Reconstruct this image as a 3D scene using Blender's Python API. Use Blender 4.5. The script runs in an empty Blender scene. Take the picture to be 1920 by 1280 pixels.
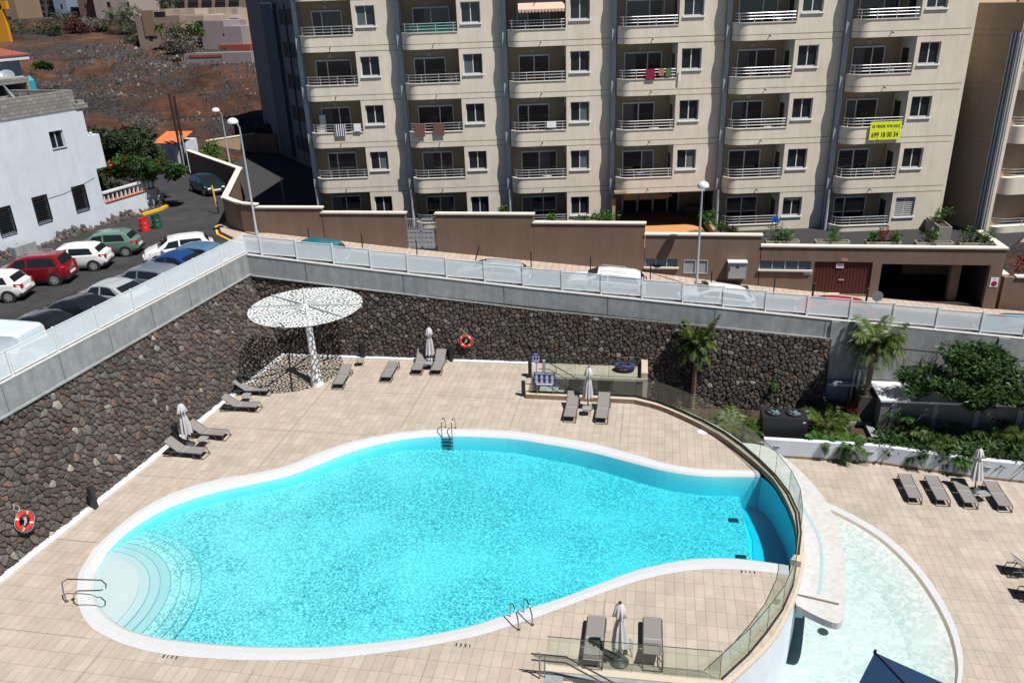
import bpy, bmesh, math, random
from mathutils import Vector, Matrix
from mathutils.geometry import tessellate_polygon
R = math.radians
rnd = random.Random(7)
C = bpy.context.scene.collection
scene = bpy.context.scene

# ------------------------------------------------------------------ camera, sky, sun, exposure
CAM = Vector((17.8731, -51.8531, 19.0652))
PITCH, YAW, ROLL, FOC = .404455, -.16629, -.0363776, 1498.15
_f = Vector((math.sin(YAW)*math.cos(PITCH), math.cos(YAW)*math.cos(PITCH), -math.sin(PITCH)))
_r = Vector((math.cos(YAW), -math.sin(YAW), 0)); _u = _r.cross(_f)
RT = _r*math.cos(ROLL) + _u*math.sin(ROLL); UP = -_r*math.sin(ROLL) + _u*math.cos(ROLL); FW = _f
cd = bpy.data.cameras.new('camera'); cam = bpy.data.objects.new('camera', cd); C.objects.link(cam)
cam.matrix_world = Matrix(((RT.x, UP.x, -FW.x, CAM.x), (RT.y, UP.y, -FW.y, CAM.y), (RT.z, UP.z, -FW.z, CAM.z), (0, 0, 0, 1)))
cd.sensor_width = 36; cd.lens = FOC*36/1920; cd.clip_end = 3000; cd.clip_start = .1
scene.camera = cam
SUN = Vector((.46, -.26, 1.0)).normalized()
w = bpy.data.worlds.new('World'); scene.world = w; w.use_nodes = True
nt = w.node_tree; sky = nt.nodes.new('ShaderNodeTexSky'); sky.sky_type = 'NISHITA'; sky.sun_disc = False
sky.sun_elevation = math.asin(SUN.z); sky.sun_rotation = math.atan2(SUN.x, SUN.y)
sky.altitude = 200; sky.air_density = .45; sky.dust_density = .05; sky.ozone_density = 2.0
nt.links.new(sky.outputs[0], nt.nodes['Background'].inputs[0]); nt.nodes['Background'].inputs[1].default_value = .05
sl = bpy.data.lights.new('sun', 'SUN'); sl.energy = 5; sl.angle = R(.5); sl.color = (1, .945, .87)
so = bpy.data.objects.new('sun', sl); C.objects.link(so); so.rotation_euler = SUN.to_track_quat('Z', 'Y').to_euler()
so.location = (0, 0, 60)
scene.view_settings.view_transform = 'Standard'; scene.view_settings.look = 'None'
scene.view_settings.exposure = .4; scene.view_settings.gamma = 1

scene.cycles.diffuse_bounces = 1

# ------------------------------------------------------------------ helpers
def ray(x, y): return RT*((x-960)/FOC) - UP*((y-640)/FOC) + FW
def onz(x, y, z):
    d = ray(x, y); return CAM + d*((z-CAM.z)/d.z)
def ony(x, y, Y):
    d = ray(x, y); return CAM + d*((Y-CAM.y)/d.y)
def onp(x, y, P, n):
    d = ray(x, y); return CAM + d*((Vector(P)-CAM).dot(n)/d.dot(n))

class MB:
    def __init__(s): s.v = []; s.f = []; s.m = []; s.mi = 0; s.col = None; s.cols = []
    def add(s, vs, fs):
        b = len(s.v); s.v += [tuple(v) for v in vs]
        for f in fs:
            s.f.append([b+i for i in f]); s.m.append(s.mi); s.cols.append(s.col)
        return s
    def box(s, a, b):
        x0, y0, z0 = a; x1, y1, z1 = b
        return s.add([(x0,y0,z0),(x1,y0,z0),(x1,y1,z0),(x0,y1,z0),(x0,y0,z1),(x1,y0,z1),(x1,y1,z1),(x0,y1,z1)],
                     [(0,3,2,1),(4,5,6,7),(0,1,5,4),(1,2,6,5),(2,3,7,6),(3,0,4,7)])
    def obox(s, p, q, w, h, up=Vector((0,0,1)), off=0):
        """bar from p to q, width w sideways, height h along up (centred)"""
        p = Vector(p); q = Vector(q); d = (q-p).normalized()
        sd = d.cross(up)
        if sd.length < 1e-4: sd = Vector((1,0,0))
        sd.normalize(); u = sd.cross(d).normalized()
        a = sd*w/2; c = u*h/2
        vs = [p-a-c, p+a-c, p+a+c, p-a+c, q-a-c, q+a-c, q+a+c, q-a+c]
        return s.add(vs, [(0,1,2,3),(7,6,5,4),(0,4,5,1),(1,5,6,2),(2,6,7,3),(3,7,4,0)])
    def tube(s, pts, r, n=8, cap=True, closed=False):
        pts = [Vector(p) for p in pts]; rs = r if isinstance(r, (list, tuple)) else [r]*len(pts)
        base = len(s.v); prev = None; N = len(pts)
        for i, p in enumerate(pts):
            if closed: d = pts[(i+1) % N]-pts[i-1]
            else: d = pts[min(i+1, N-1)]-pts[max(i-1, 0)]
            d.normalize()
            if prev is None:
                a = d.cross(Vector((0,0,1)))
                if a.length < .05: a = d.cross(Vector((1,0,0)))
            else: a = prev - d*prev.dot(d)
            a.normalize(); prev = a; b = d.cross(a)
            for k in range(n):
                t = 2*math.pi*k/n; s.v.append(tuple(p+(a*math.cos(t)+b*math.sin(t))*rs[i]))
        M = N if closed else N-1
        for i in range(M):
            for k in range(n):
                j = (i+1) % N
                s.f.append([base+i*n+k, base+i*n+(k+1) % n, base+j*n+(k+1) % n, base+j*n+k]); s.m.append(s.mi); s.cols.append(s.col)
        if cap and not closed:
            s.f.append([base+k for k in range(n)][::-1]); s.m.append(s.mi); s.cols.append(s.col)
            s.f.append([base+(N-1)*n+k for k in range(n)]); s.m.append(s.mi); s.cols.append(s.col)
        return s
    def lathe(s, c, prof, n=16):
        """prof: list of (radius, z)"""
        base = len(s.v)
        for r, z in prof:
            for k in range(n):
                t = 2*math.pi*k/n; s.v.append((c[0]+r*math.cos(t), c[1]+r*math.sin(t), c[2]+z))
        for i in range(len(prof)-1):
            for k in range(n):
                s.f.append([base+i*n+k, base+i*n+(k+1) % n, base+(i+1)*n+(k+1) % n, base+(i+1)*n+k]); s.m.append(s.mi); s.cols.append(s.col)
        s.f.append([base+k for k in range(n)][::-1]); s.m.append(s.mi); s.cols.append(s.col)
        s.f.append([base+(len(prof)-1)*n+k for k in range(n)]); s.m.append(s.mi); s.cols.append(s.col)
        return s
    def poly(s, outline, z, holes=(), flip=False):
        loops = [[Vector((p[0], p[1], 0)) for p in outline]] + [[Vector((p[0], p[1], 0)) for p in h] for h in holes]
        tri = tessellate_polygon(loops); flat = [p for l in loops for p in l]
        zz = z if callable(z) else (lambda x, y: z)
        fs = []
        for t in tri:
            a, b, c = [flat[i] for i in t]
            cr = (b-a).cross(c-a).z
            if abs(cr) < 1e-9: continue
            fs.append(t if (cr > 0) != flip else (t[2], t[1], t[0]))
        return s.add([(p.x, p.y, zz(p.x, p.y)) for p in flat], fs)
    def prism(s, outline, z0, z1):
        s.poly(outline, z1); s.poly(outline, z0, flip=True)
        return s.skirt(outline, z0, z1)
    def skirt(s, outline, z0, z1, closed=True, flip=False):
        n = len(outline); area = sum(outline[i][0]*outline[(i+1)%n][1]-outline[(i+1)%n][0]*outline[i][1] for i in range(n))
        if (area < 0) != flip: outline = outline[::-1]
        z0f = z0 if callable(z0) else (lambda x, y: z0); z1f = z1 if callable(z1) else (lambda x, y: z1)
        vs = []
        for p in outline: vs += [(p[0], p[1], z0f(p[0], p[1])), (p[0], p[1], z1f(p[0], p[1]))]
        return s.add(vs, [(2*i, 2*((i+1) % n), 2*((i+1) % n)+1, 2*i+1) for i in range(n if closed else n-1)])
    def build(s, name, mat, parent=None, smooth=False, recalc=False):
        me = bpy.data.meshes.new(name); me.from_pydata(s.v, [], s.f)
        mats = mat if isinstance(mat, (list, tuple)) else [mat]
        for m in mats: me.materials.append(m)
        if len(mats) > 1: me.polygons.foreach_set('material_index', s.m)
        if any(c is not None for c in s.cols):
            ca = me.color_attributes.new('col', 'FLOAT_COLOR', 'CORNER'); dat = []
            for f, c in zip(s.f, s.cols):
                c = c or (1, 1, 1); dat += [c[0], c[1], c[2], 1]*len(f)
            ca.data.foreach_set('color', dat)
        if smooth: me.polygons.foreach_set('use_smooth', [True]*len(me.polygons))
        me.update()
        if recalc:
            b = bmesh.new(); b.from_mesh(me); bmesh.ops.recalc_face_normals(b, faces=b.faces); b.to_mesh(me); b.free()
        o = bpy.data.objects.new(name, me); C.objects.link(o)
        if parent: o.parent = parent
        return o

def tag(o, label=None, cat=None, group=None, kind=None):
    if label: o['label'] = label
    if cat: o['category'] = cat
    if group: o['group'] = group
    if kind: o['kind'] = kind
    return o
def empty(name, loc=(0,0,0), rz=0):
    o = bpy.data.objects.new(name, None); C.objects.link(o); o.location = loc; o.rotation_euler = (0, 0, rz); o.empty_display_size = .2
    return o
def copy_tree(o, parent=None):
    c = o.copy(); C.objects.link(c); c.parent = parent
    for ch in [x for x in KIDS.get(o.name, [])] or list(o.children): copy_tree(ch, c)
    return c
KIDS = {}
def smoothby(o, ang=40):
    me = o.data; me.polygons.foreach_set('use_smooth', [True]*len(me.polygons))
    b = bmesh.new(); b.from_mesh(me); bmesh.ops.remove_doubles(b, verts=b.verts, dist=.0004)
    for e in b.edges:
        if len(e.link_faces) == 2:
            e.smooth = e.calc_face_angle(0) < R(ang)
    b.to_mesh(me); b.free(); return o

# ------------------------------------------------------------------ materials
def srgb(r, g, b):
    f = lambda c: (c/255)/12.92 if c/255 <= .04045 else ((c/255+.055)/1.055)**2.4
    return (f(r), f(g), f(b), 1)
def mat(name, col, rough=.7, metal=0, spec=.4, noise=0, nscale=5, bump=0, bscale=40, streak=0, col2=None, coat=0):
    m = bpy.data.materials.new(name); m.use_nodes = True; nt = m.node_tree; b = nt.nodes['Principled BSDF']
    if len(col) == 3: col = (*col, 1)
    b.inputs['Base Color'].default_value = col; b.inputs['Roughness'].default_value = rough; b.inputs['Metallic'].default_value = metal
    b.inputs['Specular IOR Level'].default_value = spec; b.inputs['Coat Weight'].default_value = coat
    tc = nt.nodes.new('ShaderNodeTexCoord'); geo = nt.nodes.new('ShaderNodeNewGeometry')
    if noise or streak or col2:
        n1 = nt.nodes.new('ShaderNodeTexNoise'); n1.inputs['Scale'].default_value = nscale; n1.inputs['Detail'].default_value = 6; n1.inputs['Roughness'].default_value = .65
        nt.links.new(geo.outputs['Position'], n1.inputs['Vector'])
        mp = nt.nodes.new('ShaderNodeMapRange'); nt.links.new(n1.outputs[0], mp.inputs[0]); mp.inputs[1].default_value = .3; mp.inputs[2].default_value = .7
        mx = nt.nodes.new('ShaderNodeMix'); mx.data_type = 'RGBA'; nt.links.new(mp.outputs[0], mx.inputs[0])
        k = 1-noise; mx.inputs[6].default_value = (col[0]*k, col[1]*k, col[2]*k, 1) if not col2 else (*col2[:3], 1)
        k2 = 1+noise*.6; mx.inputs[7].default_value = (min(col[0]*k2, .95), min(col[1]*k2, .95), min(col[2]*k2, .95), 1) if not col2 else col
        out = mx.outputs[2]
        if streak:
            ms = nt.nodes.new('ShaderNodeMapping'); nt.links.new(geo.outputs['Position'], ms.inputs[0]); ms.inputs['Scale'].default_value = (1.1, 1.1, .1)
            n2 = nt.nodes.new('ShaderNodeTexNoise'); n2.inputs['Scale'].default_value = 2.2; n2.inputs['Detail'].default_value = 9; n2.inputs['Roughness'].default_value = .7; nt.links.new(ms.outputs[0], n2.inputs['Vector'])
            m2 = nt.nodes.new('ShaderNodeMapRange'); nt.links.new(n2.outputs[0], m2.inputs[0]); m2.inputs[1].default_value = .35; m2.inputs[2].default_value = .7
            m2.inputs[3].default_value = 1-streak; m2.inputs[4].default_value = 1
            mm = nt.nodes.new('ShaderNodeMix'); mm.data_type = 'RGBA'; mm.blend_type = 'MULTIPLY'; mm.inputs[0].default_value = 1
            nt.links.new(out, mm.inputs[6]); nt.links.new(m2.outputs[0], mm.inputs[7]); out = mm.outputs[2]
        nt.links.new(out, b.inputs['Base Color'])
    if bump:
        n3 = nt.nodes.new('ShaderNodeTexNoise'); n3.inputs['Scale'].default_value = bscale; n3.inputs['Detail'].default_value = 4
        nt.links.new(geo.outputs['Position'], n3.inputs['Vector'])
        bp = nt.nodes.new('ShaderNodeBump'); bp.inputs['Strength'].default_value = bump; bp.inputs['Distance'].default_value = .02
        nt.links.new(n3.outputs[0], bp.inputs['Height']); nt.links.new(bp.outputs[0], b.inputs['Normal'])
    return m
def attrmat(name, rough=.9, bump=.6, bscale=25, gain=1.0, spec=.2):
    m = mat(name, (.5, .5, .5), rough, spec=spec, bump=bump, bscale=bscale); nt = m.node_tree; b = nt.nodes['Principled BSDF']
    a = nt.nodes.new('ShaderNodeAttribute'); a.attribute_name = 'col'
    geo = nt.nodes.new('ShaderNodeNewGeometry'); n = nt.nodes.new('ShaderNodeTexNoise'); n.inputs['Scale'].default_value = 14; n.inputs['Detail'].default_value = 6
    nt.links.new(geo.outputs['Position'], n.inputs['Vector'])
    mp = nt.nodes.new('ShaderNodeMapRange'); mp.inputs[1].default_value = .3; mp.inputs[2].default_value = .7; mp.inputs[3].default_value = .6*gain; mp.inputs[4].default_value = 1.35*gain
    nt.links.new(n.outputs[0], mp.inputs[0])
    mm = nt.nodes.new('ShaderNodeMix'); mm.data_type = 'RGBA'; mm.blend_type = 'MULTIPLY'; mm.inputs[0].default_value = 1
    nt.links.new(a.outputs['Color'], mm.inputs[6]); nt.links.new(mp.outputs[0], mm.inputs[7]); nt.links.new(mm.outputs[2], b.inputs['Base Color'])
    return m
def tilemat(name, c1, c2, grout, size=.335, gw=.012, rot=0, rough=.55, row=None, patch=.12, upright=False):
    m = bpy.data.materials.new(name); m.use_nodes = True; nt = m.node_tree; b = nt.nodes['Principled BSDF']
    geo = nt.nodes.new('ShaderNodeNewGeometry'); mp = nt.nodes.new('ShaderNodeMapping'); mp.inputs['Rotation'].default_value = (0, 0, rot)
    nt.links.new(geo.outputs['Position'], mp.inputs[0])
    if upright:
        sx = nt.nodes.new('ShaderNodeSeparateXYZ'); cx = nt.nodes.new('ShaderNodeCombineXYZ'); nt.links.new(geo.outputs['Position'], sx.inputs[0]); nt.links.new(sx.outputs[1], cx.inputs[0]); nt.links.new(sx.outputs[2], cx.inputs[1]); nt.links.new(cx.outputs[0], mp.inputs[0])
    br = nt.nodes.new('ShaderNodeTexBrick'); br.offset = .5 if upright else 0; br.squash = 1
    for k, v in (('Scale', 1), ('Mortar Size', gw/2), ('Mortar Smooth', .1), ('Bias', 0), ('Brick Width', size), ('Row Height', row or size)): br.inputs[k].default_value = v
    br.inputs['Color1'].default_value = (*c1, 1); br.inputs['Color2'].default_value = (*c2, 1); br.inputs['Mortar'].default_value = (*grout, 1)
    nt.links.new(mp.outputs[0], br.inputs['Vector'])
    n = nt.nodes.new('ShaderNodeTexNoise'); n.inputs['Scale'].default_value = .9; n.inputs['Detail'].default_value = 8; n.inputs['Roughness'].default_value = .7
    nt.links.new(geo.outputs['Position'], n.inputs['Vector'])
    r = nt.nodes.new('ShaderNodeMapRange'); r.inputs[1].default_value = .3; r.inputs[2].default_value = .7; r.inputs[3].default_value = 1-patch; r.inputs[4].default_value = 1+patch*.5
    nt.links.new(n.outputs[0], r.inputs[0])
    mm = nt.nodes.new('ShaderNodeMix'); mm.data_type = 'RGBA'; mm.blend_type = 'MULTIPLY'; mm.inputs[0].default_value = 1
    nt.links.new(br.outputs[0], mm.inputs[6]); nt.links.new(r.outputs[0], mm.inputs[7]); nt.links.new(mm.outputs[2], b.inputs['Base Color'])
    b.inputs['Roughness'].default_value = rough; b.inputs['Specular IOR Level'].default_value = .3
    return m
def glassmat(name, tint, rough=.02, refl=1.0):
    m = bpy.data.materials.new(name); m.use_nodes = True; nt = m.node_tree
    for x in list(nt.nodes):
        if x.type != 'OUTPUT_MATERIAL': nt.nodes.remove(x)
    out = nt.nodes['Material Output']; t = nt.nodes.new('ShaderNodeBsdfTransparent'); t.inputs[0].default_value = (*tint, 1)
    g = nt.nodes.new('ShaderNodeBsdfGlossy'); g.inputs['Roughness'].default_value = rough; f = nt.nodes.new('ShaderNodeLayerWeight'); f.inputs[0].default_value = .5
    pw = nt.nodes.new('ShaderNodeMath'); pw.operation = 'POWER'; pw.inputs[1].default_value = 3.5; nt.links.new(f.outputs['Facing'], pw.inputs[0])
    mu = nt.nodes.new('ShaderNodeMath'); mu.operation = 'MULTIPLY_ADD'; mu.inputs[1].default_value = .75*refl; mu.inputs[2].default_value = .05; nt.links.new(pw.outputs[0], mu.inputs[0])
    mx = nt.nodes.new('ShaderNodeMixShader'); nt.links.new(mu.outputs[0], mx.inputs[0]); nt.links.new(t.outputs[0], mx.inputs[1]); nt.links.new(g.outputs[0], mx.inputs[2]); nt.links.new(mx.outputs[0], out.inputs[0])
    return m
def meshmat(name, col, pitch, openf, axis='XZ', coord='Object'):
    """perforated sheet metal: round holes on a square grid cut through the panel"""
    m = mat(name, col, .45); nt = m.node_tree; b = nt.nodes['Principled BSDF']; out = nt.nodes['Material Output']
    tc = nt.nodes.new('ShaderNodeTexCoord'); sp = nt.nodes.new('ShaderNodeSeparateXYZ'); nt.links.new(tc.outputs[coord], sp.inputs[0])
    def s(sock, k):
        a = nt.nodes.new('ShaderNodeMath'); a.operation = 'MULTIPLY'; a.inputs[1].default_value = 2*math.pi/pitch; nt.links.new(sock, a.inputs[0])
        c = nt.nodes.new('ShaderNodeMath'); c.operation = 'COSINE'; nt.links.new(a.outputs[0], c.inputs[0]); return c.outputs[0]
    ad = nt.nodes.new('ShaderNodeMath'); ad.operation = 'ADD'; nt.links.new(s(sp.outputs[axis[0]], 0), ad.inputs[0]); nt.links.new(s(sp.outputs[axis[1]], 0), ad.inputs[1])
    gt = nt.nodes.new('ShaderNodeMath'); gt.operation = 'GREATER_THAN'; gt.inputs[1].default_value = openf; nt.links.new(ad.outputs[0], gt.inputs[0])
    tr = nt.nodes.new('ShaderNodeBsdfTransparent'); mx = nt.nodes.new('ShaderNodeMixShader')
    nt.links.new(gt.outputs[0], mx.inputs[0]); nt.links.new(b.outputs[0], mx.inputs[1]); nt.links.new(tr.outputs[0], mx.inputs[2]); nt.links.new(mx.outputs[0], out.inputs[0])
    return m

M = {}
M['deck'] = tilemat('deck_tile', (.385,.333,.282), (.435,.383,.328), (.18,.145,.115), .335, .012, R(1.2), row=.675, patch=.2)
M['riser'] = tilemat('riser_tile', (.24,.165,.11), (.28,.2,.14), (.12,.09,.07), .335, .015, R(1.2))
M['cream'] = mat('cream_stone', (.47,.42,.34), .6, noise=.08, nscale=3)
M['concrete'] = mat('concrete', (.31,.33,.345), .85, noise=.2, nscale=2.2, streak=.3, bump=.3, bscale=30)
M['concrete_d'] = mat('concrete_joint', (.06,.06,.06), .9)
M['conc_light'] = mat('concrete_coping', (.47,.475,.48), .8, noise=.15, nscale=4)
M['white'] = mat('white_paint', (.62,.64,.67), .5, noise=.05, nscale=2)
M['whitewall'] = mat('white_wall', (.6,.66,.75), .8, noise=.08, nscale=1.2, streak=.08, bump=.15, bscale=12)
M['whitemetal'] = mat('white_metal', (.72,.76,.78), .4)
M['coping'] = tilemat('coping_tile', (.5,.52,.56), (.53,.55,.59), (.4,.43,.5), .12, .012, R(20), rough=.35, patch=.04)
M['poolwhite'] = mat('pool_white', (.5,.53,.545), .4, noise=.03, nscale=3)
M['stone'] = attrmat('lava_stone', gain=1.0)
M['mortar'] = mat('stone_gap', (.03,.025,.022), .95)
M['stucco'] = mat('beige_render', (.76,.695,.585), .85, noise=.08, nscale=.9, streak=.14, bump=.2, bscale=22)
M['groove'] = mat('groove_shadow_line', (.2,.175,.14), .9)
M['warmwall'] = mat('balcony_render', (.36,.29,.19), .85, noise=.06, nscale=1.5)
M['fin'] = mat('fin_metal', (.3,.35,.4), .6, noise=.08, nscale=3)
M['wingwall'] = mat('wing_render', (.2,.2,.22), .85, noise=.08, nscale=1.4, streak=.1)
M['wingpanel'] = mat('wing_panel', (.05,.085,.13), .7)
M['dark'] = mat('dark_interior', (.012,.013,.016), .6)
M['pane'] = mat('window_glass', (.012,.018,.026), .06, spec=.7)
M['frame'] = mat('aluminium_frame', (.62,.64,.66), .4)
M['sill'] = mat('white_sill', (.82,.82,.8), .6)
M['steel'] = mat('polished_steel', (.75,.76,.8), .28, metal=.8)
M['chrome'] = mat('rail_steel', (.3,.32,.34), .2, metal=1)
M['brown'] = mat('brown_render', (.205,.14,.105), .9, noise=.1, nscale=.9, streak=.16, bump=.2, bscale=18)
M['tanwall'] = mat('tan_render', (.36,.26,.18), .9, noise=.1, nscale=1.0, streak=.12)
M['cap'] = mat('wall_cap', (.66,.62,.56), .7, noise=.06)
M['asphalt'] = mat('asphalt', (.036,.036,.04), .92, noise=.45, nscale=.6, bump=.5, bscale=60)
M['pavement'] = tilemat('pavement_tile', (.42,.34,.29), (.47,.39,.34), (.24,.17,.13), .4, .03, 0)
M['gravel'] = mat('dark_gravel', (.05,.05,.056), .95, col2=(.016,.016,.018), nscale=14, bump=1, bscale=22)
M['yellow'] = mat('yellow_paint', (.7,.42,.03), .7, noise=.2)
M['doorbrown'] = mat('red_brown_door', (.095,.025,.018), .6, noise=.1)
M['steelgrey'] = mat('grey_metal', (.36,.38,.4), .5, noise=.05)
M['bollard'] = mat('black_bollard', (.018,.02,.024), .45)
M['sling'] = mat('taupe_mesh_fabric', (.2,.19,.188), .75, noise=.05, nscale=30)
M['slingframe'] = mat('taupe_frame', (.07,.062,.055), .45)
M['table'] = mat('table_top', (.24,.25,.26), .5)
M['umb'] = mat('umbrella_fabric', (.5,.49,.52), .85, noise=.06, nscale=9)
M['umbbase'] = mat('umbrella_base', (.03,.045,.055), .45)
M['wood'] = mat('timber', (.2,.11,.06), .6, noise=.2, nscale=9)
M['leaf'] = mat('leaf', (.04,.095,.015), .55, col2=(.015,.045,.008), nscale=1.3)
M['leaf2'] = mat('leaf_bright', (.06,.16,.015), .5, col2=(.02,.07,.008), nscale=1.6)
M['leafpalm'] = mat('palm_leaf', (.085,.13,.018), .5, col2=(.03,.065,.008), nscale=2)
M['leafdark'] = mat('leaf_dark', (.035,.06,.022), .7, col2=(.018,.034,.012), nscale=2)
M['dry'] = mat('dry_brush', (.15,.14,.12), .9, noise=.3, nscale=5)
M['trunk'] = mat('trunk', (.13,.085,.055), .9, noise=.3, nscale=14, bump=.6, bscale=30)
M['palmtrunk'] = mat('palm_trunk', (.2,.14,.1), .9, noise=.35, nscale=9, bump=.6, bscale=20)
M['redleaf'] = mat('red_leaf', (.15,.012,.016), .5)
M['orange'] = mat('orange_flower', (.6,.1,.02), .6)
M['red'] = mat('red_plastic', (.62,.03,.02), .4)
M['green'] = mat('green_plastic', (.02,.09,.05), .4)
M['blue'] = mat('sign_blue', (.012,.045,.17), .4)
M['signwhite'] = mat('sign_white', (.8,.82,.85), .5)
M['neon'] = mat('yellow_banner', (.72,.82,.03), .6)
M['black'] = mat('black_print', (.01,.01,.012), .5)
M['rope'] = mat('white_rope', (.6,.6,.58), .8)
M['terracotta'] = mat('terracotta', (.5,.16,.08), .8, noise=.25, nscale=4)
M['block'] = tilemat('concrete_block', (.2,.195,.19), (.29,.285,.27), (.12,.118,.115), .42, .035, 0, rough=.9, row=.22, upright=True)
M['glass'] = glassmat('fence_glass', (.92,.965,.935), refl=.6)
M['glassedge'] = mat('glass_edge', (.02,.05,.045), .3)
M['tyre'] = mat('tyre', (.02,.02,.02), .8)
M['rim'] = mat('alloy_rim', (.55,.56,.58), .3, metal=.6)
M['carglass'] = mat('car_glass', (.012,.016,.018), .05, spec=.8)
M['headl'] = mat('head_lamp', (.6,.65,.7), .15)
M['taill'] = mat('tail_lamp', (.35,.01,.012), .25)
M['trim'] = mat('car_trim', (.02,.02,.022), .6)
M['plank'] = mat('plate_white', (.75,.75,.72), .5)
M['brick_o'] = mat('orange_paving', (.5,.25,.1), .8, noise=.12, nscale=6)
M['planter'] = mat('planter_concrete', (.3,.285,.26), .9, noise=.12, nscale=5, bump=.3)
M['soil'] = mat('soil', (.06,.035,.022), .95, noise=.3, nscale=8)
M['meshdark'] = mat('net_purple', (.06,.03,.07), .7, noise=.3, nscale=20)
def paint(name, c, rough=.25):
    return mat(name, c, rough, spec=.5, coat=.6)

# ================================================================== THE SETTING
def lerpt(tab, x):
    if x <= tab[0][0]: return tab[0][1]
    for (a, b), (c, d) in zip(tab, tab[1:]):
        if x <= c: return b+(d-b)*(x-a)/(c-a)
    return tab[-1][1]
STREET = [(-60, 5.9), (-5.5, 5.86), (3.3, 4.98), (10.2, 4.35), (18, 3.7), (23.6, 3.02), (30, 2.42), (38.3, 1.72), (70, -.6)]
def stz(x): return lerpt(STREET, x)
CBOT = [(-4.3, 4.86), (3, 4.1), (12.2, 3.17), (21, 2.48), (28, 1.9), (70, -1.6)]
def cbot(x): return lerpt(CBOT, x)
CTOP = [(-4.3, 6.06), (3, 5.26), (12.2, 4.33), (21, 3.56), (28, 2.93), (70, -.6)]
def ctop(x): return lerpt(CTOP, x)
def YB(z): return -10.85 + z*.06
def XL(y, z): return -3.0 + (y+10.9)*.106 - min(z, 4.95)*.268

# --- outlines of the upper deck and of the pool
def catmull(pts, n=4, closed=False):
    out = []; N = len(pts)
    for i in range(N if closed else N-1):
        p = [pts[(i+k-1) % N] if closed else pts[min(max(i+k-1, 0), N-1)] for k in range(4)]
        for j in range(n):
            t = j/n
            out.append(tuple(.5*((2*p[1][c])+(-p[0][c]+p[2][c])*t+(2*p[0][c]-5*p[1][c]+4*p[2][c]-p[3][c])*t*t+(-p[0][c]+3*p[1][c]-3*p[2][c]+p[3][c])*t**3) for c in (0, 1)))
    if not closed: out.append(tuple(pts[-1]))
    return out
ARC = catmull([(18.0,-14.98),(19.2,-15.55),(20.4,-16.4),(21.3,-17.25),(22.15,-18.2),(22.95,-19.5),(23.6,-20.9),(24.1,-22.2),(24.4,-23.6),(24.47,-25.0),(24.2,-26.6),(23.85,-27.9),(23.4,-29.2),(22.6,-30.9),(21.75,-32.1),(20.8,-33.2)], 3)
ARCIN = catmull([(17.9,-15.42),(19.14,-15.98),(20.39,-17.0),(21.45,-18.1),(22.3,-19.3),(23.05,-20.6),(23.6,-21.75),(23.85,-22.5),(24.1,-24.1),(24.12,-25.5),(23.9,-26.8),(23.62,-27.4)], 3)
pi_top = [(-2.1,-29.29),(-2.1,-28.2),(-1.68,-26.85),(-.86,-25.75),(.37,-24.82),(1.56,-24.15),(2.8,-23.4),(3.79,-22.35),(4.9,-21.15),(6.18,-20.2),(7.61,-19.6),(9.39,-19.29),(11.97,-19.24),(13.79,-19.55),(15.83,-20.05),(17.78,-20.8),(19.4,-21.4),(20.98,-21.64),(22.33,-21.54),(23.4,-21.45)]
po_top = [(-2.68,-29.4),(-2.62,-28.2),(-2.41,-26.9),(-1.65,-25.42),(-.34,-24.28),(1.22,-23.55),(2.45,-22.8),(3.5,-21.54),(4.66,-20.46),(6.0,-19.67),(7.5,-19.12),(9.27,-18.78),(11.89,-18.71),(13.8,-18.98),(15.9,-19.45),(17.8,-20.22),(19.42,-20.93),(20.9,-21.22),(22.2,-21.17),(23.28,-21.1)]
pi_bot = [(23.6,-27.25),(22.53,-27.12),(21.59,-27.08),(20.04,-27.31),(18.29,-28.05),(16.98,-28.92),(15.73,-29.8),(14.68,-30.42),(13.67,-31.0),(12.69,-31.6),(11.37,-32.17),(10.03,-32.6),(8.01,-33.07),(5.9,-33.32),(4.43,-33.37),(3.09,-33.36),(2.0,-33.26),(.9,-33.0),(-.2,-32.4),(-1.1,-31.6),(-1.8,-30.5)]
po_bot = [(23.5,-27.95),(22.43,-27.86),(21.51,-27.86),(20.18,-28.06),(18.67,-28.63),(17.19,-29.5),(15.79,-30.45),(14.78,-31.13),(14.0,-31.6),(13.1,-32.12),(11.55,-32.76),(10.22,-33.2),(8.27,-33.72),(6.25,-34.0),(4.84,-34.1),(3.4,-34.12),(2.1,-33.98),(1.01,-33.7),(-.25,-33.15),(-1.4,-32.1),(-2.3,-30.8)]
PIN = catmull(pi_top, 4) + catmull(pi_bot, 4)
POUT = catmull(po_top, 4) + catmull(po_bot, 4)
ARCPOOL = [p for p in ARCIN if -27.3 < p[1] < -21.6]
WATER_OUT = catmull(pi_top, 4) + ARCPOOL + catmull(pi_bot, 4)
HOLE = catmull(po_top, 4) + ARCPOOL + catmull(po_bot, 4)
arc_low = [p for p in ARC if p[1] < -27.2]
deck_out = [(-7.0, -45), (XL(-45, 0)-.2, -45), (XL(-10.8, 0)-.2, -10.75), (12.35, -10.75), (12.35, -15.02), (17.95, -15.02)] + ARC + [(15.42, -33.12), (15.42, -45)]
d = MB(); d.poly(deck_out, 0, [HOLE]); d.skirt(deck_out, -3.2, 0)
deck = tag(d.build('pool_deck', M['deck']), kind='structure')
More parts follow.
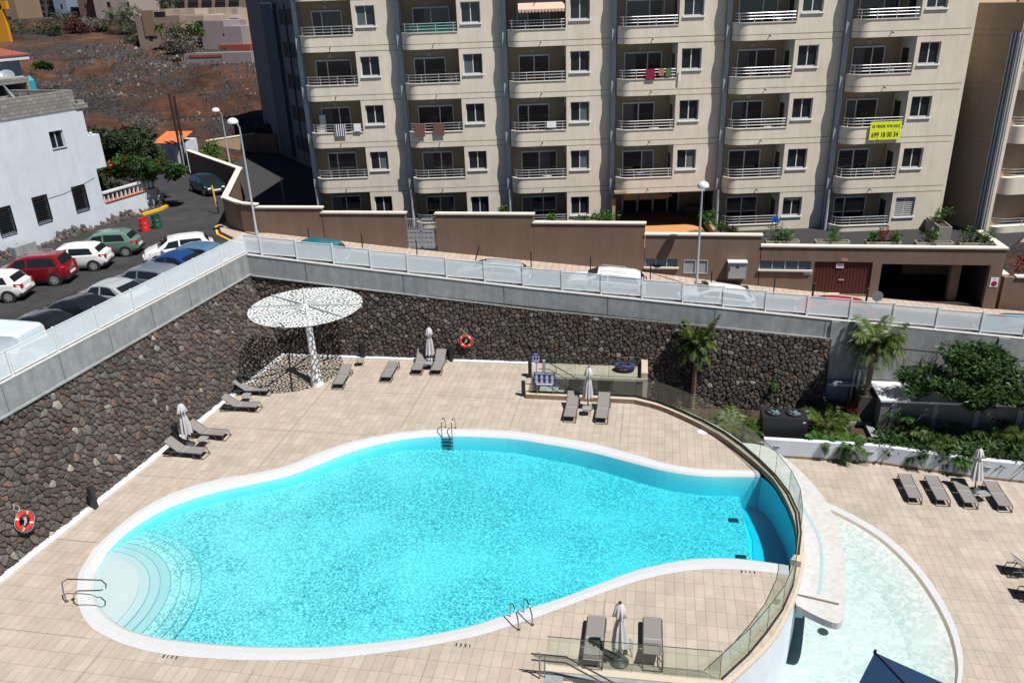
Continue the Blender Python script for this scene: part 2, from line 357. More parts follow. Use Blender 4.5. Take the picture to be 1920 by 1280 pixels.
# wider movement joints of the paving
j = MB()
def strip(mb, p, q, wd, z):
    p = Vector((*p, z)); q = Vector((*q, z)); n = (q-p).normalized().cross(Vector((0,0,1)))*wd/2
    mb.add([p-n, q-n, q+n, p+n], [(0,1,2,3)])
for x in (1.3, 6.65, 11.97, 17.3):
    if x < 2: segs = [(-11.1, -23.2), (-34.2, -38)]
    elif x < 7: segs = [(-11.1, -18.9), (-34.4, -38)]
    elif x < 12: segs = [(-11.1, -18.4), (-33.0, -38)]
    else: segs = [(-15.6, -19.3), (-29.9, -33.0)]
    for a, b in segs: strip(j, (x+(a+20)*.02, a), (x+(b+20)*.02, b), .028, .004)
for y, x0, x1 in ((-15.3, -3.2, 12.2), (-19.8, -3.8, 5.2), (-33.85, -5, .1), (-24.4, -4.3, -1.2), (-29.1, -4.8, -2.8)):
    strip(j, (x0, y-(x0-5)*.02), (x1, y-(x1-5)*.02), .028, .004)
tag(j.build('paving_joint', mat('joint', (.2,.19,.18), .8)), kind='structure')
# pale kerb strip at the foot of the stone walls
k = MB()
k.box((XL(-10.9, 0)+.0, -11.16, -.1), (12.3, -10.7, .07))
a = (XL(-11.1, 0), -11.1); b = (XL(-45, 0), -45)
k.poly([(a[0]-.3, a[1]), (b[0]-.3, b[1]), (b[0]+.34, b[1]), (a[0]+.34, a[1])], .068)
k.skirt([(a[0]-.3, a[1]), (b[0]-.3, b[1]), (b[0]+.34, b[1]), (a[0]+.34, a[1])], -.1, .068)
tag(k.build('kerb', M['white']), kind='structure')

# --- swimming pool: coping, basin, beach steps, water
pool = tag(empty('swimming_pool', (9, -26, 0)), 'large free-form turquoise swimming pool with white coping on the upper terrace', 'swimming pool')
c = MB()
def ringband(mb, A, B, za, zb, n=4):
    for i in range(len(A)-1):
        mb.add([(*A[i], za), (*A[i+1], za), (*B[i+1], zb), (*B[i], zb)], [(0,1,2,3)])
def mid(A, B, t): return [(a[0]+(b[0]-a[0])*t, a[1]+(b[1]-a[1])*t) for a, b in zip(A, B)]
def P0(o): o.parent = pool; o.matrix_parent_inverse = Matrix.Translation((-9, 26, 0)); return o
m1 = mid(POUT, PIN, .38)
c.poly([(-90,0)], 0) if 0 else None
ringband(c, POUT, m1, .004, .012)
n_top = len(catmull(po_top, 4))
def bands(mb, A, B, za, zb):
    ringband(mb, A[:n_top], B[:n_top], za, zb); ringband(mb, A[n_top:], B[n_top:], za, zb)
    mb.add([(*A[-1], za), (*A[0], za), (*B[0], zb), (*B[-1], zb)], [(0,1,2,3)])
c = MB(); bands(c, POUT, m1, .004, .012); bands(c, POUT, mid(POUT, PIN, -.01), -.1, .004)
P0(c.build('coping', M['coping'], recalc=False))
m2 = mid(POUT, PIN, .8)
c = MB(); bands(c, m1, m2, .012, -.03); bands(c, m2, mid(POUT, PIN, 1.0), -.03, -.13)
P0(c.build('inner_rim', M['poolwhite'], smooth=True))
floorm = bpy.data.materials.new('pool_painted_caustics'); floorm.use_nodes = True  # speckle painted into the floor colour, standing in for light rippling through water
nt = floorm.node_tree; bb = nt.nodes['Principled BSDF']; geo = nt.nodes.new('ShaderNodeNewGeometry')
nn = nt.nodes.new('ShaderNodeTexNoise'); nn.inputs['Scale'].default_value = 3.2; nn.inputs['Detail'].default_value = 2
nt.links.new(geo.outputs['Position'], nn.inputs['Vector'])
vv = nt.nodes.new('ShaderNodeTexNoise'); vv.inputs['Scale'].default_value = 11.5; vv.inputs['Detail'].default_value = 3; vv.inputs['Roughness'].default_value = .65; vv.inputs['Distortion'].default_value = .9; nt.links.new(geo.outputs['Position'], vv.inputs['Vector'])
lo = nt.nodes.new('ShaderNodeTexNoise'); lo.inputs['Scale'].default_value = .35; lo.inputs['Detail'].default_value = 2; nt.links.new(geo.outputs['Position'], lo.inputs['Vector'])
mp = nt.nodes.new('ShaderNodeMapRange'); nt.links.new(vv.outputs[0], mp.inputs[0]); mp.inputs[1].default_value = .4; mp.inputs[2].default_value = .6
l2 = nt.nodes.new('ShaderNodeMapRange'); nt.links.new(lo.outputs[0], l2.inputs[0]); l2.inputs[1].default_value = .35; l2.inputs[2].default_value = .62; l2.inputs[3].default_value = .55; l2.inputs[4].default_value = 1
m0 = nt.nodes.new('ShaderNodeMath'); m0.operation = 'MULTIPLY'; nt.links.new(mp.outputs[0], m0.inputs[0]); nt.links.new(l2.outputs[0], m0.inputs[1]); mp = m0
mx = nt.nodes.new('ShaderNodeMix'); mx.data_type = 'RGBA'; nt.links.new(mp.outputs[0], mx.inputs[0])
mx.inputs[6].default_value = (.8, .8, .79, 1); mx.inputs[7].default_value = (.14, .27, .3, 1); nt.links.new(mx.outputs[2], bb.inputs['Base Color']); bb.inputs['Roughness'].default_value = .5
wallm = mat('pool_wall', (.4, .88, .95), .5, noise=.05)
DX = 22.55
c = MB()
def pz(x, y): return -.62 - .5*min(max((x-1)/20, 0), 1)
grid = [p for p in WATER_OUT]
c.poly([(-3.5,-34.6), (14,-34.6), (DX,-29.0), (DX,-20), (14,-18), (-3.5,-18)], pz)
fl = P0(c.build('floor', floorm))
me = fl.data; bmm = bmesh.new(); bmm.from_mesh(me); bmesh.ops.subdivide_edges(bmm, edges=bmm.edges, cuts=3, use_grid_fill=True)
for v in bmm.verts: v.co.z = pz(v.co.x, v.co.y)
bmm.to_mesh(me); bmm.free()
c = MB(); c.box((DX, -27.8, -2.0), (24.2, -20.9, -1.75)); c.box((DX-.1, -28.5, -2.0), (DX, -20.5, -1.13)); P0(c.build('deep_floor', wallm))
c = MB(); c.skirt(WATER_OUT, -2.2, -.12, flip=True); P0(c.build('basin_wall', wallm))
SC = (-2.3, -32.3); M['stepedge'] = mat('step_nosing', (.16,.42,.47), .5)
def disc(r, n=64): return [(SC[0]+r*math.cos(2*math.pi*i/n), SC[1]+r*math.sin(2*math.pi*i/n)) for i in range(n)]
for k_, (r, z) in enumerate([(2.85, -.17), (3.2, -.23), (3.55, -.29), (3.9, -.35), (4.25, -.41), (4.6, -.47), (4.95, -.53)]):
    c = MB(); c.poly(disc(r), z); c.skirt(disc(r), z-.08, z)
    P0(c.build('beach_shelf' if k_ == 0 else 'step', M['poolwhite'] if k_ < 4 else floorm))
    if k_:
        c = MB(); c.tube([(x, y, z-.0) for x, y in disc(r+.008)], .014, 6, closed=True); P0(c.build('step_edge', M['stepedge']))
# drains seen on the floor
for x, y in ((1375, 975), (1389, 1044)):
    p = onz(x, y, -1.1); c = MB(); c.box((p.x-.2, p.y-.13, -1.2), (p.x+.2, p.y+.13, -1.08)); P0(c.build('drain_grate', M['umbbase']))
def watermat(name, absorb, dens, bscale, bstr):
    m = bpy.data.materials.new(name); m.use_nodes = True; nt = m.node_tree
    for x in list(nt.nodes):
        if x.type != 'OUTPUT_MATERIAL': nt.nodes.remove(x)
    out = nt.nodes['Material Output']; t = nt.nodes.new('ShaderNodeBsdfTransparent'); g = nt.nodes.new('ShaderNodeBsdfGlossy'); g.inputs['Roughness'].default_value = .03
    geo = nt.nodes.new('ShaderNodeNewGeometry'); n = nt.nodes.new('ShaderNodeTexNoise'); n.inputs['Scale'].default_value = bscale; n.inputs['Detail'].default_value = 3; nt.links.new(geo.outputs['Position'], n.inputs['Vector'])
    bp = nt.nodes.new('ShaderNodeBump'); bp.inputs['Strength'].default_value = bstr; bp.inputs['Distance'].default_value = .05; nt.links.new(n.outputs[0], bp.inputs['Height'])
    f0 = nt.nodes.new('ShaderNodeLayerWeight'); nt.links.new(bp.outputs[0], f0.inputs['Normal']); f1 = nt.nodes.new('ShaderNodeMath'); f1.operation = 'POWER'; f1.inputs[1].default_value = 4.5; nt.links.new(f0.outputs['Facing'], f1.inputs[0]); f = nt.nodes.new('ShaderNodeMath'); f.operation = 'MULTIPLY_ADD'; f.inputs[1].default_value = .8; f.inputs[2].default_value = .025; nt.links.new(f1.outputs[0], f.inputs[0]); nt.links.new(bp.outputs[0], g.inputs['Normal'])
    mx = nt.nodes.new('ShaderNodeMixShader'); nt.links.new(f.outputs[0], mx.inputs[0]); nt.links.new(t.outputs[0], mx.inputs[1]); nt.links.new(g.outputs[0], mx.inputs[2]); nt.links.new(mx.outputs[0], out.inputs[0])
    va = nt.nodes.new('ShaderNodeVolumeAbsorption'); va.inputs['Color'].default_value = (*absorb, 1); va.inputs['Density'].default_value = dens; nt.links.new(va.outputs[0], out.inputs['Volume'])
    return m
def grow(pl, d):
    n = len(pl); ar = sum(pl[i][0]*pl[(i+1) % n][1]-pl[(i+1) % n][0]*pl[i][1] for i in range(n)); sg = 1 if ar > 0 else -1; out = []
    for i in range(n):
        a, b = pl[i-1], pl[(i+1) % n]; v = Vector((b[0]-a[0], b[1]-a[1], 0)).normalized().cross(Vector((0,0,1)))*d*sg; out.append((pl[i][0]+v.x, pl[i][1]+v.y))
    return out
WO = [(x, y) for x, y in WATER_OUT]
c = MB(); c.prism(grow(WO, .05), -2.3, -.1)
o = c.build('water', watermat('pool_water', (.0, .89, .97), 1.0, 6, .35)); tag(o, kind='structure')

# --- raised kerb and glass fence round the terrace edge
kb = MB(); KI = [(12.35, -15.3), (17.9, -15.42)] + ARCIN[1:]; KO = [(12.35, -14.88), (17.98, -14.92)]
no = len(ARCIN)
arcK = [p for p in ARC if p[1] > -27.35]
ko = []
for p in KI[2:]:
    q = min(ARC, key=lambda a: (a[0]-p[0])**2+(a[1]-p[1])**2); ko.append(q)
KO += ko
for i in range(len(KI)-1):
    a, b, c_, d_ = KI[i], KI[i+1], KO[i+1], KO[i]
    kb.mi = 0; kb.add([(*a, -.02), (*b, -.02), (*b, .25), (*a, .25)], [(0,1,2,3)])
    kb.mi = 1; kb.add([(*a, .25), (*b, .25), (*c_, .25), (*d_, .25)], [(0,1,2,3)])
    kb.mi = 1; kb.add([(*d_, -3.2), (*c_, -3.2), (*c_, .25), (*d_, .25)], [(3,2,1,0)])
kb.mi = 0; kb.add([(*KI[0], 0), (*KO[0], 0), (*KO[0], .25), (*KI[0], .25)], [(0,1,2,3)])
kb.mi = 1; kb.add([(*KI[-1], -.2), (*KO[-1], -.2), (*KO[-1], .25), (*KI[-1], .25)], [(3,2,1,0)])
tag(kb.build('terrace_kerb', [M['riser'], M['cream']]), 'tiled kerb with pale top curving round the upper pool terrace', 'kerb')
gf = tag(empty('glass_fence', (0, 0, 0)), 'frameless curved glass fence standing on the rim of the upper pool terrace', 'glass fence')
def glass_panel(p, q, z, h=1.1, gap=.012):
    p = Vector((*p, 0)); q = Vector((*q, 0)); d = (q-p).normalized(); p = p+d*gap; q = q-d*gap; n = d.cross(Vector((0,0,1)))*.006
    g = MB(); g.add([p-n+Vector((0,0,z)), q-n+Vector((0,0,z)), q+n+Vector((0,0,z)), p+n+Vector((0,0,z)), p-n+Vector((0,0,z+h)), q-n+Vector((0,0,z+h)), q+n+Vector((0,0,z+h)), p+n+Vector((0,0,z+h))],
        [(0,3,2,1),(4,5,6,7),(0,1,5,4),(1,2,6,5),(2,3,7,6),(3,0,4,7)])
    o = g.build('glass_panel', M['glass'], gf)
    e = MB(); e.obox(p+Vector((0,0,z+h+.006)), q+Vector((0,0,z+h+.006)), .022, .012); e.obox(p+Vector((0,0,z+h)), p+Vector((0,0,z)), .014, .014); e.build('glass_edge', M['glassedge'], o)
def off(p, q, d):
    v = Vector((q[0]-p[0], q[1]-p[1], 0)).normalized().cross(Vector((0,0,1)))*d; return (p[0]+v.x, p[1]+v.y), (q[0]+v.x, q[1]+v.y)
gp = [(12.6, -15.05), (14.4, -15.05), (16.2, -15.06), (18.0, -15.08)] + [ARC[i] for i in range(4, len(ARC), 4)] + [ARC[-1]]
gp = [(12.6, -15.05), (14.4, -15.05), (16.2, -15.06), (17.98, -15.1), (19.15, -15.65), (20.25, -16.5), (21.2, -17.4), (22.05, -18.4), (22.75, -19.5), (23.35, -20.7), (23.85, -21.9), (24.2, -23.2), (24.33, -24.5), (24.2, -25.8), (23.9, -27.1), (23.55, -28.5), (23.0, -29.8), (22.35, -30.9), (21.65, -31.95), (20.75, -33.05)]
for a, b in zip(gp, gp[1:]): glass_panel(a, b, .27 if b[1] > -27.3 else .0)
for a, b in zip([(20.7, -33.05), (18.9, -33.05), (17.1, -33.05)], [(18.95, -33.05), (17.15, -33.05), (15.47, -33.05)]): glass_panel(a, b, 0)
ch = MB()
for a, b in zip(gp, gp[1:]):
    if b[1] > -27.3:
        for s_ in (-.055, .055):
            p, q = off(a, b, s_); ch.obox((*p, .275), (*q, .275), .05, .05)
    else:
        p, q = off(a, b, 0); ch.obox((*p, .02), (*q, .02), .06, .045)
ch.build('base_channel', M['bollard'], gf)
# pale coping line outside the low part of the fence and the white curved wall below
cp = MB(); lo = [p for p in ARC if p[1] < -26.4]
nrm = []
for i, p in enumerate(lo):
    a = lo[max(i-1, 0)]; b = lo[min(i+1, len(lo)-1)]; v = Vector((b[0]-a[0], b[1]-a[1], 0)).normalized().cross(Vector((0,0,1))); nrm.append(v)
outl = [(p[0]-v.x*.12, p[1]-v.y*.12) for p, v in zip(lo, nrm)]
cp.prism(lo + outl[::-1], -.06, .02)
cp.obox((20.8, -33.24, -.02), (15.42, -33.24, -.02), .22, .08)
tag(cp.build('deck_edge_coping', M['cream']), 'pale stone coping along the open edge of the upper deck', 'coping')
wv = MB(); allo = [(15.42, -33.2)] + [(p[0]+.02, p[1]-.02) for p in ARC[::-1]] + [(17.9, -14.9), (12.3, -14.9)]
wv.skirt(allo, -3.2, -.02, closed=False, flip=True)
tag(wv.build('curved_terrace_wall', M['whitewall'], recalc=False), 'smooth white curved wall below the glass fence, above the paddling pool', 'wall')

# --- recessed steps behind the kerb, strip of paving beyond them
s = MB(); s.box((12.35, -12.62, -3), (18.3, -10.7, 0)); tag(s.build('side_terrace', M['deck']), kind='structure')
s = MB(); s.box((18.25, -12.62, -2), (18.6, -10.7, .42)); s.box((12.9, -12.72, -2.0), (18.6, -12.6, .1)); tag(s.build('low_cream_wall', M['cream']), 'low cream wall closing the right end of the narrow side terrace', 'low wall')
st = MB()
for i in range(17):
    x = 12.9+i*.3; st.box((x, -14.9, -3.2), (x+.302, -12.72, -.176*(i+1)))
tag(st.build('sunken_stairs', M['concrete']), 'flight of steps going down between the terrace kerb and the side terrace', 'stairs')
sw = MB(); sw.box((12.35, -12.74, -3), (18.35, -12.63, -.05)); tag(sw.build('stair_side_wall', mat('stair_wall', (.07,.075,.07), .5)), 'dark wall along the far side of the sunken steps', 'wall')
gf2 = tag(empty('stair_glass_fence'), 'straight glass fence on the narrow side terrace beside the sunken steps', 'glass fence')
gsave = gf; gf = gf2
for a, b in (((12.9,-12.66),(14.7,-12.66)), ((14.7,-12.66),(16.5,-12.66)), ((16.5,-12.66),(18.3,-12.66))): glass_panel(a, b, .1, 1.0)
gf = gsave

# --- lower deck, paddling pool, spill basin
KIDS_O = catmull([(24.3,-17.2),(25.7,-17.9),(26.9,-18.75),(28.0,-19.75),(28.95,-21.0),(29.6,-22.6),(29.95,-24.4),(30.02,-26.3),(29.75,-28.0),(29.25,-29.3),(28.3,-31.2),(26.9,-33.2),(25,-35.2)], 4)
KIDS_I = [(p[0]-.34*(.75 if p[0] > 27 else .55), p[1]-.28) for p in KIDS_O]
khole = KIDS_O + [(22.2, -36)] + [p for p in ARC[::-1] if p[1] < -17.2]
ld = MB(); ld.poly([(18.3,-14.8), (15, -15), (15, -48), (60, -48), (60, -14.0)], -3.0, [khole])
tag(ld.build('lower_deck', M['deck']), kind='structure')
kp = tag(empty('paddling_pool', (27, -26, -3)), 'shallow pale paddling pool curving round the foot of the terrace on the lower deck', 'paddling pool')
def PK(o): o.parent = kp; o.matrix_parent_inverse = Matrix.Translation((-27, 26, 3)); return o
c = MB(); ringband(c, KIDS_O, KIDS_I, -2.99, -3.0); PK(c.build('coping', M['coping']))
c = MB(); ringband(c, KIDS_I, [(p[0]-.1, p[1]-.04) for p in KIDS_I], -3.0, -3.1); PK(c.build('inner_rim', M['cream'], smooth=True)); rimk = [(p[0]-.1, p[1]-.04) for p in KIDS_I]
kf = bpy.data.materials['pool_painted_caustics'].copy(); kf.name = 'paddling_painted_caustics'  # fainter copy of the ripple light painted on the main pool floor
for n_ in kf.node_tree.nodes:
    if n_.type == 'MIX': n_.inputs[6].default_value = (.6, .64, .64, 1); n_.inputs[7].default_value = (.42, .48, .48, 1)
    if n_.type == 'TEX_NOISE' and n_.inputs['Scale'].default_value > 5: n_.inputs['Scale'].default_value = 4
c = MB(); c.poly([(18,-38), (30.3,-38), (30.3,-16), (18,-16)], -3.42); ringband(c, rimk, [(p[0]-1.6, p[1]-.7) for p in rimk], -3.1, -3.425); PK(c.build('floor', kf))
c = MB(); p = onz(1543, 1183, -3.4); c.lathe((p.x, p.y, -3.43), [(.2, 0), (.2, .03)], 12); PK(c.build('drain_grate', M['umbbase']))
c = MB(); c.prism(khole, -3.6, -3.1); o = c.build('water', watermat('paddling_water', (.35, .95, .96), .34, 5, .4)); tag(o, kind='structure')
# spill basin
zt = -.8
bo = catmull([(23.75,-28.55),(24.3,-29.0),(24.93,-29.3),(25.25,-28.9),(25.6,-27.6),(25.9,-26.2),(26.05,-24.7),(26.1,-23.2),(25.95,-21.6),(25.5,-20.0),(24.8,-18.5),(24.0,-17.6),(23.0,-17.4)], 4)
bi = [p for p in ARC if -28.5 < p[1] < -18.4]
b_ = MB(); b_.prism(bo + bi, zt-.28, zt)
sb = tag(b_.build('spill_basin', M['conc_light']), 'white concrete spill basin wrapping round the curved terrace wall over the paddling pool', 'basin')
chan = [(ARC[i][0]+.75, ARC[i][1]+.0) for i in range(len(ARC)) if -28.1 < ARC[i][1] < -19.6]
c = MB()
for i in range(len(chan)-1):
    a = Vector((*chan[i], zt+.005)); b = Vector((*chan[i+1], zt+.005)); n = (b-a).normalized().cross(Vector((0,0,1)))*.06
    c.add([a-n, b-n, b+n, a+n], [(3,2,1,0)])
c.build('water_channel', mat('channel_water', (.3,.45,.52), .1), sb)
c = MB(); c.obox((chan[-1][0]-.75, chan[-1][1]-.1, zt+.003), (chan[-1][0]+.6, chan[-1][1]-.45, zt+.003), .1, .02); c.build('slot', mat('slot_shadow', (.12,.11,.1), .9), sb)

# --- stone walls ------------------------------------------------------------
def clip(poly, a, b, c_):
    out = []; n = len(poly)
    for i in range(n):
        p, q = poly[i], poly[(i+1) % n]; dp = a*p[0]+b*p[1]-c_; dq = a*q[0]+b*q[1]-c_
        if dp <= 0: out.append(p)
        if dp*dq < 0: t = dp/(dp-dq); out.append((p[0]+(q[0]-p[0])*t, p[1]+(q[1]-p[1])*t))
    return out
def voronoi(s0, s1, t0, t1, cell, rnd, planes=(), drop=.14, jit=.5):
    ns = int((s1-s0)/cell)+3; nt_ = int((t1-t0)/(cell*.86))+3; g = {}
    for i in range(-1, ns):
        for j_ in range(-1, nt_):
            if rnd.random() > drop: g[i, j_] = (s0+(i+.5*(j_ & 1)+rnd.uniform(-jit, jit))*cell, t0+(j_+rnd.uniform(-jit, jit))*cell*.86)
    cells = []
    for (i, j_), p in g.items():
        r = cell*1.9; poly = [(p[0]-r, p[1]-r), (p[0]+r, p[1]-r), (p[0]+r, p[1]+r), (p[0]-r, p[1]+r)]
        for di in (0, 1, -1, 2, -2, 3, -3):
            for dj in (0, 1, -1, 2, -2, 3, -3):
                q = g.get((i+di, j_+dj))
                if q is None or (di == 0 and dj == 0): continue
                a, b = q[0]-p[0], q[1]-p[1]
                if a*a+b*b > (cell*3.4)**2: continue
                poly = clip(poly, a, b, (q[0]**2+q[1]**2-p[0]**2-p[1]**2)/2)
                if len(poly) < 3: break
            if len(poly) < 3: break
        for pl in ((-1, 0, -s0), (1, 0, s1), (0, -1, -t0), (0, 1, t1)) + tuple(planes):
            if len(poly) >= 3: poly = clip(poly, *pl)
        if len(poly) >= 3:
            cells.append((p, poly))
    return cells
def stones(mb, cells, F, rnd):
    """F(s,t,h) -> point; h outwards"""
    for p, poly in cells:
        # tidy short edges
        q = []
        for v in poly:
            if not q or math.hypot(v[0]-q[-1][0], v[1]-q[-1][1]) > .03: q.append(v)
        if len(q) > 2 and math.hypot(q[0][0]-q[-1][0], q[0][1]-q[-1][1]) < .03: q.pop()
        if len(q) < 3: continue
        n = len(q); cx = sum(v[0] for v in q)/n; cy = sum(v[1] for v in q)/n
        size = max(math.hypot(v[0]-cx, v[1]-cy) for v in q)
        if size < .05: continue
        pts = []
        for i in range(n):
            a, b = q[i], q[(i+1) % n]; pts.append(a if n > 5 else a)
            pts.append(((a[0]+b[0])/2, (a[1]+b[1])/2))
        g = max(0, 1-.011/size); hh = rnd.uniform(.03, .1); tx, ty = rnd.uniform(-.25, .25), rnd.uniform(-.25, .25)
        rr = rnd.random(); v = rnd.uniform(.6, 1.25)
        if rr < .55: col = (.085*v, .074*v, .07*v)
        elif rr < .8: col = (.1*v, .08*v, .072*v)
        elif rr < .93: col = (.11*v, .105*v, .1*v)
        elif rr < .975: col = (.13*v, .09*v, .07*v)
        else: col = (.24*v, .22*v, .2*v)
        mb.col = col; rings = []
        for k_, (sc, h) in enumerate(((1.0, -.03), (.97, hh*.3), (.86, hh*.75), (.6, hh))):
            ring = []
            for m_, (x, y) in enumerate(pts):
                f = sc*g*(1 if m_ % 2 == 0 or k_ > 2 else 1)
                if m_ % 2 == 0: f *= (.88 if k_ < 3 else .95)      # rounded corners
                jx = rnd.uniform(-.012, .012) if k_ else 0
                X, Y = cx+(x-cx)*f+jx, cy+(y-cy)*f+(rnd.uniform(-.012, .012) if k_ else 0)
                H = h+(X-cx)*tx*(h > 0)*.5+(Y-cy)*ty*(h > 0)*.5+(rnd.uniform(-.008, .008) if k_ > 1 else 0)
                ring.append(F(X, Y, H))
            rings.append(ring)
        N = len(pts); vs = [v for r in rings for v in r]; fs = []
        for k_ in range(3):
            for m_ in range(N): fs.append((k_*N+m_, k_*N+(m_+1) % N, (k_+1)*N+(m_+1) % N, (k_+1)*N+m_))
        fs.append(tuple(3*N+m_ for m_ in range(N)))
        mb.add(vs, fs)
    mb.col = None
rs = random.Random(3)
sqn = tag(empty('left_retaining_wall', (-4, -20, 0)), 'dark lava stone wall with grey concrete top running up the left side below the car park', 'retaining wall')
def PP(o, root): o.parent = root; o.matrix_parent_inverse = Matrix.Translation(-root.location); return o
mb = MB(); cells = voronoi(-39.5, -10.75, -.02, 4.93, .27, rs, drop=.18)
FL = lambda s_, t, h: (XL(s_, t)+h, s_, t)
def corner_clip(c_): return [x for x in c_]
stones(mb, [(p, clip(poly, 1, -.06, -10.85)) for p, poly in cells if len(clip(poly, 1, -.06, -10.85)) > 2], FL, rs)
PP(mb.build('stone_face', M['stone']), sqn)
mb = MB(); mb.add([(XL(-45, -3)-.01, -45, -3), (XL(-9, -3)-.01, -9, -3), (XL(-9, 4.95)-.01, -9, 4.95), (XL(-45, 4.95)-.01, -45, 4.95)], [(0,1,2,3)])
PP(mb.build('mortar', M['mortar']), sqn)
mb = MB(); A = (XL(-10.4, 4.95), -10.4); B = (XL(-45, 4.95), -45)
mb.prism([(A[0]+.14, A[1]), (A[0]-.25, A[1]+.0), (B[0]-.25, B[1]), (B[0]+.14, B[1])], 4.9, 4.96)
mb.prism([(A[0], A[1]), (A[0]-.26, A[1]), (B[0]-.26, B[1]), (B[0], B[1])], 4.96, 6.14)
PP(mb.build('concrete_parapet', M['concrete']), sqn)
mb = MB(); mb.prism([(A[0]+.02, A[1]+.1), (A[0]-.29, A[1]+.1), (B[0]-.29, B[1]), (B[0]+.02, B[1])], 6.14, 6.19); PP(mb.build('coping', M['conc_light']), sqn)
mb = MB(); y = -13.2
while y > -40:
    x = XL(y, 4.95); mb.obox((x+.0, y, 4.97), (x+.0, y, 6.14), .03, .01); y -= 2.9
PP(mb.build('joint', M['concrete_d']), sqn)

bqn = tag(empty('back_retaining_wall', (10, -11, 0)), 'long dark lava stone wall with sloping grey concrete top behind the pool, below the street', 'retaining wall')
cells = voronoi(-4.6, 28.2, -2.7, 5.0, .25, rs, planes=[], drop=.17)
out = []
for p, poly in cells:
    # under the sloping concrete; cut at the left corner; nothing below the deck for x < 18.3
    for (x0, z0), (x1, z1) in zip(CBOT, CBOT[1:]):
        if x0 <= p[0] < x1 or (p[0] < CBOT[0][0] and x0 == CBOT[0][0]):
            sl_ = (z1-z0)/(x1-x0); poly = clip(poly, -sl_, 1, z0-sl_*x0)
    if len(poly) > 2: poly = clip(poly, -1, -.262, 2.99)
    if len(poly) > 2 and p[0] < 18.5: poly = clip(poly, 0, -1, .03)
    if len(poly) > 2: out.append((p, poly))
mb = MB(); stones(mb, out, lambda s_, t, h: (s_, YB(t)-h, t), rs); PP(mb.build('stone_face', M['stone']), bqn)
mb = MB(); mb.add([(-6, YB(-3.2)+.01, -3.2), (28.2, YB(-3.2)+.01, -3.2), (28.2, YB(1.9)+.01, 1.9), (-6, YB(4.9)+.01, 4.9)], [(0,1,2,3)]); PP(mb.build('mortar', M['mortar']), bqn)
def slopebox(mb, x0, x1, y0, y1, f0, f1, n=1):
    xs = sorted(set([x0, x1]+[t[0] for t in CBOT+CTOP+STREET if x0 < t[0] < x1]))
    for a, b in zip(xs, xs[1:]):
        mb.add([(a,y0,f0(a)),(b,y0,f0(b)),(b,y1,f0(b)),(a,y1,f0(a)),(a,y0,f1(a)),(b,y0,f1(b)),(b,y1,f1(b)),(a,y1,f1(a))],
               [(0,3,2,1),(4,5,6,7),(0,1,5,4),(2,3,7,6)]+([(3,0,4,7)] if a == x0 else [])+([(1,2,6,5)] if b == x1 else []))
mb = MB(); slopebox(mb, -4.45, 28.2, -10.6, -10.3, lambda x: cbot(x), ctop); slopebox(mb, -4.4, 28.2, -10.72, -10.6, lambda x: cbot(x)-.02, lambda x: cbot(x)+.03)
PP(mb.build('concrete_parapet', M['concrete']), bqn)
mb = MB(); slopebox(mb, -4.45, 60, -10.63, -10.27, lambda x: ctop(x)+.002, lambda x: ctop(x)+.05); PP(mb.build('coping', M['conc_light']), bqn)
mb = MB()
for px, py in ((575, 520), (757, 540), (945, 560), (1139, 583), (1339, 605), (1545, 625)):
    x = ony(px, py, -10.6).x; mb.obox((x, -10.6, cbot(x)+.03), (x, -10.6, ctop(x)), .035, .012)
PP(mb.build('joint', M['concrete_d']), bqn)
cw = tag(empty('concrete_retaining_wall', (35, -10.6, -3)), 'tall plain grey board-marked concrete wall behind the planted bed on the right', 'retaining wall')
mb = MB(); slopebox(mb, 28.2, 60, -10.62, -10.3, lambda x: -3.2, ctop); slopebox(mb, 28.1, 28.55, -10.7, -10.62, lambda x: -3.2, lambda x: ctop(x)-.02)
x5 = ony(1862, 680, -10.6).x; slopebox(mb, x5, x5+.5, -10.7, -10.62, lambda x: -3.2, lambda x: ctop(x)-.02); PP(mb.build('wall_face', M['concrete']), cw)
mb = MB()
for px in (1562, 1598, 1692, 1752, 1905):
    p = ony(px, 690, -10.62); mb.obox((p.x, -10.622, -3), (p.x, -10.622, ctop(p.x)-1.2), .03, .01)
slopebox(mb, 28.6, 60, -10.63, -10.615, lambda x: ctop(x)-1.2, lambda x: ctop(x)-1.17); PP(mb.build('joint', M['concrete_d']), cw)

# --- street, car park, pavements
g = MB(); xs = [-5.5, 3.3, 10.2, 18, 23.6, 30, 38.3, 70]
def slopestrip(mb, x0, x1, y0, y1, dz, ff=stz):
    xs = sorted(set([x0, x1]+[t[0] for t in STREET if x0 < t[0] < x1]))
    for a, b in zip(xs, xs[1:]): mb.add([(a,y0,ff(a)+dz),(b,y0,ff(b)+dz),(b,y1,ff(b)+dz),(a,y1,ff(a)+dz)], [(0,1,2,3)])
slopestrip(g, -4.5, 70, -10.35, -5.0, -.15)
g.poly([(-4.5,-10.35),(-4.5,-5.0),(-8,-4.2),(-9.2,-3.0),(-12.8,6.2),(-21.5,14.2),(-27,18),(-27,10),(-18,4),(-21,-12),(-26,-40),(-7.9,-45)], 5.72)
tag(g.build('road', M['asphalt']), kind='structure')
g = MB()
slopestrip(g, -5.9, 70, -6.9, -5.1, 0)
def slopeface(mb, x0, x1, y, f0, f1):
    xs = sorted(set([x0, x1]+[t[0] for t in STREET if x0 < t[0] < x1]))
    for a, b in zip(xs, xs[1:]): mb.add([(a,y,f0(a)),(b,y,f0(b)),(b,y,f1(b)),(a,y,f1(a))], [(0,1,2,3)])
slopeface(g, -5.9, 70, -6.9, lambda x: stz(x)-.2, stz)
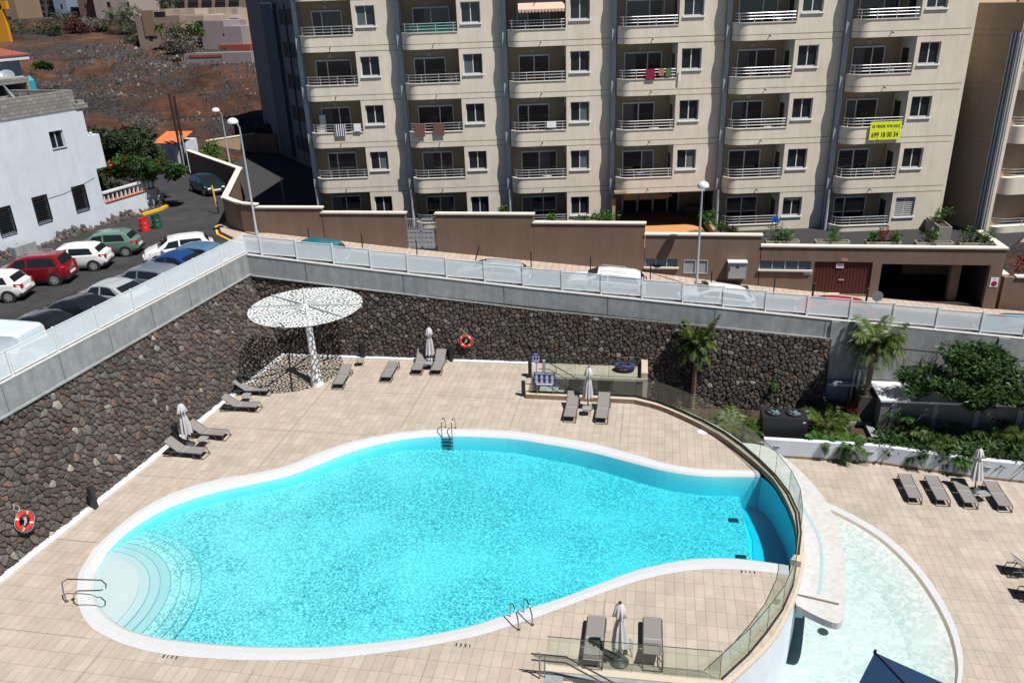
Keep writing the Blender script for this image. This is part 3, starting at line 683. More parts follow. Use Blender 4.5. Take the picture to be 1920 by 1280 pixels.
pv = [(-5.9,-6.9),(-5.9,-5.0),(-7.2,-4.7),(-9.3,-2.9),(-9.9,-3.3),(-8.8,-5.0),(-7.2,-6.4)]
g.poly(pv, 5.86); g.skirt(pv, 5.6, 5.86)
tag(g.build('pavement', M['pavement']), kind='structure')
ln = MB()
yl = [(-6.3,-7.1),(-7.35,-6.6),(-9.0,-5.15),(-10.1,-3.3),(-10.0,-2.6),(-9.6,-1.6)]
for a, b in zip(yl, yl[1:]): ln.obox((*a, 5.735), (*b, 5.735), .14, .03)
tag(ln.build('kerb_line', M['yellow']), kind='structure')

# --- apartment garden ground and terraces
g = MB(); g.poly([(-6.6,-5.0),(38.0,-5.0),(46,6),(30,40),(-27,40),(-24.2,25.5),(-13.2,6.8),(-9,-3.0)], 4.95); tag(g.build('gravel_garden', M['gravel']), kind='structure')

# ================================================================== BROWN STREET WALL WITH GARAGE
YW = -5.2
def wallgrid(mb, x0, x1, f0, f1, y0, y1, holes):
    """wall slab in the XZ plane between x0..x1 with rectangular holes (xa, xb, za, zb)"""
    xs = sorted(set([x0, x1]+[h[0] for h in holes]+[h[1] for h in holes]))
    for a, b in zip(xs, xs[1:]):
        if b-a < 1e-4: continue
        hs = sorted([h for h in holes if h[0] <= a+1e-6 and h[1] >= b-1e-6], key=lambda h: h[2])
        z = None
        for h in hs:
            lo = (f0 if z is None else z); slab(mb, a, b, lo, h[2], y0, y1); z = h[3]
        slab(mb, a, b, f0 if z is None else z, f1, y0, y1)
def slab(mb, a, b, lo, hi, y0, y1):
    L = lo if callable(lo) else (lambda x: lo); H = hi if callable(hi) else (lambda x: hi)
    mb.add([(a,y0,L(a)),(b,y0,L(b)),(b,y1,L(b)),(a,y1,L(a)),(a,y0,H(a)),(b,y0,H(b)),(b,y1,H(b)),(a,y1,H(a))],
           [(0,3,2,1),(4,5,6,7),(0,1,5,4),(1,2,6,5),(2,3,7,6),(3,0,4,7)])
def wx(px, py): return ony(px, py, YW)
sw_ = tag(empty('street_wall', (15, YW, 3)), 'long brown rendered wall stepping down the street with a garage opening and a cream cap', 'wall')
segs = [(wx(475,387).x, wx(602,390).x, wx(540,388).z), (wx(602,398).x, wx(759,399).x, wx(680,398).z), (wx(816,401).x, wx(1000,401).x, wx(900,400).z), (wx(1000,417).x, wx(1210,418).x, wx(1100,417).z),
        (wx(1210,438).x, wx(1429,441).x, wx(1320,439).z), (wx(1429,457).x, wx(1889,468).x, wx(1650,462).z)]
gx0, gx1, gz0, gz1 = wx(1654,494).x, wx(1858,498).x, 0, wx(1750,496).z
dx0, dx1, dz0, dz1 = wx(1528,490).x, wx(1637,494).x, wx(1580,552).z, wx(1580,491).z
w1 = (wx(1210,486).x, wx(1271,486).x, wx(1240,500).z, wx(1240,485).z)
w2 = (wx(1425,489).x, wx(1522,490).x, wx(1470,505).z, wx(1470,489).z)
lv = (wx(1282,487).x, wx(1328,487).x, wx(1305,513).z, wx(1305,487).z)
mb = MB(); cap = MB()
for i, (a, b, z) in enumerate(segs):
    holes = []
    if i == 4: holes = [w1, lv, (w2[0], b, w2[2], w2[3])] if w2[0] < b else [w1, lv]
    if i == 5: holes = [(max(a, w2[0]), w2[1], w2[2], w2[3]), (dx0, dx1, dz0, dz1), (gx0, gx1, -1, gz1)]
    wallgrid(mb, a, b, lambda x: stz(x)-.6, z-.09, YW, YW+.3, holes)
    cap.box((a-.06, YW-.06, z-.09), (b+.06, YW+.36, z))
x9 = segs[-1][1]
mb.box((x9-.3, YW+.3, .9), (x9, -1.5, segs[-1][2]-.09)); cap.box((x9-.36, YW+.36, segs[-1][2]-.09), (x9+.06, -1.5, segs[-1][2]))
PP(mb.build('wall_face', M['brown']), sw_); PP(cap.build('wall_cap', M['cap']), sw_)
mb = MB()
mb.box((gx0, YW+4.5, 1), (gx1, YW+4.6, gz1)); mb.box((gx0-.1, YW+.3, 1), (gx0, YW+4.6, gz1)); mb.box((gx1, YW+.3, 1), (gx1+.1, YW+4.6, gz1)); mb.box((gx0-.1, YW+.3, gz1), (gx1+.1, YW+4.6, gz1+.1)); mb.box((gx0-.1, YW+.3, 1.0), (gx1+.1, YW+4.6, stz(35)-.1))
PP(mb.build('garage_interior', mat('garage_shade', (.035,.03,.03), .9)), sw_)
mb = MB(); mb.box((gx1-1.7, YW+.8, 1.2), (gx1-1.2, YW+1.2, gz1)); mb.box((gx0+2.3, YW+3.6, 2.6), (gx1-.1, YW+3.7, 3.7)); PP(mb.build('garage_pillar', M['brown']), sw_)
gd = MB(); gd.mi = 0; n_ = 34
for i in range(n_):
    a = dx0+(dx1-dx0)*i/n_; b = dx0+(dx1-dx0)*(i+1)/n_; gd.box((a+.008, YW+.1+(i % 2)*.02, dz0), (b-.008, YW+.2, dz1))
gd.box((dx0, YW+.16, dz0-.3), (dx1, YW+.22, dz1))
do = PP(gd.build('garage_door', M['doorbrown']), sw_)
h = MB(); h.box(((dx0+dx1)/2-.15, YW+.06, 3.3), ((dx0+dx1)/2+.15, YW+.1, 3.36)); h.build('handle', M['steelgrey'], do)
tl = MB(); tl.box((dx0+.45, YW-.02, dz0-.02), ((dx0+dx1)/2-.02, YW+.1, dz0+.06)); tl.box(((dx0+dx1)/2+.2, YW-.02, dz0-.16), (dx1-.1, YW+.1, dz0-.1)); PP(tl.build('door_sill', M['cap']), sw_)
for wn in (w1, w2):
    f = MB(); f.box((wn[0], YW+.12, wn[2]), (wn[1], YW+.14, wn[3])); o = PP(f.build('window', M['steelgrey']), sw_); o.data.materials[0] = M['pane_b'] if 'pane_b' in M else mat('grey_blue_pane', (.12,.17,.22), .3)
    n_ = 3 if wn is w1 else 4
    f = MB()
    for i in range(n_+1):
        x = wn[0]+(wn[1]-wn[0])*i/n_; f.box((x-.02, YW+.07, wn[2]), (x+.02, YW+.12, wn[3]))
    PP(f.build('window_frame', M['frame']), sw_)
    f = MB(); f.box((wn[0]-.08, YW-.12, wn[2]-.1), (wn[1]+.08, YW+.12, wn[2])); PP(f.build('sill', M['cap']), sw_)
f = MB(); f.box((lv[0], YW+.1, lv[2]), (lv[1], YW+.14, lv[3])); n_ = 12
for i in range(n_):
    z = lv[2]+.08+(lv[3]-lv[2]-.12)*i/n_
    for a, b in ((lv[0]+.06, (lv[0]+lv[1])/2-.05), ((lv[0]+lv[1])/2+.05, lv[1]-.06)): f.obox(((a), YW+.04, z+.02), (b, YW+.04, z+.02), .015, .07, up=Vector((0, .5, 1)).normalized())
f.box((lv[0], YW-.02, lv[2]), (lv[0]+.06, YW+.1, lv[3])); f.box((lv[1]-.06, YW-.02, lv[2]), (lv[1], YW+.1, lv[3])); f.box((lv[0], YW-.021, lv[3]-.06), (lv[1], YW+.1, lv[3])); f.box((lv[0], YW-.021, lv[2]), (lv[1], YW+.1, lv[2]+.06)); f.box(((lv[0]+lv[1])/2-.05, YW-.02, lv[2]), ((lv[0]+lv[1])/2+.05, YW+.1, lv[3]))
PP(f.build('louvre', M['steelgrey']), sw_)
# returns at the left end, round the corner
lw = tag(empty('corner_wall', (-8, -4, 6)), 'brown rendered garden wall with cream cap turning the corner beside the parked dark green car', 'wall')
lp = [(segs[0][0]+.02, YW+.15), (-7.35, -4.75), (-9.15, -3.2), (-12.9, 6.5), (-21.7, 14.6)]
zc = [7.72, 7.72, 7.72, 7.75, 7.75]
for i in range(4):
    a, b = lp[i], lp[i+1]; m_ = MB(); m_.obox((*a, 6.55), (*b, 6.55), .3, 2.2); PP(m_.build('wall_face', M['brown']), lw)
    m_ = MB(); d_ = (Vector(b)-Vector(a)).normalized()*.18; m_.obox((a[0]-d_.x, a[1]-d_.y, 7.69+i*.003), (b[0]+d_.x, b[1]+d_.y, 7.69+i*.003), .42, .09); PP(m_.build('wall_cap', M['cap']), lw)
# brown wall closing the gravel garden at the back
bw = MB(); bw.obox((-25.8, 24.3, 5.9), (-22.5, 29.2, 5.9), .3, 2.0); tag(bw.build('garden_back_wall', M['tanwall']), 'low tan wall closing the far end of the gravel garden below the hillside', 'wall')
bc = MB(); bc.obox((-25.8, 24.3, 6.94), (-22.5, 29.2, 6.94), .4, .08); bc.build('wall_cap', M['cap'], bpy.data.objects['garden_back_wall'])
bw = MB(); bw.obox((-22.5, 29.2, 5.9), (-19.9, 28.8, 5.9), .3, 2.0); bw.build('wall_return', M['brown'], bpy.data.objects['garden_back_wall'])
# low wall with red plants at the far right
rw = tag(empty('garden_wall', (40, -5, 2)), 'low brown garden wall with a pale cap and red-leaved plants behind it at the right edge', 'wall')
p0 = ony(1884, 520, -4.6)
m_ = MB(); m_.box((p0.x, -4.6, 0), (60, -4.3, p0.z)); m_.box((p0.x, -4.3, 0), (p0.x+.3, -2, p0.z)); PP(m_.build('wall_face', M['brown']), rw)
m_ = MB(); m_.box((p0.x+.6, -4.68, p0.z), (60, -4.22, p0.z+.08)); m_.box((p0.x-.08, -4.22, p0.z), (p0.x+.38, -2, p0.z+.08)); PP(m_.build('wall_cap', M['cap']), rw)
# gate
gt = tag(empty('garden_gate', (wx(790,460).x, YW+.1, wx(790,462).z)), 'pair of grey pierced metal gates in the brown street wall', 'gate')
ga, gb = wx(763,462).x, wx(819,467).x; gz = wx(790,466).z; gt_ = wx(790,411).z
for a, b in ((ga, (ga+gb)/2-.02), ((ga+gb)/2+.02, gb)):
    f = MB(); y = YW+.1
    f.box((a, y, gz), (a+.05, y+.05, gt_)); f.box((b-.05, y, gz), (b, y+.05, gt_)); f.box((a, y, gt_-.05), (b, y+.05, gt_)); f.box((a, y, gz), (b, y+.05, gz+.08)); mz = gz+(gt_-gz)*.58; f.box((a, y, mz-.04), (b, y+.05, mz+.03))
    n_ = 8
    for i in range(1, n_): x = a+(b-a)*i/n_; f.box((x-.012, y+.01, mz), (x+.012, y+.035, gt_-.05))
    fo = PP(f.build('gate_leaf', M['steelgrey']), gt)
    f = MB()
    for r_ in range(3):
        for c_ in range(3):
            X = a+.08+(b-a-.14)*c_/3; Z = gz+.12+(mz-gz-.2)*r_/3; W = (b-a-.14)/3-.05; H_ = (mz-gz-.2)/3-.06
            for q in ((X, Z, X+W, Z+.03), (X, Z+H_-.03, X+W, Z+H_), (X, Z, X+.03, Z+H_), (X+W-.03, Z, X+W, Z+H_), (X+W*.35, Z+H_*.3, X+W*.65, Z+H_*.65)): f.box((q[0], y, q[1]), (q[2], y+.03, q[3]))
    f.box((a+.05, y+.035, gz+.08), (b-.05, y+.045, mz)); PP(f.build('square_pattern', M['whitemetal'] if 0 else mat('gate_pattern', (.5,.52,.54), .5)), gt)
f = MB(); f.box((ga-.1, YW+.02, gz-.3), (gb+.1, YW+.3, gz-.01)); PP(f.build('threshold', M['umbbase']), gt)
# electricity cabinet
cb = tag(empty('utility_cabinet', (wx(1383,500).x, YW-.2, 3.2)), 'grey metal electricity cabinet with a warning triangle on the brown street wall', 'cabinet')
ca_, cb_ = wx(1365,489).x, wx(1399,489).x; cz0, cz1 = wx(1383,519).z, wx(1383,489).z
f = MB(); f.box((ca_, YW-.42, cz0), (cb_, YW-.005, cz1)); f.box((ca_+.03, YW-.44, cz0+.05), (cb_-.05, YW-.42, cz1-.05)); PP(f.build('box', M['steelgrey']), cb)
f = MB(); f.box((ca_-.04, YW-.5, cz1), (cb_+.04, YW, cz1+.07)); PP(f.build('lid', M['whitemetal']), cb)
f = MB(); tx = (ca_+cb_)/2; f.add([(tx-.12, YW-.446, cz1-.32), (tx+.12, YW-.446, cz1-.32), (tx, YW-.446, cz1-.1)], [(0,1,2)]); f.box((ca_+.06, YW-.47, cz0+.5), (ca_+.1, YW-.44, cz0+.75)); PP(f.build('warning_triangle', M['umbbase']), cb)
# small wall signs
def flat_sign(name, px, py, Y, w_, h_, m_, label, draw=None):
    p = ony(px, py, Y); o = MB().box((p.x-w_/2, Y-.02, p.z-h_/2), (p.x+w_/2, Y-.001, p.z+h_/2)).build(name, m_); tag(o, label, 'sign')
    if draw: draw(o, p)
    return o
def textobj(txt, size, m_, parent, mw, name='lettering', ext=.002, align='CENTER', xs=1):
    cu = bpy.data.curves.new(name, 'FONT'); cu.body = txt; cu.size = size; cu.align_x = align; cu.align_y = 'CENTER'; cu.extrude = ext; cu.resolution_u = 2; cu.offset = size*.022
    t = bpy.data.objects.new(name+'_tmp', cu); C.objects.link(t); bpy.context.view_layer.update()
    me = bpy.data.meshes.new_from_object(t.evaluated_get(bpy.context.evaluated_depsgraph_get())); bpy.data.objects.remove(t)
    me.materials.clear(); me.materials.append(m_); me.transform(mw @ Matrix.Diagonal((xs, 1, 1, 1)))
    o = bpy.data.objects.new(name, me); C.objects.link(o); o.parent = parent; return o
FRONT = lambda x, y, z: Matrix.Translation((x, y, z)) @ Matrix.Rotation(R(90), 4, 'X')
def noparking(o, p):
    c = MB(); c.mi = 0
    for r_, y in ((.16, -.028),): c.add([(p.x+r_*math.cos(t*math.pi/10), YW+y, p.z-.08+r_*math.sin(t*math.pi/10)) for t in range(20)], [tuple(range(20))])
    c.build('red_ring', M['red'], o)
    c = MB(); c.add([(p.x+.115*math.cos(t*math.pi/10), YW-.031, p.z-.08+.115*math.sin(t*math.pi/10)) for t in range(20)], [tuple(range(20))]); c.build('blue_disc', M['blue'], o)
    c = MB(); c.obox((p.x-.09, YW-.033, p.z+.01), (p.x+.09, YW-.033, p.z-.17), .003, .04); c.build('red_bar', M['red'], o)
    c = MB(); c.box((p.x-.03, YW-.026, p.z+.17), (p.x+.03, YW-.022, p.z+.22)); c.box((p.x-.012, YW-.026, p.z+.2), (p.x+.012, YW-.022, p.z+.25)); c.build('emblem', M['black'], o)
flat_sign('no_parking_sign', 1864, 529, YW, .42, .56, M['signwhite'], 'white no parking plate with red ring beside the garage opening', noparking)
def lines3(o, p):
    c = MB()
    for k_ in range(3): c.box((p.x-.22, p.y-.003 if 0 else YW-.026, p.z-.08+k_*.07), (p.x+.2-.06*k_, YW-.021, p.z-.05+k_*.07))
    c.build('print', M['steelgrey'], o)
flat_sign('notice_plate', 1575, 498, YW+.08, .42, .28, M['signwhite'], 'white notice plate on the red-brown garage door', lambda o, p: MB().box((p.x-.15, YW+.054, p.z-.05), (p.x+.15, YW+.058, p.z-.01)).box((p.x-.12, YW+.054, p.z+.03), (p.x+.12, YW+.058, p.z+.06)).build('print', M['steelgrey'], o))
flat_sign('notice_plate', 1584, 487, YW, .36, .2, M['orange'], 'small orange plate on the wall above the garage door', lines3)
flat_sign('notice_plate', 1514, 512, YW, .42, .2, M['signwhite'], 'small white plate below the strip window left of the garage door', lines3)

# ================================================================== MAIN APARTMENT BUILDING (saw-tooth bays)
A_ = 6.71521; TH = R(10); CT, ST = math.cos(TH), math.sin(TH)
def L(i, u, v, z): return (A_*(i-1)+u*CT-v*ST, u*ST+v*CT, z)
def bayM(i, z=0): return Matrix(((CT, -ST, 0, A_*(i-1)), (ST, CT, 0, 0), (0, 0, 1, z), (0, 0, 0, 1)))
class BB(MB):
    i = 1
    def add(s, vs, fs): return MB.add(s, [L(s.i, *v) for v in vs], fs)
    def tube(s, *a, **k): t = MB(); t.tube(*a, **k); return s.add(t.v, t.f)
bld = tag(empty('apartment_building', (15, 0, 5)), 'large beige apartment block with saw-tooth bays, rounded balconies and grey ribbed fins', 'building')
BI = Matrix.Translation(-bld.location)
def PB(o): o.parent = bld; o.matrix_parent_inverse = BI; return o
TOPZ = 24.0
AX, AR = -3.02, .78
arcp = [(AX+AR*math.cos(t), AR-AR*math.sin(t)) for t in [math.pi/2+math.pi/2*k_/10 for k_ in range(11)]]   # (u,v): from (-2.7,0) to (-3.8,1.1)
for i in range(1, 7):
    # front wall with window holes
    f = BB(); f.i = i
    holes = [(0, 1.2, 14.8-3*(k_-2), 16.0-3*(k_-2)) for k_ in range(0, 6) if not (i == 4 and k_ == 5)]
    wallgrid(f, -.25, 2.78, 7.35 if i == 4 else 4.6, TOPZ, 0, .25, holes)
    wallgrid(f, -.25, 0.0, 7.35 if i == 4 else 4.6, TOPZ, .25, 1.75, [])
    # end of the bay: return running back at the step
    f.box((2.5, .25, 4.6 if i != 4 else 7.35), (2.78, 1.6, TOPZ))
    PB(f.build('bay_wall', M['stucco']))
    f = BB(); f.i = i
    for k_ in range(0, 6):
        z = 13.67-3*(k_-2)
        if i == 4 and z < 7: continue
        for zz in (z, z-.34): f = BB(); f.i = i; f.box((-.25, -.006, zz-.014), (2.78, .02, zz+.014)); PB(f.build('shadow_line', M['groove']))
    # fin with ribs on the left of the bay, and side wall of the step
    f = BB(); f.i = i
    zf = 7.0 if i == 4 else 4.6
    f.box((-4.02, .8, zf), (-3.84, 1.75, TOPZ))
    f.box((-4.12, .74, zf), (-3.86, .84, TOPZ))
    for r_ in range(3): f.box((-4.09, .9+r_*.13, zf), (-4.02, .96+r_*.13, TOPZ))
    PB(f.build('ribbed_fin', M['fin']))
    if i in (1, 2, 3, 5, 6):
        f = BB(); f.i = i; f.tube([(-3.98, .6, 4.9), (-3.98, .6, 7.5)], .09, 8); PB(f.build('downpipe', mat('pipe_grey', (.42,.46,.48), .5)))
    # recess: back wall, left wall, ceiling
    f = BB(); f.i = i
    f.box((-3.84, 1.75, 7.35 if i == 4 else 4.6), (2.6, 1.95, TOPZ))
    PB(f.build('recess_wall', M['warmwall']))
    for k_ in range(0, 6):
        zl = 14.35-3*(k_-2)          # ledge height
        if i == 4 and k_ == 5: continue
        bal = BB(); bal.i = i
        path = [(-.25, 0)] + arcp; zb = zl-1.0 if k_ < 5 else 4.6
        n_ = len(path); th_ = .14
        inner = []
        for a, (u, v) in enumerate(path):
            if a <= 1: inner.append((u, v+th_))
            else:
                t = math.pi/2+math.pi/2*(a-1)/10; inner.append((AX+(AR-th_)*math.cos(t), AR-(AR-th_)*math.sin(t)))
        for a in range(n_-1):
            p, q_, r_, s_ = path[a], path[a+1], inner[a+1], inner[a]
            bal.add([(*q_, zb), (*p, zb), (*p, zl-.05), (*q_, zl-.05)], [(0,1,2,3)])
            bal.add([(*s_, zl-.8), (*r_, zl-.8), (*r_, zl-.05), (*s_, zl-.05)], [(0,1,2,3)])
        fl_ = path + [(-3.8, 1.75), (-.25, 1.75)]
        bal.poly(fl_, zl-.75) if 0 else None
        for zz, fl in ((zl-.75, 0), (zb, 1)):
            ps = [(p[0], p[1], zz) for p in fl_]; bal.add(ps, [tuple(range(len(ps)))[::-1] if not fl else tuple(range(len(ps)))])
        bo_ = PB(bal.build('balcony', M['stucco']))
        lg = BB(); lg.i = i
        for a in range(n_-1):
            p, q_, r_, s_ = path[a], path[a+1], inner[a+1], inner[a]
            o_ = .04
            def ex(k_i, s): 
                u, v = path[k_i]
                if k_i <= 1: return (u, v-s)
                t = math.pi/2+math.pi/2*(k_i-1)/10; return (AX+(AR+s)*math.cos(t), AR-(AR+s)*math.sin(t))
            P_, Q_ = ex(a, o_), ex(a+1, o_)
            lg.add([(*Q_, zl-.05), (*P_, zl-.05), (*P_, zl), (*Q_, zl), (*r_, zl), (*s_, zl)], [(0,1,2,3), (3,2,5,4)])
            if a: 
                for zz in (zl-.68, zl-1.02+.0):
                    pass
        lg.build('ledge', M['cap'], bo_)
        gl = BB(); gl.i = i
        for a in range(n_-1):
            P_, Q_ = ex(a, .004), ex(a+1, .004)
            gl.add([(*Q_, zl-.695), (*P_, zl-.695), (*P_, zl-.668), (*Q_, zl-.668)], [(0,1,2,3)])
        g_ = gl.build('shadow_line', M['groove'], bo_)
        # railing: three rails and posts
        rl = BB(); rl.i = i
        mid_ = [(-.3, .08)] + [(AX+(AR-.08)*math.cos(t), AR-(AR-.08)*math.sin(t)) for t in [math.pi/2+math.pi/2*k2/8 for k2 in range(9)]]
        for hh, r_ in ((.17, .015), (.34, .015), (.5, .022)):
            tb = MB(); tb.tube([(u, v, zl+hh) for u, v in mid_], r_, 6); rl.add(tb.v, tb.f)
        for u in (-.5, -1.6, -2.7): rl.box((u-.02, .06, zl-.01), (u+.02, .1, zl+.51))
        rl.box((mid_[5][0]-.02, mid_[5][1]-.02, zl), (mid_[5][0]+.02, mid_[5][1]+.02, zl+.51))
        r__ = rl.build('railing', M['steel'], bo_)
        dr = BB(); dr.i = i; tb = MB(); tb.tube([(-1.8, -.0, zl-.74), (-1.8, -.32, zl-.78)], .03, 6); dr.add(tb.v, tb.f); d__ = dr.build('drain_spout', M['umbbase'], bo_)
        # balcony door (frame, panes) and lamp
        zf_ = zl-.75; wide = rnd.choice((1.9, 2.0, 2.3)); u0 = -3.25+rnd.uniform(0, .2); u1 = u0+wide
        dd = BB(); dd.i = i; dd.box((u0, 1.72, zf_), (u1, 1.75, zf_+2.15)); d0 = PB(dd.build('balcony_door', M['pane'])); 
        fr = BB(); fr.i = i
        sp_ = u0+wide*rnd.choice((.33, .5, .5, .62))
        for x in (u0, sp_, u1): fr.box((x-.035, 1.68, zf_), (x+.035, 1.74, zf_+2.15))
        fr.box((u0, 1.68, zf_+2.1), (u1, 1.735, zf_+2.19)); ff = fr.build('door_frame', M['frame'], d0)
        if rnd.random() < .4:
            cu_ = BB(); cu_.i = i; a0 = rnd.choice((u0+.05, sp_+.05)); 
            for q2 in range(6): cu_.box((a0+q2*.11, 1.712-(q2 % 2)*.012, zf_+.05), (a0+q2*.11+.1, 1.72, zf_+2.08))
            cc_ = cu_.build('curtain', mat('curtain_grey', (.13,.13,.14), .9) if 'curtain_grey' not in bpy.data.materials else bpy.data.materials['curtain_grey'], d0)
        sd = BB(); sd.i = i; sd.box((-.27, .75, zf_+.9), (-.252, 1.5, zf_+2.05)); PB(sd.build('side_window', M['pane']))
        lm = BB(); lm.i = i; lm.box((-2.35, 1.69, zf_+2.3), (-2.1, 1.75, zf_+2.5)); PB(lm.build('balcony_lamp', M['steelgrey']))
# windows: one window built once, copied to every bay and floor
wo = MB()
for a, b in ((0.0, .05), (1.15, 1.2), (.57, .63)): wo.box((a, .13, .0), (b, .2, 1.2))
wo.box((0, .128, 0), (1.2, .2, .06)); wo.box((0, .128, 1.15), (1.2, .2, 1.2))
w0 = wo.build('window', M['frame']); p_ = MB(); p_.box((.02, .17, .02), (1.18, .185, 1.18)); p0_ = p_.build('pane', M['pane'], w0); s_ = MB(); s_.box((-.06, -.07, -.09), (1.26, .13, 0)); s0_ = s_.build('sill', M['sill'], w0)
cu_ = MB()
for q2 in range(5): cu_.box((.66+q2*.1, .155-(q2 % 2)*.01, .06), (.66+q2*.1+.09, .168, 1.14))
curt = cu_.data = cu_
first = True
for i in range(1, 7):
    for k_ in range(0, 6):
        if i == 4 and k_ == 5: continue
        if first: wn = w0; first = False; kids = (p0_, s0_)
        else:
            wn = w0.copy(); C.objects.link(wn)
            for q_ in (p0_, s0_):
                c_ = q_.copy(); C.objects.link(c_); c_.parent = wn; c_.matrix_parent_inverse = Matrix.Identity(4)
        wn.parent = bld; wn.matrix_parent_inverse = BI; wn.matrix_world = bayM(i, 14.8-3*(k_-2)); wn.matrix_basis = bayM(i, 14.8-3*(k_-2))
        rr = rnd.random()
        if rr < .22:
            me = bpy.data.meshes.get('curtain_mesh')
            if not me: tmp = cu_.build('curtain', M['whitemetal'] if 0 else mat('curtain_blue', (.1,.125,.15), .9)); me = tmp.data; me.name = 'curtain_mesh'; bpy.data.objects.remove(tmp)
            c_ = bpy.data.objects.new('curtain', me); C.objects.link(c_); c_.parent = wn
            if rnd.random() < .5: c_.location = (-.62, 0, 0)
        elif (i, k_) == (1, 4):
            c_ = MB().box((.62, .145, .45), (1.14, .165, 1.15)).build('curtain', mat('purple_curtain', (.12,.03,.25), .8), wn)
        elif (i, k_) == (6, 5):
            b_ = MB()
            for q2 in range(9): b_.box((.04, .09, .08+q2*.125), (1.16, .12, .13+q2*.125))
            b_.build('shutter_slats', M['frame'], wn)
# building core (blocks light through), roof and ground-floor entrance
f = MB()
for i in range(1, 7):
    pass
core = [L(1,-3.9,2.0,0)[:2]] + [p for i in range(1, 7) for p in (L(i,-3.8,1.96,0)[:2], L(i,2.55,1.96,0)[:2])] + [(41, 14), (-5.5, 16)]
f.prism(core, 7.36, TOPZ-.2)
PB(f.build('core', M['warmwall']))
f = MB(); low = [(p[0], p[1]) for p in core]
cl = [L(1,-3.9,2.0,0)[:2]] + [p for i in range(1, 4) for p in (L(i,-3.8,1.96,0)[:2], L(i,2.55,1.96,0)[:2])] + [(16.5, 14), (-5.5, 16)]
f.prism(cl, 4.5, 7.36); cl = [(23.2, 14)] + [p for i in range(5, 7) for p in (L(i,-3.8,1.96,0)[:2], L(i,2.55,1.96,0)[:2])] + [(41, 14)]
f.prism(cl, 4.5, 7.36); PB(f.build('ground_core', M['warmwall']))
f = BB(); f.i = 4
f.box((-3.9, 4.6, 4.6), (3.1, 4.8, 7.4)); f.box((-4.0, .3, 4.6), (-3.8, 4.6, 7.0)); f.box((-3.9, 0.02, 7.345), (3.2, 4.8, 7.5))
PB(f.build('entrance_wall', M['warmwall']))
f = BB(); f.i = 4
for a, b in ((-2.6, -1.7), (-1.55, -.6), (-.5, .4), (.5, 1.2)): f.box((a, 4.5, 4.95), (b, 4.6, 7.1))
eo = PB(f.build('entrance_door', M['pane'])); f = BB(); f.i = 4
for a in (-2.7, -1.65, -.57, .45, 1.22): f.box((a-.06, 4.46, 4.95), (a+.06, 4.58, 7.15))
o = f.build('door_frame', M['frame'], eo)
f = MB(); q0 = L(4,-3.7,4.5,0); q1 = L(4,3.0,4.5,0); f.poly([q0[:2], (16.7,-1.3), (17.5,-4.9), (22.4,-4.9), (22.3,-.6), q1[:2]], 4.965); tag(f.build('entrance_terrace', M['brick_o']), kind='structure')
f = BB(); f.i = 4; f.box((1.6, 3.9, 4.97), (3.0, 4.3, 5.35)); PB(f.build('bench_planter', M['tanwall']))
# right-hand end wall of bay 6
f = BB(); f.i = 6; f.box((2.78, 0.0, 4.6), (2.95, 5.0, 18.3)); PB(f.build('end_wall', M['stucco']))

# left wing behind, in shade
wg = tag(empty('side_wing', (-12.8, 20.4, 5)), 'tall shaded grey wing of the apartment block with a blue-grey panel and dark window pairs', 'building')
WA = R(130); wd = Vector((math.cos(WA), math.sin(WA), 0)); wn_ = Vector((-wd.y, wd.x, 0)); WP = Vector((-12.8, 20.4, 0))
class WB(MB):
    def add(s, vs, fs): return MB.add(s, [tuple(WP+wd*v[0]-wn_*v[1]*-1+Vector((0,0,v[2]))) for v in vs], fs)
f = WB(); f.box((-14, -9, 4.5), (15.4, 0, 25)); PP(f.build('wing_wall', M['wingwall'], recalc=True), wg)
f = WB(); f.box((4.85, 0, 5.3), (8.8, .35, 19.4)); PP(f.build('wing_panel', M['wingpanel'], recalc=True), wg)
f = WB(); f.box((4.85, 0, 19.4), (8.8, .36, 19.55)); f.box((4.8, .34, 18.9), (5.0, .38, 19.5)); PP(f.build('panel_cap', M['fin'], recalc=True), wg)
for k_ in range(6):
    z = 17.6-2.82*k_
    if z < 5: break
    f = WB(); f.box((-.9, .0, z), (1.9, .02, z+1.3)); f.box((2.5, .0, z), (4.0, .021, z+1.3)); PP(f.build('window', M['dark'], recalc=True), wg)
    f = WB(); f.box((3.7, .02, z), (4.0, .06, z+1.3)); f.box((2.9,.02,z),(2.95,.05,z+1.3)); PP(f.build('window_frame', mat('brown_frame', (.09,.07,.06), .7), recalc=True), wg)
f = WB(); f.box((2.0, 0, 6.4), (2.35, .12, 19.3)); PP(f.build('vertical_duct', M['wingpanel'], recalc=True), wg)

# second apartment block at the right edge
b2 = tag(empty('second_apartment_building', (38.7, -.5, 5)), 'second beige apartment block at the right edge with a bare shaded side wall', 'building')
S2 = R(122); sd2 = Vector((math.cos(S2), math.sin(S2), 0))
P2 = Vector((38.65, -.42, 0))
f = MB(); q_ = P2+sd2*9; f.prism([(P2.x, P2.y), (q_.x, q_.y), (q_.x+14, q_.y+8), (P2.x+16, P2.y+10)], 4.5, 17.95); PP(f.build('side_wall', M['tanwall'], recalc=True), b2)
f = MB(); n2 = Vector((-sd2.y, sd2.x, 0))
for k_ in range(5):
    z = 16.55-3*k_
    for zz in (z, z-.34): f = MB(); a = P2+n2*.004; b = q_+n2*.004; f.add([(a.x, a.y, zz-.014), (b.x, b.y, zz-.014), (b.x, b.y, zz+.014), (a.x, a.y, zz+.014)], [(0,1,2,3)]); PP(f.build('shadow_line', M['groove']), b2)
f = MB(); f.box((0,0,0), (0.01,.01,.01)) if 0 else None
f = MB()
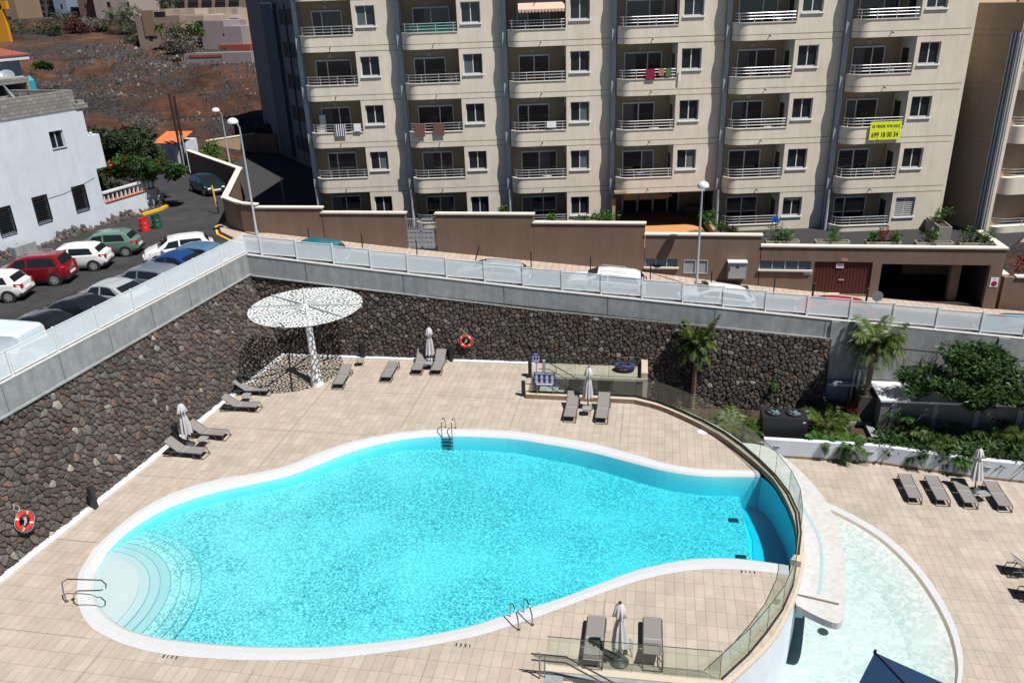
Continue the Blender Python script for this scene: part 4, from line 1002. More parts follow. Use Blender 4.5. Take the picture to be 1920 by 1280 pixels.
for r_ in range(4):
    a = P2+sd2*(-.15+r_*.2)+n2*.0; f.obox((a.x+n2.x*.06, a.y+n2.y*.06, 4.6), (a.x+n2.x*.06, a.y+n2.y*.06, 16.4), .1, .1, up=Vector((sd2.x, sd2.y, 0)))
PP(f.build('ribbed_fin', M['fin']), b2)
T2 = R(14); C2, S2_ = math.cos(T2), math.sin(T2)
class B2(MB):
    def add(s, vs, fs): return MB.add(s, [(39.0+4.0*C2+v[0]*C2-v[1]*S2_, -.75+4.0*S2_+v[0]*S2_+v[1]*C2, v[2]) for v in vs], fs)
for k_ in range(5):
    zl = 17.3-3*k_
    path = [(1.5, 0)] + arcp
    f = B2()
    for a in range(len(path)-1): f.add([(*path[a+1], zl-1), (*path[a], zl-1), (*path[a], zl), (*path[a+1], zl)], [(0,1,2,3)])
    ps = path+[(-3.8, 1.75), (1.5, 1.75)]
    f.add([(p[0], p[1], zl-.04) for p in ps], [tuple(range(len(ps)))[::-1]]); f.add([(p[0], p[1], zl-1) for p in ps], [tuple(range(len(ps)))])
    o2 = PP(f.build('balcony', M['stucco']), b2)
    f = B2(); 
    for hh in (.17, .34, .5): tb = MB(); tb.tube([(1.4, .08, zl+hh)]+[(AX+(AR-.08)*math.cos(t), AR-(AR-.08)*math.sin(t), zl+hh) for t in [math.pi/2+math.pi/2*k2/8 for k2 in range(9)]], .022, 6); f.add(tb.v, tb.f)
    for u in (.5, -.8, -2): f.box((u-.02, .06, zl-.03), (u+.02, .1, zl+.5))
    o3 = f.build('railing', M['steel'], o2)
    f = B2(); f.box((-3.8, 1.75, zl-1), (2, 2.0, zl+2)); PP(f.build('recess_wall', M['warmwall']), b2)
    f = B2(); f.box((-3.3, 1.7, zl-.7), (1.2, 1.75, zl+1.5)); PP(f.build('balcony_door', M['pane']), b2)
f = B2(); f.box((-4.05, .35, 5), (-3.84, 1.75, 17.9)); f.box((1.5, 0, 4.5), (6, 2, 18)); PP(f.build('bay_wall', M['stucco']), b2)

# --- the things on the balconies and the banner
def on_bay(name, i, u0, u1, z0, z1, v, m_, label, cat, group=None, thick=.02):
    f = BB(); f.i = i; f.box((u0, v-thick, z0), (u1, v, z1)); o = f.build(name, m_); return tag(o, label, cat, group)
zl = 11.35
bn = on_bay('for_sale_banner', 6, -1.95, -.62, 8.35-.55+.02, 8.35+.42, -.09, M['neon'], 'yellow for-sale banner with a phone number hanging over a balcony rail', 'banner')
bpy.data.objects.remove(bn)
bn = on_bay('for_sale_banner', 6, -2.3, -.44, 10.58, 11.64, -.1, M['neon'], 'yellow for-sale banner with a phone number hanging over a balcony rail', 'banner', thick=.01)
BM = Matrix(((CT, -ST, 0, 0), (ST, CT, 0, 0), (0, 0, 1, 0), (0, 0, 0, 1)))
def baytext(txt, i, u, v, z, size, m_, parent, xs=1):
    p = L(i, u, v, z); return textobj(txt, size, m_, parent, Matrix.Translation(p) @ BM @ Matrix.Rotation(R(90), 4, 'X'), xs=xs)
baytext('SE VENDE  FOR SALE', 6, -1.36, -.114, 11.36, .23, M['black'], bn, .78)
baytext('699 18 00 34', 6, -1.37, -.114, 10.86, .42, M['black'], bn, .72)
to = on_bay('towel', 1, -2.1, -1.4, 11.12, 11.88, -.09, M['signwhite'], 'navy and white striped beach towel over a balcony rail', 'towel', 'towels drying on the balconies')
f = BB(); f.i = 1
for k_ in range(5): f.box((-2.08+k_*.14, -.115, 11.12), (-2.01+k_*.14, -.11, 11.88))
f.build('stripe', mat('navy', (.01,.015,.05), .8), to)
on_bay('towel', 1, -.84, -.38, 11.4, 11.88, -.09, M['signwhite'], 'small white towel with print at the right end of the striped towel balcony', 'towel', 'towels drying on the balconies')
on_bay('towel', 1, -3.3, -2.75, 11.36, 11.8, .15, M['rope'], 'pale blue-white patterned cloth at the left end of the striped towel balcony', 'towel', 'towels drying on the balconies')
mt = mat('towel_brown', (.17,.075,.07), .95, noise=.15, nscale=12)
on_bay('towel', 2, -3.37, -2.72, 11.05, 11.88, -.09, mt, 'left of two maroon brown towels over the same balcony rail', 'towel', 'towels drying on the balconies')
on_bay('towel', 2, -2.14, -1.46, 11.08, 11.88, -.09, mt, 'right of two maroon brown towels over the same balcony rail', 'towel', 'towels drying on the balconies')
on_bay('towel', 4, -2.15, -1.6, 14.25, 14.91, -.06, mat('towel_crimson', (.25,.01,.06), .9), 'crimson towel over the rail of a balcony in the fourth bay', 'towel', 'towels drying on the balconies')
on_bay('towel', 4, -1.36, -1.05, 14.48, 14.91, -.05, mat('towel_peach', (.4,.18,.1), .9), 'small peach cloth next to the crimson towel', 'towel', 'towels drying on the balconies')
on_bay('towel', 4, -.95, -.6, 14.42, 14.91, -.05, mat('towel_green', (.1,.16,.06), .9), 'dark green and yellow cloth right of the peach cloth', 'towel', 'towels drying on the balconies')
on_bay('white_cloth', 4, -.14, -.02, 14.15, 14.95, -.12, M['signwhite'], 'folded white parasol cloth hanging beside a window of the fourth bay', 'cloth')
on_bay('towel', 3, -1.5, -.92, 11.5, 11.87, -.06, M['sill'], 'pale grey round-edged towel over a balcony rail of the third bay', 'towel', 'towels drying on the balconies')
f = BB(); f.i = 2; f.box((-2.6, .1, 17.38), (-.3, .12, 17.84)); tb = MB()
pts = [(-2.7+1.0*math.cos(t), 1.1-1.0*math.sin(t)) for t in [math.pi/2+math.pi/2*k2/8 for k2 in range(8)]]
for a, b in zip(pts, pts[1:]): f.add([(*a, 17.38), (*b, 17.38), (*b, 17.84), (*a, 17.84)], [(0,1,2,3)])
tag(f.build('green_windbreak', mat('green_screen', (.01,.16,.12), .7)), 'green fabric windbreak behind a balcony rail near the top of the second bay', 'screen')
aw = BB(); aw.i = 3; aw.add([(-3.1, .6, 19.25), (-.35, .6, 19.25), (-.32, -.15, 18.45), (-3.12, -.15, 18.45)], [(0,1,2,3)])
aw.add([(-3.1, .6, 19.23), (-.35, .6, 19.23), (-.32, -.15, 18.43), (-3.12, -.15, 18.43)], [(3,2,1,0)])
for k_ in range(14): x = -3.12+k_*.2; aw.add([(x, -.152, 18.45), (x+.2, -.152, 18.45), (x+.17, -.152, 18.3), (x+.1, -.152, 18.26), (x+.03, -.152, 18.3)], [(4,3,2,1,0)])
tag(aw.build('awning', mat('awning_cloth', (.62,.42,.33), .8)), 'pale salmon awning with scalloped edge over a top balcony', 'awning')
f = BB(); f.i = 1; f.box((-3.3, 1.2, 10.7), (-2.9, 1.3, 12.35)); f.build('board', M['frame']); tag(bpy.data.objects['board'], 'white board leaning inside the balcony with the striped towel', 'board')

# ================================================================== MESH FENCES
M['perf'] = meshmat('perforated_sheet', (.72,.8,.86), .045, .85)
lf = tag(empty('car_park_fence', (-5, -20, 6.2)), 'white perforated metal fence on top of the left retaining wall beside the car park', 'fence')
ldir = (Vector((XL(-45, 5), -45, 0))-Vector((XL(-10.4, 5), -10.4, 0))).normalized()
P0_ = Vector((XL(-10.4, 5)-.13, -10.4, 6.2))
def panelobj(p, q, h, z0, z1, root, name='mesh_panel'):
    """perforated sheet between p and q; own axes so that the holes follow the sheet"""
    d = Vector((q[0]-p[0], q[1]-p[1], 0)); L_ = d.length; me = bpy.data.meshes.new(name)
    me.from_pydata([(0,0,0),(L_,0,z1-z0),(L_,0,z1-z0+h),(0,0,h),(0,.004,0),(L_,.004,z1-z0),(L_,.004,z1-z0+h),(0,.004,h)], [], [(0,1,2,3)]); me.materials.append(M['perf'])
    o = bpy.data.objects.new(name, me); C.objects.link(o); o.parent = root; o.location = Vector((p[0], p[1], z0))-root.location; o.rotation_euler = (0, 0, math.atan2(d.y, d.x))
    fr = MB(); w_ = .03
    for a, b in (((0,0,0),(L_,0,z1-z0)), ((0,0,h),(L_,0,z1-z0+h))):
        fr.obox(a, b, w_, w_) if a[0] != b[0] else fr.box((a[0]-w_/2, -w_/2, a[2]), (a[0]+w_/2, w_/2, b[2]))
    fr.build('panel_frame', M['whitemetal'], o); return o
t = 0; k_ = 0
while t < 32:
    a = P0_+ldir*(t+.06); b = P0_+ldir*(t+2.3); panelobj(a, b, .98, 6.26, 6.26, lf)
    po = MB(); c_ = P0_+ldir*t; po.box((c_.x-.035, c_.y-.035, 6.15), (c_.x+.035, c_.y+.035, 7.28)); PP(po.build('post', M['whitemetal']), lf); t += 2.38
rf = tag(empty('street_fence', (15, -10.4, 4)), 'white perforated metal fence stepping down the street on the back retaining wall', 'fence')
px = [461, 491, 557.5, 626, 696, 765, 837.5, 909, 981, 1054, 1127.5, 1204, 1280, 1356, 1435, 1512.5, 1592.5, 1672.5, 1754, 1837.5]
xs = [-4.35, -3.2] + [onp(p_, 0, (0, -10.45, 0), (0, 1, 0)).x for p_ in []]
xs = []
for p_ in px:
    y_ = 478+(p_-456)*(637-478)/(1920-456); xs.append(ony(p_, y_-6, -10.45).x)
xs += [xs[-1]+2.12, xs[-1]+4.24, xs[-1]+6.4, xs[-1]+8.5, xs[-1]+10.6]
for a, b in zip(xs, xs[1:]):
    za = ctop(a)+.16; zb = ctop(b)+.1; m_ = (za+zb)/2
    dz = (zb-za)*.5
    panelobj((a+.05, -10.45), (b-.05, -10.45), .98, m_-dz*.5+.06, m_+dz*.5+.06, rf)
for a in xs:
    po = MB(); po.box((a-.035, -10.49, ctop(a)), (a+.035, -10.41, ctop(a)+1.28)); PP(po.build('post', M['whitemetal']), rf)

# ================================================================== CARS
def lofted(name, prof, m_, parent, smooth=True):
    """prof: list of (x, [ (y,z)... ]) cross-sections, half; mirrored"""
    mb = MB(); rings = []
    for x, half in prof:
        ring = [(x, -y, z) for y, z in half] + [(x, y, z) for y, z in half[::-1]]
        rings.append(ring)
    n = len(rings[0]); vs = [v for r in rings for v in r]; fs = []
    for i in range(len(rings)-1):
        for k in range(n-1): fs.append((i*n+k, (i+1)*n+k, (i+1)*n+k+1, i*n+k+1))
        fs.append((i*n+n-1, (i+1)*n+n-1, (i+1)*n, i*n))
    fs.append(tuple(range(n))); fs.append(tuple((len(rings)-1)*n+k for k in range(n))[::-1])
    mb.add(vs, fs); o = mb.build(name, m_, parent, recalc=True); return smoothby(o, 35)
def make_car(kind, pm, L_=3.95, W=1.68, H=1.46):
    """car pointing to +x, origin on the ground in the middle"""
    t = empty({'van': 'van', 'suv': 'parked_car'}.get(kind, 'parked_car'))
    h2 = L_/2
    if kind == 'hatch': top = [(-h2, .55), (-h2+.06, .9), (-h2+.28, 1.0), (-h2+.55, H-.12), (-h2+.85, H-.03), (-.1, H), (.5, H-.07), (1.15, .98), (h2-.45, .86), (h2-.12, .7), (h2, .48)]
    elif kind == 'sedan': top = [(-h2, .55), (-h2+.08, .92), (-h2+.55, .98), (-h2+1.2, H-.1), (-h2+1.5, H-.02), (-.1, H), (.45, H-.07), (1.15, .95), (h2-.45, .84), (h2-.12, .68), (h2, .48)]
    elif kind == 'suv': top = [(-h2, .6), (-h2+.05, .98), (-h2+.14, 1.08), (-h2+.42, H-.1), (-h2+.7, H-.01), (-.1, H), (.5, H-.07), (1.12, 1.08), (h2-.4, .98), (h2-.1, .8), (h2, .55)]
    else: top = [(-h2, .6), (-h2+.02, 1.1), (-h2+.04, 1.2), (-h2+.1, H-.1), (-h2+.25, H), (.3, H), (.85, H-.1), (1.45, 1.12), (h2-.3, 1.0), (h2-.06, .82), (h2, .55)]
    def tz(x): return lerpt(top, x)
    ri = 3 if kind != 'van' else 3
    xr0, xr1, xf1, xf0 = top[2][0], top[ri][0], top[6][0], top[7][0]     # rear screen foot/top, windscreen top/foot
    belt = .93 if kind in ('hatch', 'sedan') else 1.03
    if kind == 'van': belt = 1.12
    def hw(x):                                        # half width at belt
        s = 1-.16*max(0, (abs(x)-h2+.75)/.75)**2; return W/2*s
    def sect(x):
        z2 = tz(x); b = min(belt-.02*(x > 0), z2-.04); w_ = hw(x); tum = .34*(max(z2-b, 0)-.04) if kind != 'van' else .12*(max(z2-b, 0)-.04)
        wr = w_-max(tum, 0); z0 = .2+.1*max(0, (abs(x)-h2+.5)/.5)
        return [(w_-.1, z0), (w_-.02, z0+.14), (w_+.0, (b+z0)/2+.05), (w_-.015, b-.03), (w_-.04, b), (wr-.02, z2-.07), (wr-.1, z2-.02), (wr*.55, z2), (0, z2+.012)]
    xs_ = sorted(set([p[0] for p in top]+[-h2+.4, -1.0, -.6, .2, .8, h2-.75, h2-.25]))
    lofted('body', [(x, sect(x)) for x in xs_], pm, t)
    o_ = .006
    def side(sgn, xa, xb, xc, xd, name='side_window'):
        """quad in the greenhouse side: bottom xa..xb, top xd..xc"""
        mb = MB(); rows = []
        for tt in (0.06, .5, .94):
            row = []
            for ss in range(7):
                x = (xa+(xb-xa)*ss/6)*(1-tt)+(xd+(xc-xd)*ss/6)*tt
                s_ = sect(x); a, b = s_[4], s_[5]
                zt = b[1]-.02; y = a[0]+(b[0]-a[0])*tt+o_*1.6; z = a[1]+.02+(max(zt, a[1]+.05)-a[1]-.02)*tt
                row.append((x, sgn*y, z))
            rows.append(row)
        vs = [v for r in rows for v in r]; fs = [(r*7+c, r*7+c+1, (r+1)*7+c+1, (r+1)*7+c) if sgn < 0 else (r*7+c+1, r*7+c, (r+1)*7+c, (r+1)*7+c+1) for r in range(2) for c in range(6)]
        mb.add(vs, fs); mb.build(name, M['carglass'], t)
    mp_ = -.05 if kind != 'van' else .45
    for sgn in (-1, 1):
        if kind != 'van':
            side(sgn, mp_+.05, xf0-.22, xf1-.02, mp_+.04); side(sgn, xr0+.3, mp_-.05, mp_-.05, xr1+.22)
            if kind == 'sedan' : pass
        else: side(sgn, .5, xf0-.25, xf1-.05, .52)
    def screen(x0, x1, name):
        mb = MB(); n = 6; vs = []
        for r in range(4):
            x = x0+(x1-x0)*(.05+.9*r/3); s_ = sect(x); wtop = s_[6][0]-.03; w__ = wtop if wtop > .3 else .5; z = tz(x)+.012
            for c in range(n+1): vs.append((x+(.012 if x1 < x0 else -.012)*0, -w__+2*w__*c/n, z-.008*abs(c-n/2)/(n/2)*2))
        mb.add(vs, [(r*(n+1)+c, r*(n+1)+c+1, (r+1)*(n+1)+c+1, (r+1)*(n+1)+c) for r in range(3) for c in range(n)]); o = mb.build(name, M['carglass'], t, recalc=False); o.location.z = .004; 
    screen(xf0, xf1, 'windscreen')
    if kind != 'van':
        mb = MB(); vs = []
        for r in range(4):
            x = xr0+(xr1-xr0)*(.08+.8*r/3); s_ = sect(x); w__ = max(s_[6][0]-.05, .45)
            for c in range(7): vs.append((x-.012, -w__+2*w__*c/6, tz(x)+.008))
        mb.add(vs, [(r*7+c, r*7+c+1, (r+1)*7+c+1, (r+1)*7+c) for r in range(3) for c in range(6)]); mb.build('rear_window', M['carglass'], t)
    wr_ = .3 if kind != 'suv' else .33
    for x in (-h2+.68, h2-.72):
        for sgn in (-1, 1):
            y = sgn*(W/2-.07)
            mb = MB(); cyl = [(wr_+.055, 0)]
            a = MB(); N = 20; vs = []
            for k in range(N): tt = 2*math.pi*k/N; vs += [(x+(wr_+.06)*math.cos(tt), sgn*(W/2+.004), wr_+(wr_+.06)*math.sin(tt)), (x+(wr_+.06)*math.cos(tt), sgn*(W/2-.2), wr_+(wr_+.06)*math.sin(tt))]
            a.add(vs, [tuple(2*k for k in range(N)) if sgn < 0 else tuple(2*k for k in range(N))[::-1]]+[(2*k, 2*k+1, (2*k+3) % (2*N), (2*k+2) % (2*N)) for k in range(N)]); a.build('wheel_arch', M['trim'], t)
            def disc_(r0, y0, y1, m_, nm, par):
                c = MB(); vs = []; 
                for k in range(N): tt = 2*math.pi*k/N; vs += [(x+r0*math.cos(tt), sgn*y0, wr_+r0*math.sin(tt)), (x+r0*math.cos(tt), sgn*y1, wr_+r0*math.sin(tt))]
                c.add(vs, [tuple(2*k for k in range(N)), tuple(2*k+1 for k in range(N))[::-1]]+[(2*k, 2*k+1, (2*k+3) % (2*N), (2*k+2) % (2*N)) for k in range(N)]); return c.build(nm, m_, par, recalc=True)
            wh = disc_(wr_, W/2+.012, W/2-.17, M['tyre'], 'wheel', t)
            disc_(wr_*.66, W/2+.018, W/2, M['rim'], 'rim', wh)
            sp = MB()
            for k in range(5):
                tt = 2*math.pi*(k+.5)/5; cx, cz = x+wr_*.42*math.cos(tt), wr_+wr_*.42*math.sin(tt); n8 = 8
                sp.add([(cx+wr_*.13*math.cos(2*math.pi*q/n8), sgn*(W/2+.02), cz+wr_*.13*math.sin(2*math.pi*q/n8)) for q in range(n8)], [tuple(range(n8))])
            sp.build('spoke_gap', M['tyre'], wh)
    for sgn in (-1, 1):
        s_ = sect(h2-.2); c = MB(); y = s_[3][0]
        c.add([(h2-.42, sgn*(hw(h2-.42)+.008), .74), (h2-.42, sgn*(hw(h2-.42)-.0), .83), (h2-.1, sgn*(hw(h2-.1)-.1), .68), (h2-.07, sgn*(hw(h2-.1)-.05), .58), (h2-.03, sgn*.42, .6), (h2-.08, sgn*.45, .7)], [(0,1,2,3), (3,2,5,4)]); c.build('head_lamp', M['headl'], t)
        c = MB(); zt_ = .98 if kind != 'suv' else 1.1; c.add([(-h2+.3, sgn*(hw(-h2+.3)+.006), .82), (-h2+.32, sgn*(hw(-h2+.32)-.01), zt_-.02), (-h2+.02, sgn*(hw(-h2)-.04), zt_-.06), (-h2-.012, sgn*(hw(-h2)-.02), .72), (-h2-.014, sgn*(hw(-h2)-.26), .74), (-h2+.0, sgn*(hw(-h2)-.24), zt_-.08)], [(0,1,2,3), (3,2,5,4)]); c.build('tail_lamp', M['taill'], t)
        c = MB(); c.box((xf0-.32, sgn*(W/2+.02)-.07, belt-.03), (xf0-.2, sgn*(W/2+.02)+.09, belt+.09)); c.build('mirror', pm if kind != 'van' else M['trim'], t)
        c = MB()
        for x in (-.2, .85): c.box((x-.16, sgn*(W/2+.006)-.012, belt-.14), (x, sgn*(W/2+.006)+.012, belt-.11))
        c.build('door_handle', M['chrome'] if kind == 'suv' else pm, t)
        c = MB(); c.box((-.12, sgn*(W/2+.001)-.003, .35), (-.11, sgn*(W/2+.001)+.003, belt)); c.box((1.0, sgn*(W/2+.001)-.003, .35), (1.01, sgn*(W/2+.001)+.003, belt)); c.build('door_gap', M['trim'], t)
    c = MB(); c.box((h2-.03, -.3, .42), (h2+.022, .3, .54)); c.build('number_plate', M['plank'], t)
    c = MB(); c.box((-h2-.022, -.3, .52), (-h2+.03, .3, .64)); c.build('number_plate', M['plank'], t)
    c = MB(); c.box((-h2-.02, -W/2+.12, .3), (-h2+.2, W/2-.12, .44)); c.box((h2-.2, -W/2+.14, .26), (h2+.012, W/2-.14, .36)); c.build('bumper_trim', M['trim'], t)
    if kind == 'suv':
        for sgn in (-1, 1):
            c = MB(); c.tube([(-1.0, sgn*.52, H+.0), (-.9, sgn*.52, H+.06), (.3, sgn*.52, H+.06), (.4, sgn*.52, H-.02)], .018, 6); c.build('roof_rail', M['rim'], t)
    return t
def place_car(t, x, y, z, deg, label, group='cars in the car park', cat='car'):
    t.location = (x, y, z); t.rotation_euler = (0, 0, R(deg)); tag(t, label, cat, group); return t
gz_ = 5.72
cp_ = dict
red = paint('paint_red', (.16, .006, .012)); whi = paint('paint_white', (.72, .74, .76)); grn = paint('paint_green', (.1, .19, .16)); blu = paint('paint_blue', (.012, .05, .17)); blu2 = paint('paint_light_blue', (.07, .15, .27))
sil = paint('paint_silver', (.33, .36, .4)); gry = paint('paint_grey', (.13, .16, .2)); bla = paint('paint_black', (.01, .011, .014)); vanw = paint('paint_van', (.55, .66, .74), .4); dkg = paint('paint_dark_green', (.006, .02, .02)); teal = paint('paint_teal', (.01, .14, .2))
place_car(make_car('suv', red, 4.0, 1.73, 1.62), -14.45, -14.95, gz_, 194, 'dark red five-door car with roof rails, nose to the white house')
place_car(make_car('hatch', whi, 3.95, 1.68, 1.44), -13.9, -12.45, gz_, 196, 'white three-door hatchback between the red car and the green hatchback')
place_car(make_car('hatch', grn, 3.8, 1.66, 1.46), -13.6, -9.7, gz_, 195, 'metallic green hatchback nearest the oil drums')
place_car(make_car('hatch', whi, 3.85, 1.66, 1.46), -15.0, -17.6, gz_, 194, 'white hatchback cut off by the left edge of the photo')
place_car(make_car('hatch', whi, 3.95, 1.68, 1.46), -8.45, -10.55, gz_, 212, 'white hatchback pulling out, nose pointing at the green hatchback')
place_car(make_car('hatch', blu2, 3.9, 1.66, 1.44), -6.7, -12.0, gz_, 174, 'light blue car half hidden by the corner of the mesh fence')
place_car(make_car('sedan', blu, 4.2, 1.7, 1.43), -6.95, -13.6, gz_, 172, 'bright blue car parked behind the white hatchback that is pulling out')
place_car(make_car('hatch', gry, 4.1, 1.7, 1.43), -7.15, -15.9, gz_, 172, 'grey-blue car parked between the bright blue and the silver car')
place_car(make_car('sedan', sil, 4.1, 1.7, 1.43), -7.55, -18.35, gz_, 171, 'silver saloon parked tail to the mesh fence')
place_car(make_car('sedan', bla, 4.2, 1.72, 1.41), -7.85, -20.6, gz_, 171, 'glossy black saloon next to the silver saloon')
place_car(make_car('sedan', bla, 4.2, 1.74, 1.41), -8.15, -22.7, gz_, 172, 'glossy black saloon next to the white van')
place_car(make_car('van', vanw, 4.4, 1.8, 1.85), -8.3, -25.3, gz_, 176, 'white panel van parked against the mesh fence at the left edge', cat='van')
place_car(make_car('hatch', dkg, 3.9, 1.65, 1.42), -16.1, 6.95, gz_, -40, 'very dark green hatchback parked by the brown wall up the road', 'cars parked along the street')
def street_car(kind, pm, pxx, label, L_=4.1, W=1.7, H=1.45, y=-9.4, d=0):
    x = ony(pxx, 478+(pxx-456)*.1086, y).x; z = stz(x)-.16; sl_ = (stz(x+1.5)-stz(x-1.5))/3
    t = make_car(kind, pm, L_, W, H); t.location = (x, y, z); t.rotation_euler = (0, -math.atan(sl_) if not d else math.atan(sl_), R(180*d)); t.rotation_mode = 'XYZ'
    tag(t, label, 'car', 'cars parked along the street'); return t
street_car('hatch', teal, 588, 'teal car behind the upper left part of the street fence', d=1)
street_car('hatch', sil, 925, 'silver hatchback behind the street fence, left of the white estate', d=1, H=1.3)
street_car('suv', whi, 1135, 'white estate car behind the middle of the street fence', H=1.48, L_=4.4, d=1)
street_car('hatch', whi, 1340, 'white small car behind the street fence, near the tall street lamp', d=1, H=1.3)
street_car('hatch', paint('paint_bright_red', (.35, .02, .03)), 1560, 'bright red car behind the street fence below the brown garage door', d=1, H=1.3)
street_car('hatch', teal, 1900, 'pale teal car behind the street fence at the right edge', d=1, H=1.28)

# ================================================================== STREET FURNITURE
def lamp(x, y, z, h, ang, label, scale=1):
    t = empty('street_lamp', (x, y, z)); tag(t, label, 'street lamp', 'domed street lamps')
    c = MB(); c.lathe((0,0,0), [(.12, 0), (.12, .3), (.075, .35), (.06, h-1.0), (.045, h-.3)], 10); smoothby(c.build('pole', M['lampgrey'], t), 50)
    dx, dy = math.cos(ang)*.42, math.sin(ang)*.42
    c = MB(); c.tube([(0, 0, h-.35), (dx*.3, dy*.3, h-.12), (dx, dy, h-.06)], .035, 8); c.build('arm', M['lampgrey'], t)
    c = MB(); c.lathe((dx, dy, h-.08), [(.33, 0), (.33, .05), (.3, .16), (.22, .25), (.1, .3), (.01, .31)], 18); o = c.build('dome', M['white'], t); smoothby(o, 60)
    c = MB(); c.lathe((dx, dy, h-.14), [(.25, 0), (.28, .06)], 18); c.build('diffuser', M['steelgrey'], t)
    return t
M['lampgrey'] = mat('galvanised_steel', (.33,.37,.4), .45, metal=.2)
b_ = onz(1306, 531, 3.4); y_ = -6.75; b_ = ony(1306, 531, y_)
lamp(b_.x, y_, stz(b_.x), 5.85, R(80), 'tall street lamp on the pavement in front of the louvred brown wall')
b_ = onz(482, 441, 5.85); lamp(b_.x, b_.y, 5.8, 7.05, R(170), 'street lamp at the bend of the brown wall, beside the mesh fence corner')
b_ = Vector((-17.5, 13.6, 5.7)); pb = ony(433, 318, 12.5)
lamp(pb.x, 12.5, 5.7, ony(404, 207, 12.5).z-5.7+.0, R(190), 'farther street lamp behind the brown wall, in front of the hillside')
# black pavement posts
for k_, (px_, py_, hh) in enumerate([(580, 450, 1.0), (680, 464, 1.0), (782, 477, 1.0), (890, 487, 1.0), (996, 500, 1.0), (1107, 505, 1.0), (1219, 525, 1.0), (1333, 537, 1.0), (1450, 552, 1.0), (1523, 558, .95), (1623, 571, .95)]):
    p = ony(px_, py_, -6.7); z = stz(p.x); t = empty('pavement_post', (p.x, -6.7, z))
    where = ['left of the first mesh panels', 'between the first post and the metal gates', 'in front of the metal gates', 'leaning, right of the metal gates', 'second to the right of the gates', 'behind the white estate car', 'under the left strip window', 'just right of the tall street lamp', 'below the long strip window', 'left of the brown garage door', 'right of the brown garage door'][k_]
    tag(t, 'black pavement post, '+where, 'bollard', 'black posts along the pavement')
    lean = .3 if k_ == 3 else 0
    c = MB(); r_ = .035 if k_ < 9 else .06
    c.tube([(0,0,0), (lean, 0, hh)], r_, 8); c.build('post', M['bollard'], t)
    c = MB(); c.lathe((lean,0,hh), [(r_*1.3, 0), (r_*1.3, .05), (r_*.5, .09)], 8); c.build('post_cap', M['bollard'], t)
# yellow post and small posts by the corner
p = onz(410, 400, 5.75); t = empty('traffic_post', (p.x, p.y, 5.72)); tag(t, 'short black post with yellow top at the bend of the brown wall', 'post')
MB().tube([(0,0,0),(0,0,.9)], .05, 8).build('post', M['bollard'], t); MB().tube([(-.05,0,.5),(-.2,0.1,2.0)], .06, 8).build('yellow_band', M['yellow'], t)
# back of a round road sign
p = ony(1645, 555, -9.9); x = p.x; t = tag(empty('road_sign', (x, -7.2, stz(x))), 'round road sign seen from behind, at the right of the garage door', 'road sign')
p = ony(1645, 555, -7.2); t.location.x = p.x
c = MB(); c.tube([(0,0,-.1),(0,0,p.z-stz(x)+.1)], .03, 8); c.build('pole', M['steelgrey'], t)
c = MB(); zz = p.z-stz(x); N = 24; vs = [(.3*math.cos(2*math.pi*k/N), -.03, zz+.3*math.sin(2*math.pi*k/N)) for k in range(N)]+[(.3*math.cos(2*math.pi*k/N), -.045, zz+.3*math.sin(2*math.pi*k/N)) for k in range(N)]
c.add(vs, [tuple(range(N)), tuple(range(N, 2*N))[::-1]]+[(k, (k+1) % N, N+(k+1) % N, N+k) for k in range(N)]); c.build('disc', mat('sign_back', (.35,.38,.4), .35, metal=.3), t, recalc=True)
# manhole covers
for px_, py_, w_ in ((1320, 530, .28), (1388, 536, .9), (1348, 534, .35)):
    p = ony(px_, py_, -5.75); MB().box((p.x-w_/2, -6.0, stz(p.x)-.05), (p.x+w_/2, -5.5, stz(p.x)+.02)).build('manhole_cover', M['bollard']); tag(bpy.context.scene.collection.objects[-1], ['small dark cover right of the street lamp foot', 'wide dark pavement grille under the grey cabinet', 'narrow dark cover left of the wide grille'][[1320, 1388, 1348].index(px_)], 'manhole cover')
# lidded oil drums
for x, y, m_, lb in ((-14.45, -4.55, M['red'], 'red oil drum used as a bin near the green hatchback'), (-14.05, -3.75, M['green'], 'dark green oil drum beside the red drum')):
    t = tag(empty('oil_drum', (x, y, 5.72)), lb, 'drum', 'oil drums used as bins')
    c = MB(); c.lathe((0,0,0), [(.29, 0), (.3, .02), (.29, .28), (.305, .3), (.29, .32), (.29, .56), (.305, .58), (.29, .6), (.29, .86), (.305, .88), (.27, .88), (.27, .6)], 20); c.build('body', m_, t)
    c = MB(); c.lathe((0,0,.6), [(.265, 0), (.265, .02)], 16); c.build('contents', M['soil'], t)

